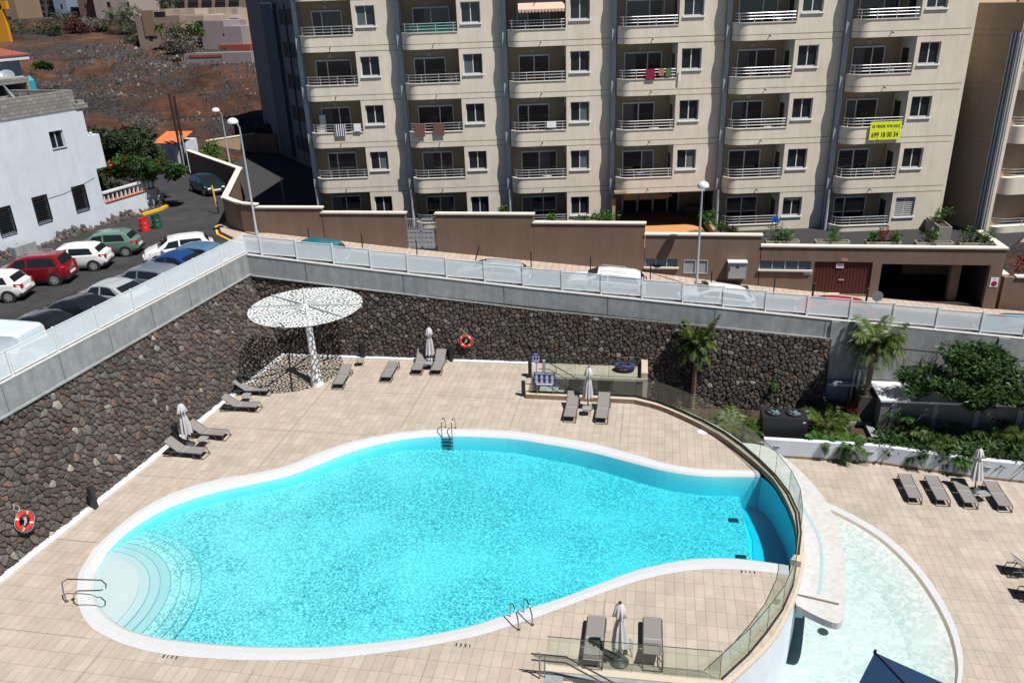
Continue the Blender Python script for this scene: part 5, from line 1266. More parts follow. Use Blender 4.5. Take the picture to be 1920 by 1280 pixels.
# things standing about on the balconies
ORD = ['first', 'second', 'third', 'fourth', 'fifth', 'sixth']
rb = random.Random(31)
def bay_item(i, k_, u, kind):
    zf = 14.35-3*(k_-2)-.75; p = L(i, u, .85, zf); where = 'on the balcony %s from the top in the %s bay from the left' % (ORD[k_], ORD[i-1])
    t = empty({'chair': 'balcony_chair', 'plant': 'potted_plant', 'table': 'balcony_table', 'rack': 'drying_rack'}[kind], p, R(rb.uniform(-40, 40)+180))
    if kind == 'chair':
        m_ = rb.choice((M['white'], M['bollard'], M['wood'])); c = MB(); c.box((-.22, -.22, .42), (.22, .22, .46)); c.build('seat', m_, t); c = MB(); c.box((-.22, .19, .46), (.22, .23, .98)); c.build('backrest', m_, t)
        for a in (-.2, .2):
            for b in (-.2, .2): c = MB(); c.tube([(a, b, 0), (a, b, .43)], .018, 5); c.build('leg', m_, t)
        tag(t, 'plain chair '+where, 'chair', 'chairs on the balconies')
    elif kind == 'plant':
        c = MB(); c.lathe((0,0,0), [(.13, 0), (.18, .32), (.15, .32)], 12); c.build('pot', M['terracotta'], t); c = MB(); blob = random.Random(int(u*100)+k_)
        for _ in range(70):
            d = Vector((blob.uniform(-1,1), blob.uniform(-1,1), blob.uniform(0,1.6))).normalized(); q = Vector((0,0,.4)); e = q+d*blob.uniform(.3, .65); w_ = d.cross(Vector((.3,.2,1))).normalized()*.04; c.add([q+w_*.3, e*.6+q*.4+w_, e, e*.6+q*.4-w_], [(0,1,2,3)])
        c.build('leaves', M['leaf2'], t); tag(t, 'potted plant '+where, 'plant', 'potted plants on the balconies')
    elif kind == 'table':
        c = MB(); c.lathe((0,0,.7), [(.36, 0), (.36, .03)], 18); c.build('table_top', M['white'], t); c = MB(); c.tube([(0,0,0), (0,0,.7)], .03, 6); c.build('leg', M['bollard'], t); tag(t, 'round table '+where, 'table', 'tables on the balconies')
    else:
        c = MB(); [c.tube([(-.5, y, .95), (.5, y, .95)], .008, 4) for y in (-.25, -.12, 0, .12, .25)]; c.tube([(-.5, -.25, .95), (-.4, .25, 0)], .012, 4); c.tube([(.5, -.25, .95), (.4, .25, 0)], .012, 4); c.tube([(-.5, .25, .95), (-.4, -.25, 0)], .012, 4); c.tube([(.5, .25, .95), (.4, -.25, 0)], .012, 4); c.build('frame', M['white'], t)
        c = MB(); c.box((-.35, -.13, .6), (.0, -.11, .96)); c.build('cloth', mat('rack_cloth', (.35,.1,.12), .9) if 'rack_cloth' not in bpy.data.materials else bpy.data.materials['rack_cloth'], t); c = MB(); c.box((.08, .11, .55), (.4, .13, .96)); c.build('cloth', M['blue'], t)
        tag(t, 'clothes rack '+where, 'drying rack', 'clothes racks on the balconies')
for i, k_, u, kind in ((1,2,-1.2,'chair'), (1,3,-.9,'table'), (2,1,-2.9,'rack'), (2,2,-.7,'chair'), (2,4,-2.9,'plant'), (3,1,-2.6,'table'), (3,2,-2.2,'chair'), (3,3,-.8,'chair'), (3,3,-2.5,'rack'), (3,4,-1.5,'table'), (4,1,-2.8,'plant'), (4,1,-.9,'chair'), (4,2,-2.6,'plant'), (4,3,-1.4,'table'), (4,4,-2.0,'rack'),
        (5,1,-1.0,'chair'), (5,2,-1.1,'rack'), (5,2,-2.5,'chair'), (5,3,-1.2,'table'), (5,3,-2.4,'plant'), (5,4,-.9,'chair'), (6,1,-2.8,'plant'), (6,2,-1.1,'chair'), (6,3,-2.6,'chair'), (6,4,-1.4,'rack'), (6,1,-1.2,'table')): bay_item(i, k_, u, kind)

# ================================================================== POOLSIDE FURNITURE
def make_lounger(back=38):
    """foot at +x end, head at -x; origin on the floor under the middle; length about 1.95"""
    t = empty('sun_lounger'); W = .3
    for sgn in (-1, 1):
        c = MB(); c.tube([(-.95, sgn*W, .06), (-.88, sgn*W, .3), (.92, sgn*W, .3), (1.0, sgn*W, .04)], .022, 8); c.build('side_rail', M['slingframe'], t)
        c = MB(); c.tube([(.52, sgn*W, .3), (.6, sgn*W, .02), (1.06, sgn*W, .02)], .02, 8); c.build('leg', M['slingframe'], t)
        c = MB(); c.tube([(-.5, sgn*W, .3), (-.62, sgn*W, .02), (-1.02, sgn*W, .02)], .02, 8); c.build('leg', M['slingframe'], t)
    c = MB(); c.tube([(1.06, -W, .02), (1.06, W, .02)], .02, 8); c.tube([(-1.02, -W, .02), (-1.02, W, .02)], .02, 8); c.tube([(.02, -W, .14), (.02, W, .14)], .018, 8); c.build('cross_bar', M['slingframe'], t)
    c = MB(); c.tube([(.0, -W, .3), (.0, W, .3)], .02, 6); c.tube([(-.0, -W+.04, .2), (-.0, W-.04, .2)], .012, 6); c.build('white_brace', M['steelgrey'], t)
    ca, sa = math.cos(R(back)), math.sin(R(back)); hx, hz = -.22, .315
    c = MB(); n = 10; vs = []
    for k in range(n+1):
        x = hx+.03+(.96-hx)*k/n; dz = -.012*math.sin(math.pi*k/n); vs += [(x, -W+.005, hz+dz), (x, W-.005, hz+dz), (x, W-.005, hz+dz-.02), (x, -W+.005, hz+dz-.02)]
    c.add(vs, [(4*k, 4*(k+1), 4*(k+1)+1, 4*k+1) for k in range(n)]+[(4*k+1, 4*k+5, 4*k+6, 4*k+2) for k in range(n)]+[(4*k+3, 4*k+7, 4*k+4, 4*k) for k in range(n)]+[(4*k+2, 4*k+6, 4*k+7, 4*k+3) for k in range(n)]+[(0,1,2,3), (4*n+3, 4*n+2, 4*n+1, 4*n)])
    c.add([(.985, -W+.01, .3), (.985, W-.01, .3), (1.02, W-.01, .08), (1.02, -W+.01, .08), (.975, -W+.01, .3), (.975, W-.01, .3), (1.01, W-.01, .08), (1.01, -W+.01, .08)], [(0,1,2,3), (7,6,5,4), (0,4,5,1), (2,6,7,3)]) if 0 else None
    c.build('seat', M['sling'], t)
    c = MB(); vs = []; lb = .78
    for k in range(n+1):
        s = lb*k/n; b_ = .03*math.sin(math.pi*k/n); x = hx-s*ca+b_*sa*0; z = hz+s*sa-.02*math.sin(math.pi*k/n)
        vs += [(x, -W+.005, z), (x, W-.005, z), (x+.01, W-.005, z-.02), (x+.01, -W+.005, z-.02)]
    c.add(vs, [(4*k, 4*(k+1), 4*(k+1)+1, 4*k+1)[::-1] for k in range(n)]+[(4*k+1, 4*k+5, 4*k+6, 4*k+2)[::-1] for k in range(n)]+[(4*k+3, 4*k+7, 4*k+4, 4*k)[::-1] for k in range(n)]+[(4*k+2, 4*k+6, 4*k+7, 4*k+3)[::-1] for k in range(n)]+[(0,1,2,3)[::-1], (4*n+3, 4*n+2, 4*n+1, 4*n)[::-1]])
    bk = c.build('backrest', M['sling'], t, recalc=True)
    c = MB()
    for sgn in (-1, 1): c.tube([(hx, sgn*W, hz-.01), (hx-lb*ca, sgn*W, hz+lb*sa-.01)], .016, 6)
    if back > 12:
        for sgn in (-1, 1): c.tube([(hx-lb*.55*ca, sgn*(W-.03), hz+lb*.55*sa), (hx-.5, sgn*(W-.03), .28)], .012, 6)
    c.build('backrest_frame', M['slingframe'], bk)
    return t
Lr = make_lounger(38); Lf = make_lounger(3); Lm = make_lounger(22)
used = set()
def put(proto, x, y, z, deg, label, group):
    t = proto if proto.name not in used else copy_tree(proto); used.add(proto.name)
    t.location = (x, y, z); t.rotation_euler = (0, 0, R(deg)); tag(t, label, 'sun lounger', group); return t
gU = 'taupe sun loungers on the upper terrace'; gL = 'taupe sun loungers on the lower deck'
put(Lr, -2.45, -16.0, 0, 4, 'raised taupe lounger nearest the perforated parasol on the left wall side', gU)
put(Lr, -2.2, -17.8, 0, 2, 'raised taupe lounger below the small grey table, second from the perforated parasol', gU)
put(Lr, -2.5, -20.65, 0, -2, 'raised taupe lounger just behind the closed parasol by the left stone wall', gU)
put(Lr, -2.7, -22.35, 0, -3, 'raised taupe lounger in front of the closed parasol, nearest the left stone wall', gU)
put(Lm, 2.0, -14.1, 0, -86, 'raised taupe lounger at the right foot of the perforated parasol', gU)
put(Lf, 4.4, -13.05, 0, -88, 'flat taupe lounger standing alone in the middle of the back terrace', gU)
put(Lr, 5.85, -12.0, 0, -88, 'left raised lounger of the pair by the back stone wall', gU)
put(Lr, 6.95, -11.95, 0, -88, 'right raised lounger of the pair by the back stone wall', gU)
put(Lr, 14.85, -16.6, 0, -92, 'left raised lounger of the pair in front of the blue pool rules sign', gU)
put(Lr, 16.4, -16.6, 0, -92, 'right raised lounger of the pair below the sunken steps', gU)
put(Lf, 16.88, -32.1, 0, 89, 'near taupe lounger left of the closed parasol, parasol shadow across it', gU)
put(Lm, 18.7, -31.95, 0, 90, 'near taupe lounger right of the closed parasol, behind the straight glass fence', gU)
for x, y, lb in ((30.9, -17.45, 'leftmost of the four flat loungers in a row on the lower deck'), (32.1, -17.5, 'second from the left of the four flat loungers on the lower deck'), (33.25, -17.6, 'flat lounger on the lower deck just left of the closed parasol'), (34.65, -17.7, 'flat lounger on the lower deck just right of the closed parasol')):
    put(Lf, x, y, -3, -91, lb, gL)
put(Lr, 34.0, -23.1, -3, 181, 'lounger at the right edge, upper of the two cut off by the frame', gL).rotation_euler.z = R(0)
put(Lr, 33.9, -24.55, -3, 181, 'lounger at the right edge, lower of the two cut off by the frame', gL).rotation_euler.z = R(0)
def make_table():
    t = empty('side_table'); c = MB(); n = 24
    out = []
    for k in range(n):
        a = 2*math.pi*k/n; ca, sa = math.cos(a), math.sin(a); r = .235/max(abs(ca), abs(sa))**.72; out.append((r*ca, r*sa))
    c.prism(out, .36, .38); c.build('table_top', M['table'], t)
    for sx in (-1, 1):
        for sy in (-1, 1): c = MB(); c.tube([(sx*.12, sy*.12, .36), (sx*.2, sy*.2, 0)], .014, 6); c.build('leg', M['slingframe'], t)
    return t
tb0 = make_table(); first = True
for x, y, z, rz, lb in ((-2.3, -16.9, 0, 5, 'small grey table between the two loungers near the perforated parasol'), (-2.3, -21.45, 0, 0, 'small grey table between the two loungers by the left closed parasol'), (2.3, -12.0, 0, 10, 'small grey table standing alone near the back stone wall'),
        (6.4, -12.15, 0, 0, 'small grey table between the pair of loungers by the back stone wall'), (15.62, -16.75, 0, 0, 'small grey table between the loungers below the sunken steps'), (17.85, -32.3, 0, 8, 'small table half hidden behind the near closed parasol'), (34.0, -17.85, -3, 20, 'small grey table beside the closed parasol on the lower deck')):
    t = tb0 if first else copy_tree(tb0); first = False; t.location = (x, y, z); t.rotation_euler = (0, 0, R(rz)); tag(t, lb, 'side table', 'small grey side tables')
def make_umbrella(seed):
    rr = random.Random(seed); t = empty('closed_parasol'); H = 2.3
    c = MB(); c.lathe((0,0,0), [(.29, 0), (.3, .04), (.24, .09), (.1, .14), (.04, .17), (.035, .34)], 22); smoothby(c.build('base', M['umbbase'], t), 50)
    c = MB(); c.tube([(0,0,.1), (0,0,H+.05)], .024, 8); c.build('pole', M['umbbase'], t)
    c = MB(); N = 48; prof = [(H, .03), (H-.12, .13), (H-.3, .17), (H-.42, .2), (H-.5, .115), (H-.6, .085), (H-.75, .13), (H-1.0, .17), (H-1.3, .2), (H-1.5, .22), (H-1.62, .235)]
    ph = [rr.uniform(0, 6.28) for _ in range(3)]; am = [rr.uniform(.5, 1) for _ in range(8)]
    for i, (z, r) in enumerate(prof):
        for k in range(N):
            a = 2*math.pi*k/N; f = 1+.32*math.cos(8*a+ph[0]+.25*i*.2)*min(1, i/3)*am[int(8*a/6.2832) % 8]+.1*math.sin(5*a+ph[1]+i*.4)
            dz = -.07*max(0, math.cos(8*a+ph[0]))*am[(k//6) % 8] if i > 8 or i == 3 else 0
            c.v.append((r*f*math.cos(a), r*f*math.sin(a), z+dz))
    fs = []
    for i in range(len(prof)-1):
        for k in range(N): fs.append([i*N+k, (i+1)*N+k, (i+1)*N+(k+1) % N, i*N+(k+1) % N])
    c.f = fs; c.m = [0]*len(fs); c.cols = [None]*len(fs)
    smoothby(c.build('folded_canopy', M['umb'], t), 60)
    c = MB(); c.tube([(.1*math.cos(a)*1.02, .1*math.sin(a)*1.02, H-.58) for a in [2*math.pi*k/16 for k in range(16)]], .014, 6, closed=True); c.build('strap', M['umb'], t)
    c = MB(); c.lathe((0,0,H), [(.05, -.01), (.055, .03), (.03, .06)], 12); c.build('cap', M['umbbase'], t)
    for k in range(3): c = MB(); a = k*2.1+1; c.tube([(.02,0,.62), (.11*math.cos(a), .11*math.sin(a), .75)], .01, 5); c.build('rib_end', M['umbbase'], t)
    return t
for k_, (x, y, z, rz, lb) in enumerate(((-3.05, -21.5, 0, 10, 'closed pale parasol between the loungers by the left stone wall'), (6.35, -11.55, 0, 40, 'closed pale parasol between the pair of loungers at the back stone wall'), (15.62, -16.1, 0, 75, 'closed pale parasol between the loungers below the sunken steps'),
        (17.68, -32.72, 0, 120, 'nearest closed pale parasol with round dark base by the straight glass fence'), (33.93, -17.1, -3, 200, 'closed pale parasol on the lower deck between the flat loungers'))):
    t = make_umbrella(k_+5); t.location = (x, y, z); t.rotation_euler = (R((2, 0, 1, 0, 3)[k_]), R((1, 1, 0, 1, 3)[k_]), R(rz)); tag(t, lb, 'parasol', 'closed parasols')

M['ribgrey'] = mat('rib_grey', (.42,.47,.49), .45)
# perforated parasol: sheet of voronoi holes, ribs, tapered patterned post
pp = tag(empty('pierced_parasol', (.72, -14.6, 0)), 'large white steel parasol pierced with round holes, shading the corner of the terrace', 'parasol')
rp = random.Random(11); cx, cy, cz, RR = .42, -14.05, 4.35, 3.0
tiltx, tilty = .0, .0
def canopy_cells(R_, cell, rr):
    return voronoi(-R_, R_, -R_, R_, cell, rr, drop=.5, jit=.5)
mb = MB(); rim = .05
for p, poly in canopy_cells(RR, .145, rp):
    if math.hypot(*p) > RR+.1: continue
    for k_ in range(48):
        a = 2*math.pi*(k_+.5)/48
        if math.cos(a)*p[0]+math.sin(a)*p[1] > RR-.45:
            poly = clip(poly, math.cos(a), math.sin(a), RR*math.cos(math.pi/48))
            if len(poly) < 3: break
    if len(poly) < 3: continue
    n = len(poly); gx = sum(v[0] for v in poly)/n; gy = sum(v[1] for v in poly)/n
    area = abs(sum(poly[i][0]*poly[(i+1) % n][1]-poly[(i+1) % n][0]*poly[i][1] for i in range(n)))/2; r0 = math.sqrt(area/math.pi)
    outer = []; 
    for i in range(n):
        a, b = poly[i], poly[(i+1) % n]
        for q in (0, .33, .67): outer.append((a[0]+(b[0]-a[0])*q, a[1]+(b[1]-a[1])*q))
    inner = []
    rim_ = .024 if r0 > .1 else .026
    for (x, y) in outer:
        d_ = math.hypot(x-gx, y-gy); a = math.atan2(y-gy, x-gx)
        rr_ = min(d_*.84-.004, r0*.98-rim_)           # rounded hole
        rr_ = max(rr_, .012); inner.append((gx+rr_*math.cos(a), gy+rr_*math.sin(a)))
    m_ = len(outer); th_ = .012
    vs = [(cx+x, cy+y, cz) for x, y in outer]+[(cx+x, cy+y, cz) for x, y in inner]+[(cx+x, cy+y, cz-th_) for x, y in inner]+[(cx+x, cy+y, cz-th_) for x, y in outer]
    fs = [(k_, (k_+1) % m_, m_+(k_+1) % m_, m_+k_) for k_ in range(m_)]+[(m_+k_, m_+(k_+1) % m_, 2*m_+(k_+1) % m_, 2*m_+k_) for k_ in range(m_)]+[(2*m_+k_, 2*m_+(k_+1) % m_, 3*m_+(k_+1) % m_, 3*m_+k_) for k_ in range(m_)]
    if math.hypot(gx, gy) < .2: continue
    mb.add(vs, fs)
can = PP(mb.build('pierced_canopy', M['whitemetal']), pp)
for k_ in range(10):
    a = 2*math.pi*k_/10+.12; c = MB(); c.obox((cx+.12*math.cos(a), cy+.12*math.sin(a), cz+.07), (cx+(RR-.06)*math.cos(a), cy+(RR-.06)*math.sin(a), cz+.02), .07, .12); PP(c.build('rib', M['ribgrey']), pp)
c = MB(); c.lathe((cx, cy, cz-.1), [(.3, 0), (.3, .12), (.22, .18), (.1, .2)], 20); PP(c.build('hub', M['whitemetal']), pp)
c = MB(); bx, by = .72, -14.62; prof = [(.36, 0), (.33, .25), (.25, .9), (.2, 1.8), (.19, 3.0), (.2, cz-.08)]; rings = []
for r_, z in prof:
    f = z/cz; X = bx+(cx-bx)*f; Y = by+(cy-by)*f; rings.append([(X+r_*math.cos(2*math.pi*k/24), Y+r_*math.sin(2*math.pi*k/24), z) for k in range(24)])
vs = [v for r_ in rings for v in r_]; fs = [(i*24+k, i*24+(k+1) % 24, (i+1)*24+(k+1) % 24, (i+1)*24+k) for i in range(len(prof)-1) for k in range(24)]
c.add(vs, fs); PP(c.build('post', M['white'], smooth=True), pp)

# bollard lights
for x, y, hh, lb in ((-3.1, -15.9, 1.0, 'dark bollard light at the left stone wall near the perforated parasol'), (-3.75, -21.3, 1.0, 'dark bollard light at the left stone wall beside the closed parasol'), (-4.35, -26.8, 1.05, 'dark bollard light at the left stone wall nearest the camera'),
        (2.15, -11.0, 1.0, 'dark bollard light at the back stone wall above the small table'), (7.45, -11.05, 1.0, 'dark bollard light at the back stone wall behind the lounger pair')):
    t = tag(empty('bollard_light', (x, y, 0)), lb, 'bollard light', 'dark bollard lights along the stone walls')
    c = MB(); c.box((-.11, -.11, 0), (.11, .11, hh)); bo2 = c.build('body', M['bollard'], t); bo2.modifiers.new('bev', 'BEVEL').width = .02
    c = MB(); c.box((-.08, -.115, hh-.22), (.08, -.11, hh-.1)); c.build('lamp_slot', M['dark'], t)
# lifebuoys
def lifebuoy(p, nrm, label, r=.31):
    t = empty('lifebuoy', p); tag(t, label, 'lifebuoy', 'orange-red lifebuoys on the stone walls')
    q = Vector(nrm).to_track_quat('Z', 'Y'); t.rotation_mode = 'QUATERNION'; t.rotation_quaternion = q
    c = MB(); c.tube([(r*math.cos(2*math.pi*k/28), r*math.sin(2*math.pi*k/28), 0) for k in range(28)], .075, 12, closed=True); smoothby(c.build('ring', M['red'], t), 60)
    for k in range(4):
        a = math.pi/4+k*math.pi/2; c = MB(); c.tube([(r*math.cos(a+d_), r*math.sin(a+d_), 0) for d_ in (-.09, 0, .09)], .079, 12); c.build('white_band', M['rope'], t)
    c = MB()
    for k in range(4):
        a = math.pi/4+k*math.pi/2; pts = [((r+.08+.05*math.sin(math.pi*s/6))*math.cos(a+s*math.pi/12), (r+.08+.05*math.sin(math.pi*s/6))*math.sin(a+s*math.pi/12), .02) for s in range(7)]; c.tube(pts, .008, 5)
    rr = random.Random(2)
    for k in range(5): c.tube([(rr.uniform(-.12, .12), rr.uniform(-.15, .15), .03) for _ in range(4)], .009, 5)
    c.tube([(0, .45, .0), (-.12, .6, -.02), (.0, .78, -.05), (.12, .6, -.02), (.02, .42, 0)], .012, 5)
    c.build('rope', mat('buoy_rope', (.45,.45,.43), .8), t)
lifebuoy((8.34, -10.95, 1.25), (0, -1, .06), 'red lifebuoy on the back stone wall, right of the lounger pair')
pb = PL_ = onp(40, 977, (-5.1, -29.5, 1.2), (1, -.106, .268)); lifebuoy(pb+Vector((.14, 0, .03)), (1, -.1, .27), 'red lifebuoy on the left stone wall at the left edge of the photo')
# pool ladders and grab rail
def ladder(p, ang, label):
    """p: point at the water edge, ang: direction pointing from the deck into the pool"""
    t = tag(empty('pool_ladder', (p[0], p[1], 0), ang), label, 'pool ladder', 'steel pool ladders')
    for sgn in (-1, 1):
        c = MB(); c.tube([(-.62, sgn*.25, 0), (-.6, sgn*.25, .35), (-.45, sgn*.25, .62), (-.2, sgn*.25, .72), (0.02, sgn*.25, .6), (.08, sgn*.25, .3), (.08, sgn*.25, -.85)], .023, 8); smoothby(c.build('hand_rail', M['chrome'], t), 60)
        c = MB(); c.lathe((-.62, sgn*.25, 0), [(.06, 0), (.06, .02), (.03, .035)], 12); c.build('foot_plate', M['chrome'], t)
    for z in (-.22, -.42, -.62): c = MB(); c.box((.03, -.25, z-.02), (.13, .25, z)); c.build('step', M['bollard'], t)
    return t
ladder((9.1, -19.3), R(-92), 'steel pool ladder on the far side of the pool')
ladder((14.25, -31.05), R(122), 'steel pool ladder on the near side of the pool')
t = tag(empty('grab_rail', (-1.7, -32.1, 0)), 'looped steel grab rail at the shallow left end of the pool', 'hand rail')
gpt = [onz(125, 1127, 0), onz(119, 1110, .45), onz(116, 1092, .75), onz(126, 1085, .86), onz(190, 1087, .86), onz(199, 1095, .86), onz(198, 1103, .86), onz(188, 1106, .86), onz(147, 1107, .86), onz(139, 1112, .6), onz(137, 1123, 0)]
c = MB(); c.tube(gpt, .024, 8); PP(smoothby(c.build('rail', M['chrome']), 60), t)
for q in (gpt[0], gpt[-1]): c = MB(); c.lathe(tuple(q), [(.07, 0), (.07, .02), (.03, .04)], 12); PP(c.build('foot_plate', M['chrome']), t)
# near hand rail and stairs at the bottom edge
t = tag(empty('stair_hand_rail', (15.3, -33.66, 0)), 'double steel hand rail at the head of the stairs by the straight glass fence', 'hand rail')
c = MB(); c.tube([(15.3, -33.66, 0), (15.3, -33.66, 1.02)], .026, 8); c.tube([(15.45, -33.6, 0), (15.45, -33.6, .9)], .02, 8); PP(c.build('post', M['chrome']), t)
for hh in (.92, .68): c = MB(); c.tube([(15.05, -33.62, hh), (16.1, -33.62, hh), (20.2, -33.62, hh-2.45)], .026, 8); PP(c.build('rail', M['chrome']), t)
c = MB(); c.box((15.4, -33.5, -1.2), (20.4, -33.3, -.02)); c.prism([(15.4, -33.31), (15.4, -36), (16.0, -36), (16.0, -33.31)], -1, -.004); tag(c.build('stair_edge_wall', M['concrete']), 'granite-grey low wall edging the stairs below the straight glass fence', 'wall')
c = MB()
for i in range(16): c.box((16.0+i*.3, -36, -3.1), (16.3+i*.3, -33.5, -.18*(i+1)))
tag(c.build('near_stairs', M['cream']), 'pale stairs going down from the upper terrace at the bottom edge', 'stairs')
# upper rails at the sunken stairs
t = tag(empty('steps_hand_rail', (13.2, -12.8, 0)), 'long double steel hand rail sloping down along the sunken steps', 'hand rail')
for hh, r_ in ((1.0, .028), (.62, .022)):
    c = MB(); c.tube([(12.75, -12.95, hh), (13.3, -12.95, hh), (17.6, -12.95, hh-2.5)], r_, 8); PP(c.build('rail', M['chrome']), t)
    c = MB(); c.tube([(12.3, -14.75, hh-.05), (13.3, -14.75, hh-.05), (17.6, -14.75, hh-2.55)], r_, 8); PP(c.build('rail', M['chrome']), t)
c = MB(); c.box((12.98, -13.02, 0), (13.12, -12.9, 1.15)); PP(c.build('post', M['steelgrey']), t)
for x in (13.7, 14.9, 16.2): c = MB(); c.tube([(x, -12.95, 1.0-(x-13.3)*.58), (x, -12.95, -.1-(x-12.9)*.587)], .02, 6); PP(c.build('post', M['chrome']), t)
for x, y, hh in ((12.25, -12.75, .95), (12.2, -15.0, .85)):
    tt = tag(empty('bollard_light', (x, y, 0)), 'dark bollard '+('behind the blue rules sign at the sunken steps' if y > -14 else 'at the left end of the tiled kerb'), 'bollard light', 'dark bollards at the sunken steps')
    c = MB(); c.box((-.09, -.09, 0), (.09, .09, hh)); c.build('body', M['bollard'], tt)
# signs
def rules_sign(x0, z0, x1, z1, y, title, cols, rows, label, poles, yaw=0):
    t = tag(empty('pool_rules_sign', ((x0+x1)/2, y, 0)), label, 'sign', 'blue pool signs')
    c = MB(); c.box((x0, y-.02, z0), (x1, y+.02, z1)); b_ = PP(c.build('board', M['blue']), t)
    W_, H_ = x1-x0, z1-z0; inv = Matrix.Translation(-t.location)
    c = MB(); rd = MB()
    for r_ in range(rows):
        for k_ in range(cols):
            X = x0+W_*(k_+.5)/cols; Z = z1-H_*(.28+.3*r_); rr_ = min(W_/cols*.22, H_*.075); N = 14
            c.add([(X+rr_*math.cos(2*math.pi*q/N), y-.024, Z+rr_*math.sin(2*math.pi*q/N)) for q in range(N)], [tuple(range(N))])
            if (k_+r_) % 2 == 0: rd.obox((X-rr_*.6, y-.028, Z+rr_*.6), (X+rr_*.6, y-.028, Z-rr_*.6), .002, rr_*.3)
            else: rd.box((X-rr_*.35, y-.03, Z-rr_*.35), (X+rr_*.35, y-.026, Z+rr_*.35))
            c.box((X-W_/cols*.3, y-.025, Z-rr_-H_*.09), (X+W_/cols*.3, y-.021, Z-rr_-H_*.03))
    c.box((x0+W_*.1, y-.025, z0+H_*.1), (x1-W_*.1, y-.021, z0+H_*.2))
    o = c.build('white_symbols', M['signwhite'], b_); o = rd.build('red_marks', M['red'], b_)
    o = textobj(title, H_*.13, M['signwhite'], b_, FRONT((x0+x1)/2, y-.022, z1-H_*.09), xs=.85)
    for px_ in poles: c = MB(); c.tube([(px_, y+.03, 0), (px_, y+.03, z1)], .02, 6); PP(c.build('pole', M['chrome']), t)
rules_sign(12.8, .72, 13.88, 1.5, -15.22, 'NORMAS DE LA PISCINA', 4, 2, 'large blue pool rules sign with white and red symbols, standing before the sunken steps', (12.95, 13.75))
p = ony(1005, 671, -12.7); rules_sign(p.x-.22, p.z-.28, p.x+.22, p.z+.28, -12.7, 'PISCINA', 3, 2, 'smaller blue sign behind the large pool rules sign', (p.x,))
# coiled net on the side terrace
t = tag(empty('coiled_hose', (17.4, -11.6, 0)), 'dark purple coiled hose lying in the right corner of the side terrace', 'hose'); rr = random.Random(4); c = MB()
for k_ in range(14):
    a0 = rr.uniform(0, 6.28); r0 = rr.uniform(.22, .48); zz = .04+.025*k_
    c.tube([(17.35+r0*1.15*math.cos(a0+q), -11.55+r0*.8*math.sin(a0+q), zz+.05*math.sin(2*q+k_)) for q in [2*math.pi*s/18 for s in range(18)]], .032, 6, closed=True)
PP(c.build('coil', M['meshdark']), t)
c = MB()
for k_ in range(4):
    r0 = .3+.05*k_; c.tube([(17.35+r0*1.2*math.cos(q), -11.55+r0*.75*math.sin(q), .4-.02*k_+.04*math.sin(3*q)) for q in [2*math.pi*s/18 for s in range(18)]], .02, 6, closed=True)
PP(c.build('blue_rope', mat('blue_rope', (.05,.1,.3), .6)), t)
c = MB(); c.obox((16.9, -11.4, .03), (18.0, -12.1, .5), .03, .03); PP(c.build('handle', M['umbbase']), t)
# faint painted word by the wall
# navy parasol at the bottom right, standing on the hotel terrace below the camera
zc_ = 3.2; q0 = onz(1640, 1222, zc_); q1 = onz(1609, 1282, zc_); q2 = onz(1775, 1282, zc_)
e1 = (q1-q0).normalized(); e2 = (q2-q0).normalized(); S_ = 3.4
t = tag(empty('navy_parasol', (q0.x+1, q0.y-2.4, -3)), 'navy blue parasol corner rising over the bottom right edge', 'parasol')
cn = q0+(e1+e2)*S_/2+Vector((0, 0, .55)); qs = [q0, q0+e1*S_, q0+e1*S_+e2*S_, q0+e2*S_]
c = MB()
for k_ in range(4): a, b = qs[k_], qs[(k_+1) % 4]; c.add([tuple(a), tuple(b), tuple(cn)], [(0,1,2)]); c.add([tuple(a), tuple(b), tuple(b-Vector((0,0,.12))), tuple(a-Vector((0,0,.12)))], [(0,1,2,3)])
PP(c.build('canopy', mat('navy_canvas', (.006,.03,.085), .8)), t)
for a in qs: c = MB(); c.obox(a+Vector((0,0,.012)), cn+Vector((0,0,.012)), .035, .03); c.obox(a-Vector((0,0,.03)), cn-Vector((0,0,.08)), .03, .03); PP(c.build('rib', M['black']), t)
c = MB(); c.tube([(q0.x, q0.y, q0.z-.04), (q0.x+.02, q0.y+.02, q0.z+.06)], .04, 8); PP(c.build('rib_cap', M['black']), t)
c = MB(); c.tube([(cn.x, cn.y, -3), (cn.x, cn.y, cn.z+.1)], .05, 10); PP(c.build('pole', M['black']), t)
c = MB(); c.lathe((cn.x, cn.y, -3), [(.5, 0), (.5, .1), (.1, .18)], 16); PP(c.build('base', M['umbbase']), t)

p = onz(1317, 809, .01); c = MB(); c.lathe((p.x, p.y, 0), [(.24, .004), (.24, .012)], 24); tag(c.build('drain_lid', M['white']), 'round white lid set in the paving near the curved kerb on the right', 'lid')
for px_, py_, lb in ((318, 1231, 'left-hand'), (868, 1209, 'middle'), (1402, 1072, 'right-hand')):
    p = onz(px_, py_, 0); c = MB(); rr = random.Random(px_)
    for k in range(4): x = p.x-.24+k*.15; c.box((x, p.y-.06, .004), (x+.03+.05*rr.random(), p.y+.07, .008))
    tag(c.build('depth_mark', M['umbbase']), lb+' small dark depth mark on the paving beside the pool edge', 'marking')

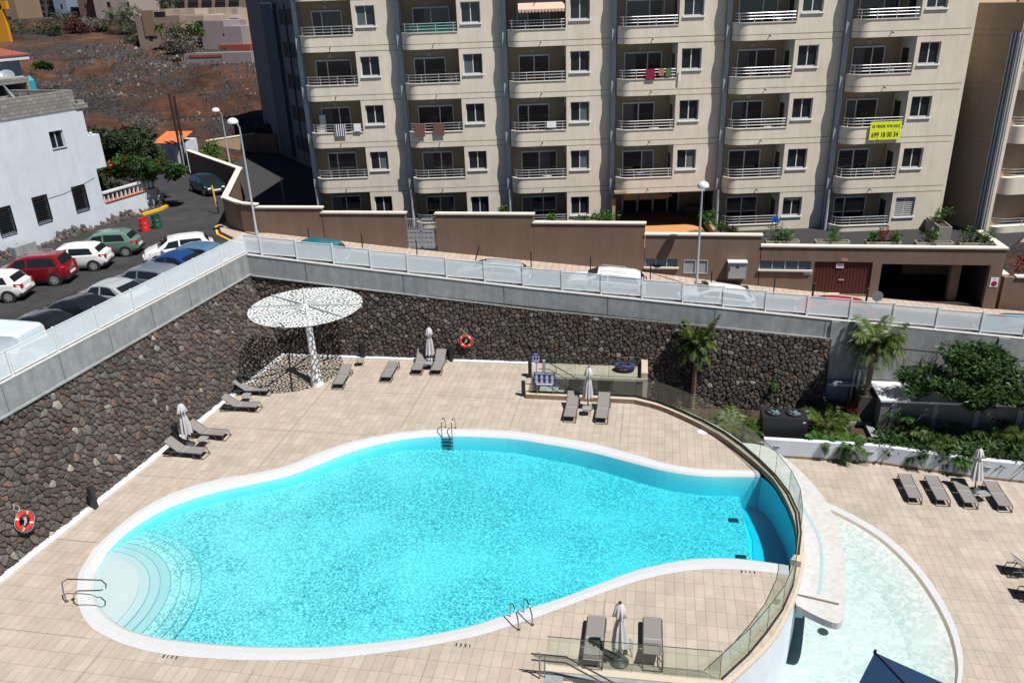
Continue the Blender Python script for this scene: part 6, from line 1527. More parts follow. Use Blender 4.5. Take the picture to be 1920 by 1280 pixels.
# ================================================================== PLANTS
def rv(rr): 
    while True:
        v = Vector((rr.uniform(-1,1), rr.uniform(-1,1), rr.uniform(-1,1)))
        if .05 < v.length < 1: return v
def leaves(mb, c, rad, n, size, rr, shell=.5, flat=.5, long=2.2):
    """n small leaf faces in an ellipsoid around c"""
    c = Vector(c)
    for _ in range(n):
        d = rv(rr).normalized(); r = shell+(1-shell)*rr.random(); p = c+Vector((d.x*rad[0], d.y*rad[1], d.z*rad[2]))*r
        a = (d+rv(rr)*.9); a.z *= flat; a.normalize(); b = a.cross(rv(rr)).normalized(); s = size*rr.uniform(.6, 1.3)
        mb.add([p-b*s*.5, p+a*s*long*.5-b*s*.12, p+a*s*long, p+a*s*long*.5+b*s*.5], [(0,1,2,3)])
def blobs(mb, centre, rad, nb, n, size, rr, sub=.42, **k):
    for _ in range(nb):
        d = rv(rr); p = Vector(centre)+Vector((d.x*rad[0], d.y*rad[1], d.z*rad[2])); s = sub*rr.uniform(.7, 1.25)
        leaves(mb, p, (rad[0]*s, rad[1]*s, rad[2]*s), n//nb, size, rr, **k)
def frond(mb, base, ang, L_, rise, droop, rr, lw=.035, ll=.45, nl=22, r=.012):
    pts = []; N = 12; d = Vector((math.cos(ang), math.sin(ang), 0)); sd = Vector((-d.y, d.x, 0))
    for k in range(N+1):
        s = k/N; pts.append(Vector(base)+d*(L_*s*(1-.15*s))+Vector((0,0,rise*s-droop*s*s*s*1.0-droop*.35*s*s)))
    mb.tube(pts, [r*(1-.7*k/N) for k in range(N+1)], 4)
    for k in range(nl):
        s = .16+.82*k/nl; i = min(int(s*N), N-1); f = s*N-i; p = pts[i].lerp(pts[i+1], f); t = (pts[i+1]-pts[i]).normalized()
        l = ll*math.sin(math.pi*min(.98, .12+s*.85))**.6*rr.uniform(.85, 1.1)
        for sg in (-1, 1):
            q = (t*.55+sd*sg*.85+Vector((0,0,rr.uniform(-.35, .15)-.25*s))).normalized(); e = p+q*l+Vector((0,0,-.12*l)); wv = t*lw
            m_ = p+q*l*.5; mb.add([p-wv*.3, m_-wv*.6, e, m_+wv*.6], [(0,1,2,3)])
def palm(name, x, y, z, h, lean, nf, L_, label, group, tr=.13, rings=True, seed=1, rise=.9, droop=1.6, msh='leafpalm'):
    rr = random.Random(seed); t = tag(empty(name, (x, y, z)), label, 'palm tree', group)
    pts = [Vector((lean[0]*(k/12)**1.4, lean[1]*(k/12)**1.4, h*k/12)) for k in range(13)]
    c = MB(); rad = [tr*(1.25 if k == 0 else 1.0-.25*k/12) for k in range(13)]; fine = []; fr_ = []
    for k in range(12):
        for q in range(4): f = q/4; fine.append(pts[k].lerp(pts[k+1], f)); fr_.append((rad[k]*(1-f)+rad[k+1]*f)*(1.06 if q % 2 else .94))
    c.tube(fine+[pts[-1]], fr_+[rad[-1]], 12); c.build('trunk', M['palmtrunk'], t)
    c = MB(); c.tube([pts[-1]-Vector((0,0,.7)), pts[-1]-Vector((0,0,.2)), pts[-1]+Vector((0,0,.15))], [tr*.8, tr*1.35, tr*.6], 10); 
    for k in range(14): a = rr.uniform(0, 6.28); c.tube([pts[-1]+Vector((.1*math.cos(a), .1*math.sin(a), -.45)), pts[-1]+Vector((.32*math.cos(a), .32*math.sin(a), rr.uniform(-.5, .1)))], .02, 4)
    c.build('crown_shaft', M['palmtrunk'], t)
    c = MB(); top = pts[-1]
    for k in range(nf):
        a = k*2.39996+rr.uniform(-.2, .2); e = k/nf; frond(c, top+Vector((0,0,.05)), a, L_*rr.uniform(.85, 1.1), rise*(1.25-1.3*e)*rr.uniform(.8, 1.2), droop*(.35+.9*e), rr, ll=L_*.3, nl=34, lw=.05)
    c.build('fronds', M[msh], t); return t
def clump_palm(x, y, z, L_, nf, label, seed, m_='leafpalm', group='small palms and ferns in the planted bed', name='small_palm', rise=1.2, ll=.3):
    rr = random.Random(seed); t = tag(empty(name, (x, y, z)), label, 'plant', group); c = MB()
    for k in range(nf):
        a = rr.uniform(0, 6.28); e = rr.random(); frond(c, (rr.uniform(-.12, .12), rr.uniform(-.12, .12), .05), a, L_*rr.uniform(.7, 1.1), L_*rise*(1-.7*e), L_*.9*(.5+.5*e), rr, ll=L_*ll*1.1, nl=20, lw=.055)
    c.build('fronds', M[m_], t); c = MB(); c.tube([(0,0,-.1), (0,0,.25)], [.09, .05], 8); c.build('stem', M['palmtrunk'], t); return t
def bush(name, x, y, z, rad, n, size, label, group, seed, m_='leaf', stems=3, cat='bush', flower=None):
    rr = random.Random(seed); t = tag(empty(name, (x, y, z)), label, cat, group); c = MB(); blobs(c, (0, 0, rad[2]), rad, 9, n, size, rr, sub=.5, shell=.35); c.build('foliage', M[m_], t)
    c = MB()
    for k in range(stems): a = k*2.1+seed; c.tube([(0,0,-.05), (rad[0]*.35*math.cos(a), rad[1]*.35*math.sin(a), rad[2]*.9)], [.03, .012], 5)
    c.build('stem', M['trunk'], t)
    if flower: c = MB(); leaves(c, (0,0,rad[2]), rad, flower[1], size, rr, shell=.9); c.build('flowers', M[flower[0]], t)
    return t
# planted bed on the right
bed = MB(); bed.poly([(18.6,-10.9),(18.6,-14.0),(24.7,-14.4),(30.1,-15.0),(33.9,-15.7),(36.4,-16.1),(60,-19),(60,-10.9)], -2.4); bed.poly([(18.6,-10.6),(18.6,-16),(24.3,-17.5),(24.7,-14.4),(18.6,-14)], -2.6)
tag(bed.build('planted_bed', M['soil']), kind='structure')
pw = tag(empty('planter_wall', (30, -15, -3)), 'low white rendered wall with recessed lights along the planted bed', 'wall')
pl = [(24.55,-14.9),(30.05,-15.05),(33.8,-15.85),(36.3,-16.15),(48,-18.2)]
for a, b in zip(pl, pl[1:]):
    c = MB(); d_ = (Vector(b)-Vector(a)).normalized()*.05; c.obox((a[0], a[1]+.14, -2.5), (b[0]+d_.x, b[1]+.14+d_.y, -2.5), .28, 1.0); PP(c.build('wall_face', M['whitewall']), pw)
    c = MB(); c.obox((a[0], a[1]-.015, -2.94), (b[0], b[1]-.015, -2.94), .02, .13); PP(c.build('tile_skirting', M['riser']), pw)
for px_, py_ in ((1457, 835), (1633, 851), (1666, 858), (1851, 880)):
    p = onz(px_, py_, -2.35); i = 0 if p.x < 30 else (1 if p.x < 33.8 else 2); a, b = Vector((*pl[i], 0)), Vector((*pl[i+1], 0)); d_ = (b-a).normalized(); s_ = (Vector((p.x, p.y, 0))-a).dot(d_); q = a+d_*s_
    q = a+d_*((onp(px_, py_, (a.x, a.y, 0), (-d_.y, d_.x, 0))-a).dot(d_))
    c = MB(); c.obox((q.x-d_.x*.13, q.y-d_.y*.13-.0, -2.38), (q.x+d_.x*.13, q.y+d_.y*.13, -2.38), .03, .1); c.obox((q.x-d_.x*.15, q.y-d_.y*.15-.03, -2.32), (q.x+d_.x*.15, q.y+d_.y*.15-.03, -2.32), .07, .015); PP(c.build('recessed_light', M['steelgrey']), pw)
# air-conditioning unit
ac = tag(empty('cooling_unit', (25.9, -12.9, -2.5)), 'large black cooling unit with two round fans behind the white planter wall', 'machine')
a0 = onz(1427, 822, -2.45); a1 = onz(1511, 826, -2.45); dX = (a1-a0); dX.z = 0; dX.normalize(); dY = Vector((-dX.y, dX.x, 0)); wX = (a1-a0).length
c = MB(); top_ = -1.2
qs = [a0, a1, a1+dY*1.15, a0+dY*1.15]; c.prism([(q.x, q.y) for q in qs], -2.5, top_); PP(c.build('casing', M['bollard']), ac)
for f in (.28, .73):
    o_ = a0+dX*wX*f+dY*.58; c = MB(); c.tube([(o_.x+.38*math.cos(q), o_.y+.38*math.sin(q), top_+.05) for q in [2*math.pi*k/24 for k in range(24)]], .06, 8, closed=True); fo = PP(c.build('fan_ring', M['bollard']), ac)
    c = MB(); c.add([(o_.x+.36*math.cos(2*math.pi*k/24), o_.y+.36*math.sin(2*math.pi*k/24), top_+.004) for k in range(24)], [tuple(range(24))]); g_ = c.build('fan_well', M['dark'], fo)
    c = MB()
    for k in range(5): a = k*1.2566+f; c.add([(o_.x+.05*math.cos(a), o_.y+.05*math.sin(a), top_+.03), (o_.x+.32*math.cos(a), o_.y+.32*math.sin(a), top_+.02), (o_.x+.32*math.cos(a+.7), o_.y+.32*math.sin(a+.7), top_+.06), (o_.x+.06*math.cos(a+.9), o_.y+.06*math.sin(a+.9), top_+.05)], [(0,1,2,3)])
    c.lathe((o_.x, o_.y, top_), [(.09, 0), (.09, .08)], 12); g_ = c.build('fan_blades', mat('fan_blade', (.12,.17,.2), .4), fo)
c = MB(); c.obox(a0+dX*(wX-.25)-dY*.005+Vector((0,0,1.05)), a0+dX*(wX-.12)-dY*.005+Vector((0,0,1.05)), .01, .08); PP(c.build('white_plate', M['frame']), ac)
c = MB(); c.obox(a0-dX*.7-dY*.25+Vector((0,0,-.02)), a1+dX*.9-dY*.25+Vector((0,0,-.02)), .4, .1); PP(c.build('base_slab', M['steelgrey']), ac)
# utility block with pale top, hut pieces behind the palm
ub = tag(empty('utility_hut', (33, -11, -2.5)), 'long low grey concrete utility block with a white top behind the planted bed', 'utility block')
c = MB(); c.box((30.5, -12.95, -2.6), (48, -10.95, -.56)); PP(c.build('block_wall', mat('hut_grey', (.16,.155,.145), .9, noise=.15)), ub)
c = MB(); c.box((30.42, -13.03, -.56), (48, -10.75, -.46)); PP(c.build('roof_slab', M['white']), ub)
for x in (31.0, 33.0, 35.0, 37.0): c = MB(); c.box((x, -13.0, -2.6), (x+.25, -12.95, -.56)); PP(c.build('pier', M['concrete']), ub)
dc = tag(empty('duct_frame', (28.9, -11.0, -1)), 'grey ventilation duct and pipes on the concrete wall behind the tall palm', 'duct')
p1 = ony(1561, 714, -10.8); p2 = ony(1612, 716, -10.8); c = MB(); c.box((p1.x-.3, -11.2, p1.z-.1), (p2.x+.1, -10.65, p1.z+.02)); PP(c.build('shelf', M['steelgrey']), dc)
p3 = ony(1612, 693, -11.1); p4 = ony(1648, 692, -11.1); c = MB(); c.tube([(p3.x-.1, -11.1, p3.z), (p4.x, -11.1, p4.z)], .1, 10); c.tube([(p3.x, -11.2, p3.z), (p3.x-.05, -11.2, -2.6)], .07, 8); c.tube([(p3.x-.25, -11.2, p3.z-.05), (p3.x-.3, -11.2, -2.6)], .03, 8); PP(c.build('duct_pipe', mat('zinc', (.5,.55,.56), .35, metal=.5)), dc)
c = MB(); c.box((p3.x-.1, -12.1, -2.6), (p3.x+.75, -10.65, p3.z-1.1)); PP(c.build('duct_box', mat('dark_box', (.06,.055,.05), .8)), dc)
c = MB(); c.box((29.0, -12.3, -2.45), (30.2, -12.0, -2.2)); c.box((30.0, -14.8, -2.42), (30.35, -12.2, -2.15)); tag(c.build('bed_edging', M['concrete']), 'weathered concrete edging strip running through the planted bed beside the palm', 'edging')
# palms
pb1 = onz(1297, 772, -2.6); palm('palm_tree', pb1.x, pb1.y, -2.6, 4.1, (.05, -.05), 40, 1.25, 'palm with a scruffy trunk in front of the stone wall, beyond the glass fence', 'palms behind the pool terrace', tr=.15, seed=3, rise=1.6, droop=.8)
pb2 = onz(1614, 793, -2.45); palm('palm_tree', pb2.x, pb2.y, -2.45, 4.75, (.15, 0), 40, 1.75, 'tall palm with a ringed trunk in front of the grey concrete wall', 'palms behind the pool terrace', tr=.16, seed=5, rise=1.05, droop=.95)
# broad tree on the right
def crown_tree(name, x, y, z, parts, trunk, label, seed, m_, size, cat='tree', group=None, dens=900, extra=None):
    rr = random.Random(seed); t = tag(empty(name, (x, y, z)), label, cat, group); c = MB()
    for (cx_, cy_, cz_, rx, ry, rz_) in parts: blobs(c, (cx_, cy_, cz_), (rx, ry, rz_), 12, dens, size, rr, sub=.42, shell=.3, flat=.35)
    c.build('crown', M[m_], t); c = MB(); h = trunk[1]
    c.tube([(0,0,-.1), (.05,0,h*.5), (trunk[2], trunk[3], h)], [trunk[0]*1.2, trunk[0], trunk[0]*.8], 8)
    for (cx_, cy_, cz_, rx, ry, rz_) in parts: c.tube([(trunk[2], trunk[3], h), ((cx_+trunk[2])*.5, (cy_+trunk[3])*.5, (cz_+h)*.5), (cx_, cy_, cz_)], [trunk[0]*.6, trunk[0]*.4, .02], 6)
    c.build('trunk', M['trunk'], t)
    if extra: c = MB(); [leaves(c, e[:3], e[3:6], e[6], size*1.1, rr, shell=.8) for e in extra]; c.build('flowers', M['orange'], t)
    return t
tb = onz(1800, 812, -2.45)
crown_tree('broad_tree', tb.x, tb.y, -2.45, [(-2.1,0,3.0,1.1,1.0,.65), (-.8,.3,4.0,1.1,1.0,.65), (.5,-.2,3.6,1.2,1.1,.75), (1.8,.1,3.3,1.2,1.1,.7), (1.3,.6,4.1,.95,.9,.5), (-.2,-1.1,2.7,.9,.7,.5), (2.8,-.3,2.6,.9,.9,.6), (-1.3,-.7,3.1,1.0,.8,.6), (1.0,-1.0,2.8,1.0,.8,.55), (0.2,.6,4.4,.8,.8,.35)], (.09, 2.1, .15, 0), 'broad bright green tree with layered foliage in the bed at the right', 21, 'leaf', .12, dens=2300)
# bed plants
spec = [(1376, 805, 1.25, 22, 'yellow-green fern palm seen past the glass fence at the left end of the bed', 'leafpalm'), (1340, 790, .7, 12, 'small green plant at the foot of the stone wall behind the glass fence', 'leaf2'),
        (1552, 800, 1.45, 22, 'feathery palm right of the black cooling unit', 'leafpalm'), (1538, 828, .8, 16, 'bright low fern spilling at the white wall, right of the cooling unit', 'leaf2'), (1590, 835, 1.0, 22, 'bright green split-leaf plant between the cooling unit and the tall palm', 'leaf2'),
        (1700, 795, 1.7, 24, 'dark feathery palm clump right of the tall palm', 'leaf'), (1745, 830, 1.25, 22, 'lush palm clump below the left side of the broad tree', 'leafpalm'), (1770, 850, .85, 22, 'leafy plant overhanging the white wall left of the lower closed parasol', 'leaf'),
        (1800, 858, .8, 20, 'split-leaf plant overhanging the white wall near the lower closed parasol', 'leaf2'), (1850, 820, 1.5, 20, 'feathery palm at the right under the broad tree', 'leafpalm'), (1905, 815, 1.6, 22, 'large palm clump at the right edge of the bed', 'leaf'), (1880, 850, .9, 18, 'dark low fern right of the lower closed parasol', 'leafdark'),
        (1400, 815, .9, 14, 'low fern just left of the cooling unit', 'leaf'), (1670, 770, 1.3, 16, 'tall frond plant in front of the grey utility block', 'leafpalm'), (1715, 845, .8, 18, 'low leafy plant just behind the white wall, under the palm clump', 'leaf')]
spec += [(1728, 770, 1.6, 20, 'tall dark frond plant in front of the pale-topped block, left of the broad tree trunk', 'leafdark'), (1780, 790, 1.3, 20, 'dark fern in the shade right at the foot of the broad tree', 'leafdark'), (1830, 785, 1.6, 20, 'frond plant in the shade right of the broad tree trunk', 'leaf'), (1870, 790, 1.7, 22, 'tall yellow-green palm clump near the right edge of the bed', 'leafpalm'), (1690, 790, 1.7, 22, 'big arching palm clump hiding the left end of the pale-topped block', 'leaf2'), (1760, 800, 1.7, 24, 'big arching palm clump left of the broad tree trunk', 'leaf2'), (1845, 800, 1.8, 24, 'big arching palm clump right of the broad tree trunk', 'leaf2'), (1910, 795, 1.9, 24, 'big arching bright palm clump at the very right edge', 'leaf2'), (1825, 850, .9, 22, 'leafy fern just behind the white wall, left of the lower closed parasol', 'leaf2'), (1650, 835, .7, 14, 'small fern beside the concrete edging strip', 'leaf'), (1568, 770, 1.3, 18, 'tall palm clump against the end of the stone wall', 'leafpalm')]
for k_, (px_, py_, L_, nf, lb, mm_) in enumerate(spec):
    p = onz(px_, py_+5, -2.4); clump_palm(p.x, min(max(p.y, -15.6), -11.4), -2.42, L_*1.2, int(nf*1.5), lb, 30+k_, mm_)
p = onz(1590, 790, -2.4); bush('red_plant', p.x, p.y, -2.4, (.35, .3, .6), 160, .14, 'red-leaved cordyline between the stone wall corner and the tall palm', None, 5, 'redleaf', cat='plant')
rr = random.Random(9); c = MB()
for k in range(150):
    x = rr.uniform(30.5, 46); y = rr.uniform(-15.0, -13.2)-max(0, x-30)*.16; leaves(c, (x, y, -2.05), (.45, .4, .35), 55, .15, rr, shell=.2)
tag(c.build('ground_cover', M['leaf']), kind='stuff')
c = MB()
for k in range(60): leaves(c, (rr.uniform(19, 29), rr.uniform(-13.2, -11.5), -2.4), (.3, .25, .22), 26, .11, rr, shell=.2)
tag(c.build('ground_cover', M['leafdark']), kind='stuff')
bush('wall_sprout', *ony(1450, 725, -11.05)[:], (.18, .1, .14), 60, .1, 'small green sprout growing out of the stone wall', None, 3, 'leaf2', cat='plant')

# planters with shrubs along the garden edge and by the entrance
def planter(x0, x1, y0, y1, z0, z1, label, plants, seed):
    t = tag(empty('planter', ((x0+x1)/2, (y0+y1)/2, z0)), label, 'planter', 'concrete planters along the garden wall')
    c = MB(); w_ = .06
    c.box((x0, y0, z0), (x1, y0+w_, z1)); c.box((x0, y1-w_, z0), (x1, y1, z1)); c.box((x0, y0+w_, z0), (x0+w_, y1-w_, z1)); c.box((x1-w_, y0+w_, z0), (x1, y1-w_, z1)); PP(c.build('trough', M['planter']), t)
    c = MB(); c.box((x0+w_, y0+w_, z0), (x1-w_, y1-w_, z1-.08)); PP(c.build('soil', M['soil']), t)
    for k_, (f, r_, h_, m_, lb) in enumerate(plants):
        bush('shrub', x0+(x1-x0)*f, (y0+y1)/2, z1-.1, (r_, r_*.8, h_), 240, .1, lb, 'shrubs in the planters', seed+k_, m_, cat='shrub')
zc2 = segs[-1][2]
bx = [[Z for Z in ()]]
planter(25.3, 27.2, -4.75, -4.25, 4.96, zc2+.12, 'leftmost planter on the right-hand garden wall', [(.3, .4, .5, 'leafpalm', 'yellow-green shrub in the leftmost wall planter'), (.65, .35, .4, 'leaf2', 'leafy shrub at the right end of the leftmost wall planter')], 51)
planter(28.1, 30.0, -4.75, -4.25, 4.96, zc2+.12, 'second planter from the left on the right-hand garden wall', [(.45, .42, .4, 'leaf2', 'round green shrub in the second wall planter')], 55)
planter(30.9, 32.8, -4.75, -4.25, 4.96, zc2+.12, 'third planter from the left on the right-hand garden wall', [(.2, .3, .35, 'leaf2', 'green shrub at the left end of the third wall planter'), (.5, .3, .45, 'redleaf', 'reddish shrub in the middle of the third wall planter'), (.85, .25, .3, 'leaf2', 'small green shrub at the right end of the third wall planter')], 58)
planter(33.6, 35.6, -4.75, -4.25, 4.96, zc2+.12, 'fourth planter from the left, above the open garage', [(.45, .45, .4, 'leaf2', 'broad green shrub in the planter above the garage')], 62)
planter(35.9, 37.8, -4.75, -4.25, 4.96, zc2+.12, 'rightmost planter at the corner of the garden wall', [(.35, .5, .45, 'leaf', 'tangled shrub in the corner planter'), (.8, .35, .35, 'leaf2', 'round green shrub at the end of the corner planter')], 65)
planter(35.6, 36.3, -2.2, .3, 4.96, 5.75, 'large tall planter standing crosswise at the building corner', [(.5, .5, .5, 'leaf2', 'bright round shrub in the tall crosswise planter')], 68)
for k_, (px_, py_, z_, y_, r_, m_, lb) in enumerate([(1143, 405, 6.2, -3.6, .5, 'leaf2', 'bright green shrub left of the entrance'), (1122, 408, 6.2, -4.2, .3, 'leafpalm', 'small yellow shrub behind the wall left of the entrance'), (1092, 412, 6.1, -4.4, .35, 'leaf', 'grey-green shrub behind the wall cap in front of a ground floor window'), (1035, 410, 6.2, -4.2, .3, 'leaf2', 'trailing green shrub on the ground floor terrace of the third bay'),
        (1329, 405, 5.3, -1.0, .5, 'leaf2', 'leafy green shrub right of the entrance'), (1352, 425, 5.2, -2.4, .3, 'leaf', 'pale low shrub beside the fin right of the entrance'), (1372, 432, 5.2, -3.0, .25, 'leaf', 'low shrub at the foot of the fifth bay'), (943, 395, 6.9, -4.0, .3, 'leafpalm', 'yellow flowering shrub showing over the stepped wall')]):
    p = ony(px_, py_, y_); bush('shrub', p.x, y_, p.z-r_*1.0, (r_, r_, r_*.9), 220, .11, lb, 'shrubs in the apartment garden', 80+k_, m_, cat='shrub')
c = MB(); c.obox((22.3, .2, 5.2), (22.9, -4.8, 5.2), .25, .5); tag(c.build('bed_wall', M['tanwall']), 'low tan retaining edge of the flower bed right of the entrance', 'low wall')
rr = random.Random(12); c = MB()
for k in range(12): leaves(c, (rr.uniform(40.0, 45), rr.uniform(-4.0, -3), p0.z+.25), (.4, .3, .35), 40, .2, rr)
tag(c.build('red_hedge', M['redleaf']), 'dark red leafy plants behind the low brown wall at the right edge', 'plants')
p = ony(1455, 418, -3.9); bush('shrub', p.x, -4.3, 5.1, (.35, .3, .4), 10, .1, 'thin shrub under the blue cloth near the leftmost planter', 'shrubs in the apartment garden', 99, 'leafpalm', cat='shrub')
p = ony(1455, 417, -2.0); c = MB(); c.add([(p.x-.3, -2, p.z), (p.x+.25, -2.1, p.z), (p.x+.05, -2.0, p.z+.45), (p.x-.2, -1.8, p.z+.2)], [(0,1,2), (0,2,3)]); c.tube([(p.x, -2.05, p.z+.3), (p.x, -2.05, 4.96)], .02, 6); tag(c.build('blue_parasol', mat('bright_blue', (.01,.12,.55), .6)), 'small bright blue folded cloth on a stick in the gravel garden', 'cloth')
# thin poles in the gravel
for px_, py_, h_ in ((535, 387, 1.3),):
    p = onz(px_, py_, 5.0); t = empty('thin_pole', (p.x, p.y, 4.95)); tag(t, 'thin green pole standing in the dark gravel shadow', 'pole'); MB().tube([(0,0,0), (-.05,0,2.4)], .035, 6).build('pole_tube', M['lampgrey'], t)

# ================================================================== LEFT: WHITE HOUSE, TREES, HUT, POLES
HD = Vector((1.47, 7.7, 0)).normalized(); HN = Vector((HD.y, -HD.x, 0)); HP = Vector((-18.42, -2.6, 0))
def HX(s, d, z): return HP+HD*s+HN*d+Vector((0,0,z))          # s along the front (north +), d outwards
class HB(MB):
    def add(s, vs, fs): return MB.add(s, [tuple(HX(*v)) for v in vs], fs)
    def tube(s, *a, **k): t = MB(); t.tube(*a, **k); return s.add(t.v, t.f)
    def lathe(s, *a, **k): t = MB(); t.lathe(*a, **k); return s.add(t.v, t.f)
hs = tag(empty('white_house', tuple(HX(-6, -4, 5.7))), 'white rendered house with a bare block parapet and barred windows beside the car park', 'house')
def PH(o, root=hs): return PP(o, root)
def hole_from(pts): 
    q = [onp(x, y, HP, HN) for x, y in pts]; s = [(v-HP).dot(HD) for v in q]; z = [v.z for v in q]; return ((s[0]+s[3])/2, (s[1]+s[2])/2, (z[2]+z[3])/2, (z[0]+z[1])/2)
f4 = lambda ox, oy, pts: [(ox+x/4, oy+y/4) for x, y in pts]
wins = [hole_from(f4(0, 320, [(530,125),(625,100),(665,280),(575,308)])), hole_from(f4(0, 320, [(235,205),(340,175),(387,365),(285,397)])), hole_from(f4(0, 320, [(-40,285),(68,262),(120,458),(0,492)]))]
upw = hole_from(f4(0, 0, [(362,990),(468,975),(495,1095),(395,1115)]))
f = HB()
def hgrid(mb, s0, s1, z0, z1, d0, d1, holes):
    ss = sorted(set([s0, s1]+[h[0] for h in holes]+[h[1] for h in holes]))
    for a, b in zip(ss, ss[1:]):
        z = z0
        for h in sorted([h for h in holes if h[0] <= a+1e-6 and h[1] >= b-1e-6], key=lambda h: h[2]): mb.box((a, d0, z), (b, d1, h[2])); z = h[3]
        mb.box((a, d0, z), (b, d1, z1))
hgrid(f, -16, 0, 5.5, 13.42, -.3, 0, wins+[upw]); f.box((-16, -8, 5.5), (-.0, -.3, 13.3)) if 0 else None
f.box((-.3, -9, 5.5), (0, -.3, 13.42)); PH(f.build('house_wall', M['whitewall'], recalc=True))
f = HB(); f.box((-16, -.75, 5.5), (-.3, -.7, 13.3)); f.box((-16, -9, 13.2), (-.3, -.3, 13.3)); PH(f.build('interior', M['dark'], recalc=True))
f = HB(); hgrid(f, -16, -.35, 13.5, 14.62, -.32, -.06, []); f.box((-.61, -8, 13.5), (-.35, -.32, 14.62)); PH(f.build('block_parapet', M['block'], recalc=True))
f = HB(); s = -16
while s < -.05: f.box((s, -.3, 13.42), (s+.09, .04, 13.5)); f.box((s+.09, -.3, 13.42), (s+.13, -.02, 13.5)); s += .13
f.box((-.5, -.3, 13.42), (.45, .08, 13.72)); f.box((0, -.6, 13.6), (.5, -.2, 13.9)); PH(f.build('rough_eave', M['block'], recalc=True))
for k_, h in enumerate(wins):
    f = HB(); s0, s1, z0, z1 = h; n = 6; r_ = .014
    for i in range(n+1): s = s0+(s1-s0)*i/n; f.box((s-r_, .06, z0), (s+r_, .09, z1))
    for i in range(11): z = z0+(z1-z0)*i/10; f.box((s0, .055, z-r_), (s1, .085, z+r_))
    for e in (s0, s1): f.box((e-.02, 0, z0), (e+.02, .1, z1))
    for i in range(n):
        for zz in (z0+.08, z1-.18): f.box((s0+(s1-s0)*(i+.3)/n, .05, zz), (s0+(s1-s0)*(i+.7)/n, .095, zz+.1))
    g = PH(f.build('window_grille', M['bollard'], recalc=True)); c = HB(); c.box((s0, -.2, z0), (s1, -.17, z1)); g2 = c.build('pane', M['pane'], g, recalc=True)
s0, s1, z0, z1 = upw; f = HB(); f.box((s0, -.2, z0), (s1, -.17, z1)); g = PH(f.build('window', M['pane'], recalc=True)); c = HB()
c.box((s0-.02, -.16, z0-.06), (s1+.04, .06, z0)); c.box((s1-.05, -.17, z0), (s1, -.1, z1)); c.box(((s0+s1)/2-.03, -.17, z0), ((s0+s1)/2+.02, -.12, z1)); g2 = c.build('sill', M['white'], g, recalc=True)
f = HB(); f.box((0.003, -1.6, 9.4), (1.15, -.25, 11.6)); f.lathe((.25, -.4, 11.6), [(.1, 0), (.1, .1), (.14, .2), (.08, .3)], 10); f.lathe((.6, -.4, 11.6), [(.1, 0), (.1, .06), (.13, .12), (.07, .2)], 10); PH(f.build('balcony', M['whitewall'], recalc=True))
f = HB(); f.tube([(-4.2, .03, 8.45), (-3, .04, 8.5), (-1.6, .05, 8.75), (-.3, .04, 9.0)], .012, 4); PH(f.build('cable', M['steelgrey']))
rr = random.Random(8); mbr = MB()
rc = voronoi(-14, 5.2, -.1, 1.0, .3, rr, drop=.1)
stones(mbr, [(p, q) for p, q in rc if p[1] < .25+.35*math.sin(p[0]*.7+1)**2], lambda s, t, h: tuple(HX(s, .45-t*.45+h, 5.7+t)), rr); sb_ = PH(mbr.build('rubble_footing', M['stone']))
f = HB(); f.box((-8.1, .3, 5.7), (-6.6, .9, 6.35)); PH(f.build('doorstep', M['concrete'], recalc=True))
# terrace wall with balustrade north of the house
tw = tag(empty('balustrade_wall', tuple(HX(2.5, 0, 5.7))), 'white terrace wall with an open balustrade and red tile edge north of the white house', 'wall')
e0 = (onp(298, 395, HP, HN)-HP).dot(HD)
f = HB(); f.box((0, -.25, 5.5), (4.9, 0, 7.1)); f.add([(4.9, -.25, 5.5), (4.9, .0, 5.5), (6.1, -.3, 5.5), (4.9, -.25, 7.1), (4.9, 0, 7.1), (5.3, -.2, 7.1)], [(0,1,2), (3,4,5), (0,3,5,2), (1,2,5,4)]); PH(f.build('wall_face', M['whitewall'], recalc=True), tw)
f = HB(); f.box((.1, -.3, 7.1), (4.9, .06, 7.16)); PH(f.build('tile_edge', M['terracotta'], recalc=True), tw)
f = HB(); f.box((.05, -.28, 7.72), (4.95, .04, 7.84)); PH(f.build('top_rail', M['white'], recalc=True), tw)
f = HB()
for i in range(13): f.box((.1+i*.39, -.2, 7.16), (.2+i*.39, -.04, 7.72))
PH(f.build('balusters', M['white'], recalc=True), tw)
f = HB(); f.box((0.1,-6,6.9),(4.8,-.3,6.98)); PH(f.build('terrace_floor', M['tanwall'], recalc=True), tw)
f = MB(); a = HX(4.5, 1.2, 5.8); kk = [HX(2.2, .9, 5.8), HX(4.0, 1.0, 5.8), HX(4.9, .75, 5.8), HX(5.3, .3, 5.8), HX(5.3, -.4, 5.8)]
for a, b in zip(kk, kk[1:]): f.obox(a, b, .2, .2)
tag(f.build('painted_kerb', M['yellow']), 'yellow kerb stones round the tree bed beside the drums', 'kerb')
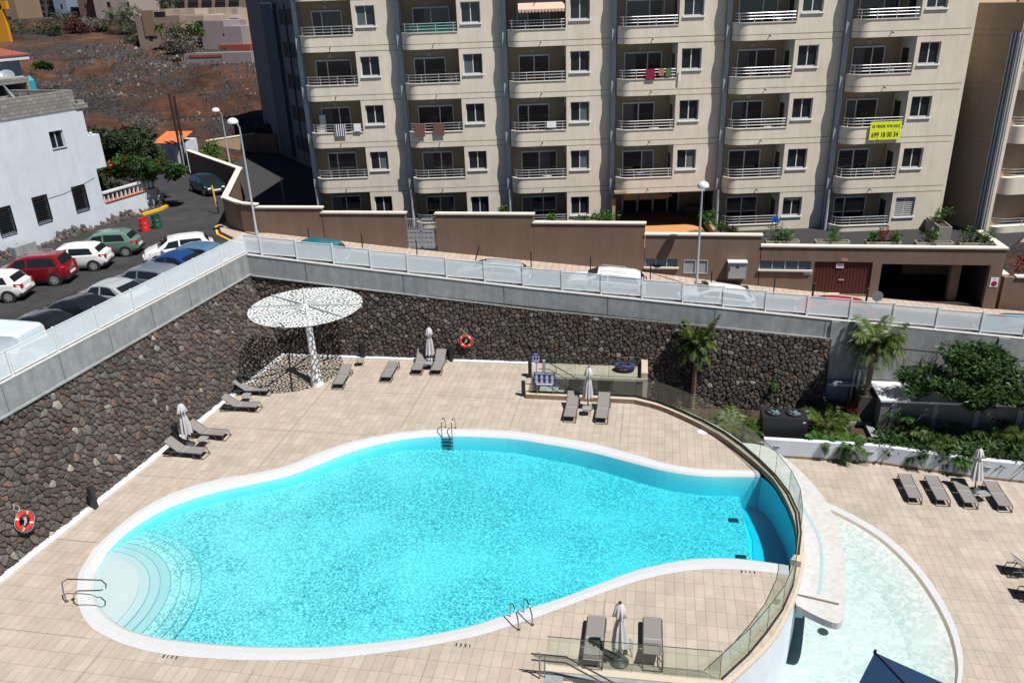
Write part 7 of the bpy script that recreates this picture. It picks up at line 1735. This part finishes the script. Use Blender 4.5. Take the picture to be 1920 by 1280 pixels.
# unfinished terrace behind and second house with red roof
def offp(px_, py_, o): 
    q = onp(px_, py_, HP+HN*o, HN); return (q-HP).dot(HD), q.z
class HB2(HB): pass
u = tag(empty('unfinished_terrace', tuple(HX(-8, -6, 13))), 'dark unfinished block terrace behind the parapet of the white house', 'building')
sE, zE = offp(53, 144, -5); _, zL = offp(52, 186, -5); f = HB(); hgrid(f, sE-14, sE, 8, zE, -5.3, -5, [(sE-13, sE-.25, zL+.35, zE-.35)]); f.box((sE-14, -9, 8), (sE-.01, -8.8, zE)); f.box((sE-14, -8.8, zE-.1), (sE-.05, -5.3, zE-.02)); f.box((sE-.3, -8.8, 8), (sE-.01, -5.3, zE-.1)); PP(f.build('block_wall', M['block'], recalc=True), u)
f = HB(); f.box((sE-13, -8.7, 8), (sE-.35, -8.6, zE-.2)); PP(f.build('back_of_room', M['dark'], recalc=True), u)
f = HB(); f.tube([(sE-3.4, -3.6, zE-1.0), (sE-2.6, -3.4, zE-2.6)], .04, 5); PP(f.build('loose_pole', M['white']), u)
h2_ = tag(empty('red_roofed_house', tuple(HX(-8, -9, 12))), 'small white house with a red tiled hip roof at the left edge', 'house')
s1, z1 = offp(34, 106, -8); _, z0 = offp(38, 150, -8); f = HB(); f.box((s1-9, -14, z0-3), (s1, -8, z1+.1)); PP(f.build('house_wall', M['whitewall'], recalc=True), h2_)
s2, z2 = offp(56, 103, -7.4); MR = mat('roof_tiles', (.34,.1,.075), .85, noise=.3, nscale=7)
f = HB(); f.add([(s1-10, -7.4, z2), (s2, -7.4, z2), (s2, -14.6, z2), (s1-10, -14.6, z2), (s1-10, -11, z2+1.35), (s2-3.6, -11, z2+1.35)], [(0,1,5,4), (1,2,5), (2,3,4,5)]); PP(f.build('tiled_roof', MR, recalc=True), h2_)
f = HB(); n_ = 36
for k in range(n_):
    x = s1-5.5+(s2-s1+5.5)*k/n_; tm = 1 if x < s2-3.6 else (s2-x)/3.6
    if tm > .03: f.tube([(x, -7.42, z2+.03), (x, -7.4-3.6*tm, z2+1.35*tm+.05)], .065, 5)
PP(f.build('tile_rows', MR), h2_)
f = HB(); f.box((s1-10, -14.5, z2-.28), (s2-.06, -7.46, z2-.02)); PP(f.build('cornice', M['white'], recalc=True), h2_)
p = ony(60, 160, 7.0); p = HX(sE+.35, -5.4, zE-.8); f = MB(); f.tube([(p.x, p.y, p.z-.7), (p.x, p.y, p.z+.5), (p.x-.1, p.y, p.z+.75)], [.36, .32, .2], 8); tag(f.build('blue_tank', mat('cyan_plastic', (.02,.3,.42), .4)), 'bright blue plastic tank hanging at the end of the unfinished terrace', 'tank')
#DISHDEF
def dish(p, r, label, aim):
    t = tag(empty('satellite_dish', p), label, 'satellite dish', 'satellite dishes on the roofs'); t.rotation_mode = 'QUATERNION'; t.rotation_quaternion = Vector(aim).to_track_quat('Z', 'Y')
    c = MB(); N = 20; prof = [(0.02, 0), (r*.5, r*.07), (r, r*.26)]; vs = []
    for rr_, z in prof: vs += [(rr_*math.cos(2*math.pi*k/N), rr_*math.sin(2*math.pi*k/N), z) for k in range(N)]
    c.add(vs, [(i*N+k, i*N+(k+1) % N, (i+1)*N+(k+1) % N, (i+1)*N+k) for i in range(2) for k in range(N)]+[tuple(range(N))[::-1]]); c.build('reflector', mat('dish_grey', (.25,.3,.33), .4), t)
    c = MB(); c.tube([(0,-r*.9,0), (0, -r*.3, r*.9)], .02, 5); c.tube([(0,0,0), (0,-r*.5,-r*.8)], .03, 5); c.build('feed_arm', M['steelgrey'], t)
dish(tuple(HX(-1.6, -4.2, 14.35)), .75, 'grey satellite dish behind the block parapet of the white house', (.7, .5, .45))
dish(tuple(HX(s1-1.9, -7.3, z0+.3)), .55, 'grey satellite dish in front of the white upper house with red tiles', (.3, -.6, .6))
p = ony(5, 60, 30); f = MB(); f.box((p.x-1.2, 30, p.z-1), (p.x+.6, 30.4, p.z+3.0)); f.box((p.x-5, 30, p.z+2.2), (p.x+1.2, 30.4, p.z+3.0)); f.obox((p.x, 30.2, p.z+1), (p.x-3, 30.2, p.z+2.6), .3, .3); tag(f.build('orange_beam', mat('orange_steel', (.62,.28,.02), .5)), 'orange steel beam frame at the left edge of the hillside', 'crane')
# trees beside the house
def at(px_, py_, Y): return ony(px_, py_, Y)
p = HX(2.6, -3.2, 5.8)
crown_tree('dark_tree', p.x, p.y+1.0, 5.8, [(-.9,1.2,4.6,1.6,1.7,1.3), (1.0,2.4,4.1,1.8,1.8,1.3), (0.3,.8,3.2,1.7,1.5,1.1), (-1.3,-.2,3.0,1.2,1.3,1.2), (2.4,3.0,3.1,1.3,1.3,1.2), (-.2,.2,4.9,1.2,1.2,.7)], (.14, 2.2, 0, .2), 'dark green bushy tree rising behind the white terrace wall', 41, 'leafdark', .2, dens=2200)
p = HX(3.6, -.9, 5.8)
crown_tree('flame_tree', p.x, p.y, 5.8, [(-1.2,-1.0,2.8,1.0,1.0,.6), (.2,0,3.0,1.3,1.2,.7), (1.6,.6,2.7,1.1,1.1,.6), (2.5,1.2,2.5,.9,.9,.5)], (.08, 2.0, 0, 0), 'flame tree with orange flowers over the white balustrade', 43, 'leaf', .15, dens=1800, extra=[(-1.2,-1.0,3.2,.6,.6,.3,22), (.1,-.3,3.5,.6,.6,.2,20), (1.9,.5,3.1,.3,.3,.2,8)])
crown_tree('drooping_shrub', p.x-1.4, p.y-1.6, 5.8, [(0,0,2.0,.8,.8,1.0), (.6,.6,1.7,.6,.7,.8)], (.06, 1.2, 0, 0), 'dark drooping shrub against the corner of the white house', 44, 'leafdark', .17, dens=1500)
# small hut with orange tiles, twin timber poles
Yt = 15.8; a = at(296, 268, Yt); b = at(336, 268, Yt); g0 = at(320, 322, Yt)
ht = tag(empty('tiled_hut', ((a.x+b.x)/2, Yt, g0.z)), 'small white hut with an orange tiled roof at the end of the road', 'hut')
f = MB(); f.box((a.x, Yt, 5.2), (b.x, Yt+3, a.z-.05)); PP(f.build('hut_wall', M['whitewall']), ht)
f = MB(); r0 = at(296, 256, Yt+1.5).z; f.add([(a.x-.3, Yt-.4, a.z-.05), (b.x+.2, Yt-.4, a.z-.05), (b.x+.2, Yt+2.2, a.z+.6), (a.x-.3, Yt+2.2, a.z+.6)], [(0,1,2,3)])
for k in range(16): x = a.x-.25+(b.x-a.x+.4)*k/15; f.tube([(x, Yt-.45, a.z+.0), (x, Yt+2.2, a.z+.65)], .07, 5)
PP(f.build('tiled_roof', mat('orange_tiles', (.62,.17,.06), .8, noise=.25, nscale=6)), ht)
f = MB(); f.box((a.x+.5, Yt-.03, 5.4), (a.x+1.35, Yt-.005, a.z-.5)); PP(f.build('hut_door', M['steelgrey']), ht)
f = MB(); f.box((a.x+1.5, Yt-.12, 5.4), (a.x+2.4, Yt-.05, a.z-.35)); PP(f.build('white_panel', M['white']), ht)
for k_, (tx, ty, bx_, by_, lb) in enumerate(((317, 175, 345, 313, 'left of the twin dark timber poles by the tiled hut'), (326, 180, 352, 318, 'right of the twin dark timber poles by the tiled hut'))):
    q0 = at(bx_, by_, 14.6+.2*k_); q1 = at(tx, ty, 14.6+.2*k_); t = tag(empty('utility_pole', (q0.x, q0.y, 5.6)), lb, 'pole', 'twin timber poles')
    f = MB(); f.tube([(0,0,0), (q1.x-q0.x, 0, q1.z-5.6)], [.15, .11], 8); f.build('timber', mat('tarred_wood', (.035,.025,.02), .9, noise=.3, nscale=8), t)
    f = MB(); f.tube([(.12,-.12,0), (.12,-.12,3.4)], .05, 6); f.build('conduit', M['steelgrey'], t)
p = at(390, 283, 18); bush('oleander', p.x+.2, 18, 6.0, (1.3, 1.0, .9), 900, .16, 'bright green oleander behind the brown wall', 'shrubs at the foot of the hill', 71, 'leaf2')
p = at(424, 300, 16.5); bush('oleander', p.x, 16.5, 5.7, (.6, .6, .6), 400, .14, 'smaller pale oleander beside the bright green one', 'shrubs at the foot of the hill', 72, 'leaf2')

# ================================================================== HILLSIDE
from mathutils import noise as mn
HILL = [(14, 5.2), (20, 5.7), (26, 6.1), (32, 6.7), (45, 8.1), (60, 9.4), (72, 10.4), (84, 10.9), (92, 12.4), (100, 13.6), (122, 15.6), (150, 16.2), (260, 17)]
def terr(t, k=.45): return t
def hillz(x, y, detail=True):
    z = lerpt(HILL, y+3*mn.noise(Vector((x*.03, y*.03, 1))))-max(-3.0, min((x+60)*.06, 2.0))*min(max((y-42)/35, 0), 1)
    k = 1 if y < 72 else max(.25, 1-(y-72)/14)
    if detail:
        z += k*1.0*mn.noise(Vector((x*.09, y*.09, 3)))+k*.45*mn.noise(Vector((x*.28, y*.28, 5)))+.2*mn.noise(Vector((x*.8, y*.8, 8)))
        for yy, hh, ph in ((27, 1.6, 0), (41, 1.9, 2), (54, 1.4, 4), (66, 1.4, 1)):
            e = y-(yy+4*math.sin(x*.07+ph)+2*mn.noise(Vector((x*.3, ph, 0)))); z += hh*(1/(1+math.exp(-e*2.5)))-hh*(1/(1+math.exp(-(e-9)*.5)))
    if x > -26 and y < 30: z = min(z, 4.6+max(0, (-22-x))*.6)
    return z
mb = MB(); XS = [-140+i*1.0 for i in range(0, 136)]; YS = []; y = 14
while y < 95: YS.append(y); y += .62 if y < 60 else 1.0
while y < 260: YS.append(y); y += 6
vs = []; 
for y in YS:
    for x in XS: vs.append((x+mn.noise(Vector((x, y, 2)))*.3, y, hillz(x, y)))
n = len(XS); mb.add(vs, [(j*n+i, j*n+i+1, (j+1)*n+i+1, (j+1)*n+i) for j in range(len(YS)-1) for i in range(n-1)])
hm = bpy.data.materials.new('hill_earth'); hm.use_nodes = True; nt = hm.node_tree; bb = nt.nodes['Principled BSDF']; bb.inputs['Roughness'].default_value = .95; bb.inputs['Specular IOR Level'].default_value = .1
geo = nt.nodes.new('ShaderNodeNewGeometry'); ms = nt.nodes.new('ShaderNodeMapping'); ms.inputs['Scale'].default_value = (1, 1.0, 1.6); nt.links.new(geo.outputs['Position'], ms.inputs[0])
def nz(sc, det, a, b):
    n_ = nt.nodes.new('ShaderNodeTexNoise'); n_.inputs['Scale'].default_value = sc; n_.inputs['Detail'].default_value = det; n_.inputs['Roughness'].default_value = .7; nt.links.new(ms.outputs[0], n_.inputs['Vector'])
    m_ = nt.nodes.new('ShaderNodeMapRange'); m_.inputs[1].default_value = a; m_.inputs[2].default_value = b; nt.links.new(n_.outputs[0], m_.inputs[0]); return m_.outputs[0]
def mixc(f, a, b):
    m_ = nt.nodes.new('ShaderNodeMix'); m_.data_type = 'RGBA'; nt.links.new(f, m_.inputs[0])
    for i_, v in ((6, a), (7, b)):
        if isinstance(v, tuple): m_.inputs[i_].default_value = (*v, 1)
        else: nt.links.new(v, m_.inputs[i_])
    return m_.outputs[2]
base = mixc(nz(.12, 6, .4, .6), (.065, .036, .028), (.2, .1, .066)); grey = mixc(nz(3.0, 5, .4, .62), (.035, .032, .034), (.13, .12, .12))
c1 = mixc(nz(.085, 8, .46, .54), base, grey); c2 = mixc(nz(5, 6, .6, .75), c1, (.27, .155, .11)); nt.links.new(c2, bb.inputs['Base Color'])
n_ = nt.nodes.new('ShaderNodeTexNoise'); n_.inputs['Scale'].default_value = 1.6; n_.inputs['Detail'].default_value = 9; n_.inputs['Roughness'].default_value = .8; nt.links.new(geo.outputs['Position'], n_.inputs['Vector']); bp = nt.nodes.new('ShaderNodeBump'); bp.inputs['Strength'].default_value = 1; bp.inputs['Distance'].default_value = .9; nt.links.new(n_.outputs[0], bp.inputs['Height']); nt.links.new(bp.outputs[0], bb.inputs['Normal'])
tag(mb.build('hillside', hm), kind='structure')
g = MB(); g.poly([(-600,-300),(600,-300),(600,900),(-600,900)], -3.6); tag(g.build('ground', hm), kind='structure')
g = MB(); g.add([(-600, 200, 3), (700, 200, 3), (700, 900, 8), (-600, 900, 26)], [(0,1,2,3)]); g.build('far_ground', hm)['kind'] = 'structure'
# loose rocks and dry brush
rr = random.Random(77); mb = MB(); nrk = 0
for _ in range(15000):
    x = rr.uniform(-85, -12); y = rr.uniform(22, 100)
    f = mn.noise(Vector((x*.1, y*.1, 20)))+.4*mn.noise(Vector((x*.4, y*.4, 22)))
    if f < .04+rr.uniform(-.2, .25): continue
    s = rr.choice((.08, .1, .12, .15, .18, .3))*rr.uniform(.7, 1.3)*(1+max(0, y-40)*.01); z = hillz(x, y); v = rr.random(); mb.col = (.07, .066, .068) if v < .6 else ((.11, .105, .105) if v < .93 else (.26, .23, .21))
    a = rr.uniform(0, 6.28); pts = [(x+s*math.cos(a+q)*rr.uniform(.7, 1.1), y+s*math.sin(a+q)*rr.uniform(.7, 1.1), z-.1) for q in (0, 1.57, 3.14, 4.71)]; tp = [(x+s*.55*math.cos(a+q+.4), y+s*.55*math.sin(a+q+.4), z+s*rr.uniform(.5, .9)) for q in (0, 1.57, 3.14, 4.71)]
    mb.add(pts+tp, [(0,1,5,4), (1,2,6,5), (2,3,7,6), (3,0,4,7), (4,5,6,7)])
tag(mb.build('rubble', attrmat('rubble_stone', gain=1.0)), kind='stuff')
mb = MB()
for _ in range(420):
    x = rr.uniform(-80, -14); y = rr.uniform(24, 95)
    if mn.noise(Vector((x*.08, y*.08, 40))) < .05: continue
    z = hillz(x, y); leaves(mb, (x, y, z+.2), (.5, .5, .3), 22, .045*(1+y*.01), rr, long=9)
tag(mb.build('dry_brush', M['dry']), kind='stuff')
mb = MB()
for _ in range(110):
    x = rr.uniform(-80, -16); y = rr.uniform(26, 95)
    z = hillz(x, y); leaves(mb, (x, y, z+.2), (.45, .45, .3), 60, .09*(1+y*.008), rr)
tag(mb.build('low_scrub', M['leafdark']), kind='stuff')
# ---- buildings on the hill.  (name, pixel rectangle x0,x1,ytop,ybase, distance Y, depth, wall, label)
def hbox(mb, x0, x1, yt, yb, Y, dep, pad=0):
    """block whose front stands at distance Y; the side walls run straight back"""
    a = ony(x0, yb, Y); b = ony(x1, yb, Y); t_ = ony((x0+x1)/2, yt, Y)
    mb.box((a.x, Y, min(a.z, b.z)-3-pad), (b.x, Y+dep, t_.z)); return a, b, t_
def hwin(mb, x0, x1, yt, yb, Y):
    a = ony(x0, yt, Y-.05); b = ony(x1, yb, Y-.05); mb.box((a.x, Y-.06, b.z), (b.x, Y-.03, a.z))
mw = {k: mat('hill_wall_'+k, c, .9, noise=.08, nscale=.3, streak=.08) for k, c in dict(tan=(.25,.17,.12), brown=(.17,.1,.085), pink=(.36,.31,.29), blue=(.2,.27,.35), dusk=(.09,.085,.1), beige=(.38,.31,.25), lilac=(.28,.25,.26), redw=(.3,.07,.045), white=(.6,.58,.55), sand=(.28,.22,.18)).items()}
def hill_building(name, label, walls, wins, Y, extra=None, cat='building'):
    a = ony(walls[0][0], walls[0][3], Y); r = tag(empty(name, (a.x, Y, a.z)), label, cat)
    for k_, w_ in enumerate(walls):
        mb = MB(); hbox(mb, w_[0], w_[1], w_[2], w_[3], Y+w_[5] if len(w_) > 5 else Y, 12 if len(w_) < 7 else w_[6]); PP(mb.build('wall', mw[w_[4]]), r)
    for (x0, x1, yt, yb, dy, mm_) in wins:
        mb = MB(); hwin(mb, x0, x1, yt, yb, Y+dy); PP(mb.build('window' if mm_ == 'd' else 'balcony_front', M['dark'] if mm_ == 'd' else mw[mm_]), r)
    return r
Y1 = 128
hill_building('hotel_block', 'plain tan end wall of a block at the far upper left corner', [(-60, 38, -60, 46, 'tan')], [(0, 22, 32, 40, 0, 'd')], Y1-8)
w_ = []
for r_ in range(-2, 5):
    for c_ in range(4): w_.append((49+c_*19+r_*1.5, 64+c_*19+r_*1.5, 11.5*r_+1, 11.5*r_+7, 0, 'd'))
hill_building('hotel_block', 'shaded dark block with rows of balconies behind the hillside at upper left', [(38, 112, -60, 50, 'dusk')], w_, Y1)
hill_building('stair_tower', 'narrow pale blue tower between the shaded balconied block and the brown block', [(108, 132, -60, 40, 'blue')], [(113, 118, 8, 16, 0, 'd'), (117, 122, 27, 33, 0, 'd')], Y1-3)
hill_building('hotel_block', 'dark shaded recess with balconies right of the narrow blue tower', [(132, 156, -60, 42, 'dusk')], [(134, 141, 7, 15, 0, 'd'), (143, 149, 7, 15, 0, 'd'), (136, 143, 26, 34, 0, 'd'), (145, 151, 26, 34, 0, 'd')], Y1+2)
hill_building('hotel_block', 'red-brown block with four small square windows', [(154, 186, -60, 43, 'brown')], [(158, 161.5, 7, 13.5, 0, 'd'), (176, 179, 6, 13, 0, 'd'), (162, 166, 27, 34, 0, 'd'), (180, 184, 26, 33, 0, 'd')], Y1-4)
hill_building('hotel_block', 'pale pinkish block with a dark column of loggias at its middle', [(184, 248, -60, 44, 'pink')], [(200, 208, 4, 14, 0, 'd'), (205, 212, 24, 33, 0, 'd'), (238, 243, 4, 12, 0, 'd'), (242, 247, 23, 30, 0, 'd'), (203, 213, 14, 23, -.3, 'tan')], Y1-6)
w_ = [(250+c_*25.5, 250+c_*25.5+20, yy, yy+6, -.1, 'd') for c_ in range(8) for yy in (-9, 3.5, 13)]
hill_building('terraced_hotel', 'long low beige hotel with continuous balconies along the top of the hill', [(246, 470, -40, 40, 'sand')], w_, Y1+10)
Y2 = 92
hill_building('terraced_house', 'tan rendered house with stepped parapet and one small window, a young palm in front', [(262, 345, 30, 82, 'sand'), (266, 288, 20, 34, 'tan', -.15, 2)], [(301, 304, 44.5, 48.5, 0, 'd'), (279, 287, 66, 75.5, 0, 'd'), (288, 310, 23, 30, .0, 'd')], Y2)
hill_building('terraced_house', 'two storey terrace with white shutters and a red balcony front beside the tan house', [(338, 392, 30, 97, 'beige', 2), (345, 385, 53, 62, 'redw', 1.0, 2)], [(342, 351, 42, 53, 2, 'white'), (352, 364, 42, 52, 2, 'white'), (368, 384, 40, 55, 2, 'd'), (352, 384, 70, 79, 1, 'blue'), (371, 378, 90, 97, 2, 'd')], Y2)
hill_building('terraced_house', 'lilac-grey house with a red lower storey just left of the shaded wing', [(383, 458, 50, 97, 'lilac', -.5), (383, 421, 39, 60, 'lilac', -.52), (412, 470, 84, 100, 'redw', -1.2, 4)], [(418, 421, 63, 67, -.5, 'd'), (417, 424, 90, 96, -1.2, 'd')], Y2)
hill_building('terraced_house', 'cluster of bright roof terraces behind the lilac-grey house', [(420, 465, 38, 70, 'beige', 6), (340, 410, 28, 45, 'white', 9), (350, 366, 16, 30, 'beige', 12), (392, 404, 15, 30, 'beige', 12), (410, 425, 16, 32, 'beige', 12), (436, 446, 16, 30, 'beige', 12), (300, 312, 17, 28, 'beige', 12), (325, 340, 18, 30, 'beige', 12)], [(431, 437, 40, 50, 6, 'd'), (441, 447, 41, 48, 6, 'd'), (424, 452, 28, 34, 12, 'white')], Y2)
r = hill_building('terrace_wall', 'long pinkish grey retaining wall below the terraced houses', [(342, 474, 99, 124, 'lilac', -9, 2)], [(354, 416, 104.5, 107, -9, 'redw'), (414, 428, 100, 118, -9, 'lilac')], Y2, cat='wall')
M['redhill'] = mat('red_bush', (.07,.012,.015), .8)
# palms and shrubs on the hill
for k_, (px_, py_, Y, L_, h_, lb, mm_) in enumerate(((125, 56, 106, 4.2, 2.5, 'dark fan palm in front of the shaded tower on the hill', 'leafdark'), (228, 60, 104, 4.6, 2.8, 'broad dark palm left of the tan terraced house', 'leafdark'), (258, 72, 96, 4.0, 1.2, 'low spiky palm at the left corner of the tan terraced house', 'leafdark'), (305, 81, 90, 1.7, 3.0, 'young slender palm in front of the tan terraced house', 'leafpalm'), (318, 30, 120, 3.6, 3, 'tall dark palm in front of the long beige hotel', 'leafdark'))):
    p = ony(px_, py_, Y); palm('hill_palm', p.x, Y, p.z-.5, h_, (0, 0), 24, L_*.8, lb, 'palms on the hillside', tr=.3 if L_ > 2 else .12, seed=60+k_, rise=L_*.6, droop=L_*.55, msh=mm_)
for k_, (px_, py_, Y, rx, rz_, mm_, lb) in enumerate(((30, 60, 100, 5, 1.6, 'leafdark', 'wide dark hedge below the plain tan end wall'), (60, 52, 108, 3, 1.6, 'dry', 'pale grey bush left of the fan palm'), (95, 62, 100, 3, 2.2, 'leafdark', 'dark bush left of the fan palm'), (150, 58, 102, 2.4, 2.4, 'redhill', 'dark red bougainvillea right of the fan palm'), (167, 55, 104, 2.8, 1.9, 'dry', 'grey round bush right of the red bougainvillea'), (185, 52, 106, 2.4, 1.6, 'leafdark', 'dark bush below the red-brown block'),
        (330, 78, 88, 2.0, 2.2, 'leafdark', 'dark bush at the right corner of the tan terraced house'), (355, 66, 90, 3.0, 1.6, 'leaf', 'green tree between the tan and lilac houses'), (340, 92, 84, 2.6, 2.6, 'dry', 'dry brown bush above the pinkish retaining wall'), (250, 45, 104, 2.2, 3.2, 'leaf', 'mid green tree beside the pale pinkish block'), (95, 165, 52, 1.2, .8, 'dry', 'pale grass tuft above the satellite dish'), (80, 125, 62, 1.2, .35, 'leaf', 'yellow-green cactus patch on the slope'), (270, 245, 24, 1.2, 1.1, 'dry', 'dry grey bush above the orange tiled hut'))):
    p = ony(px_, py_, Y); bush('hill_bush', p.x, Y, p.z-rz_*.8, (rx, rx*.7, rz_), 1300, .24 if Y > 60 else .13, lb, 'bushes on the hillside', 120+k_, mm_)
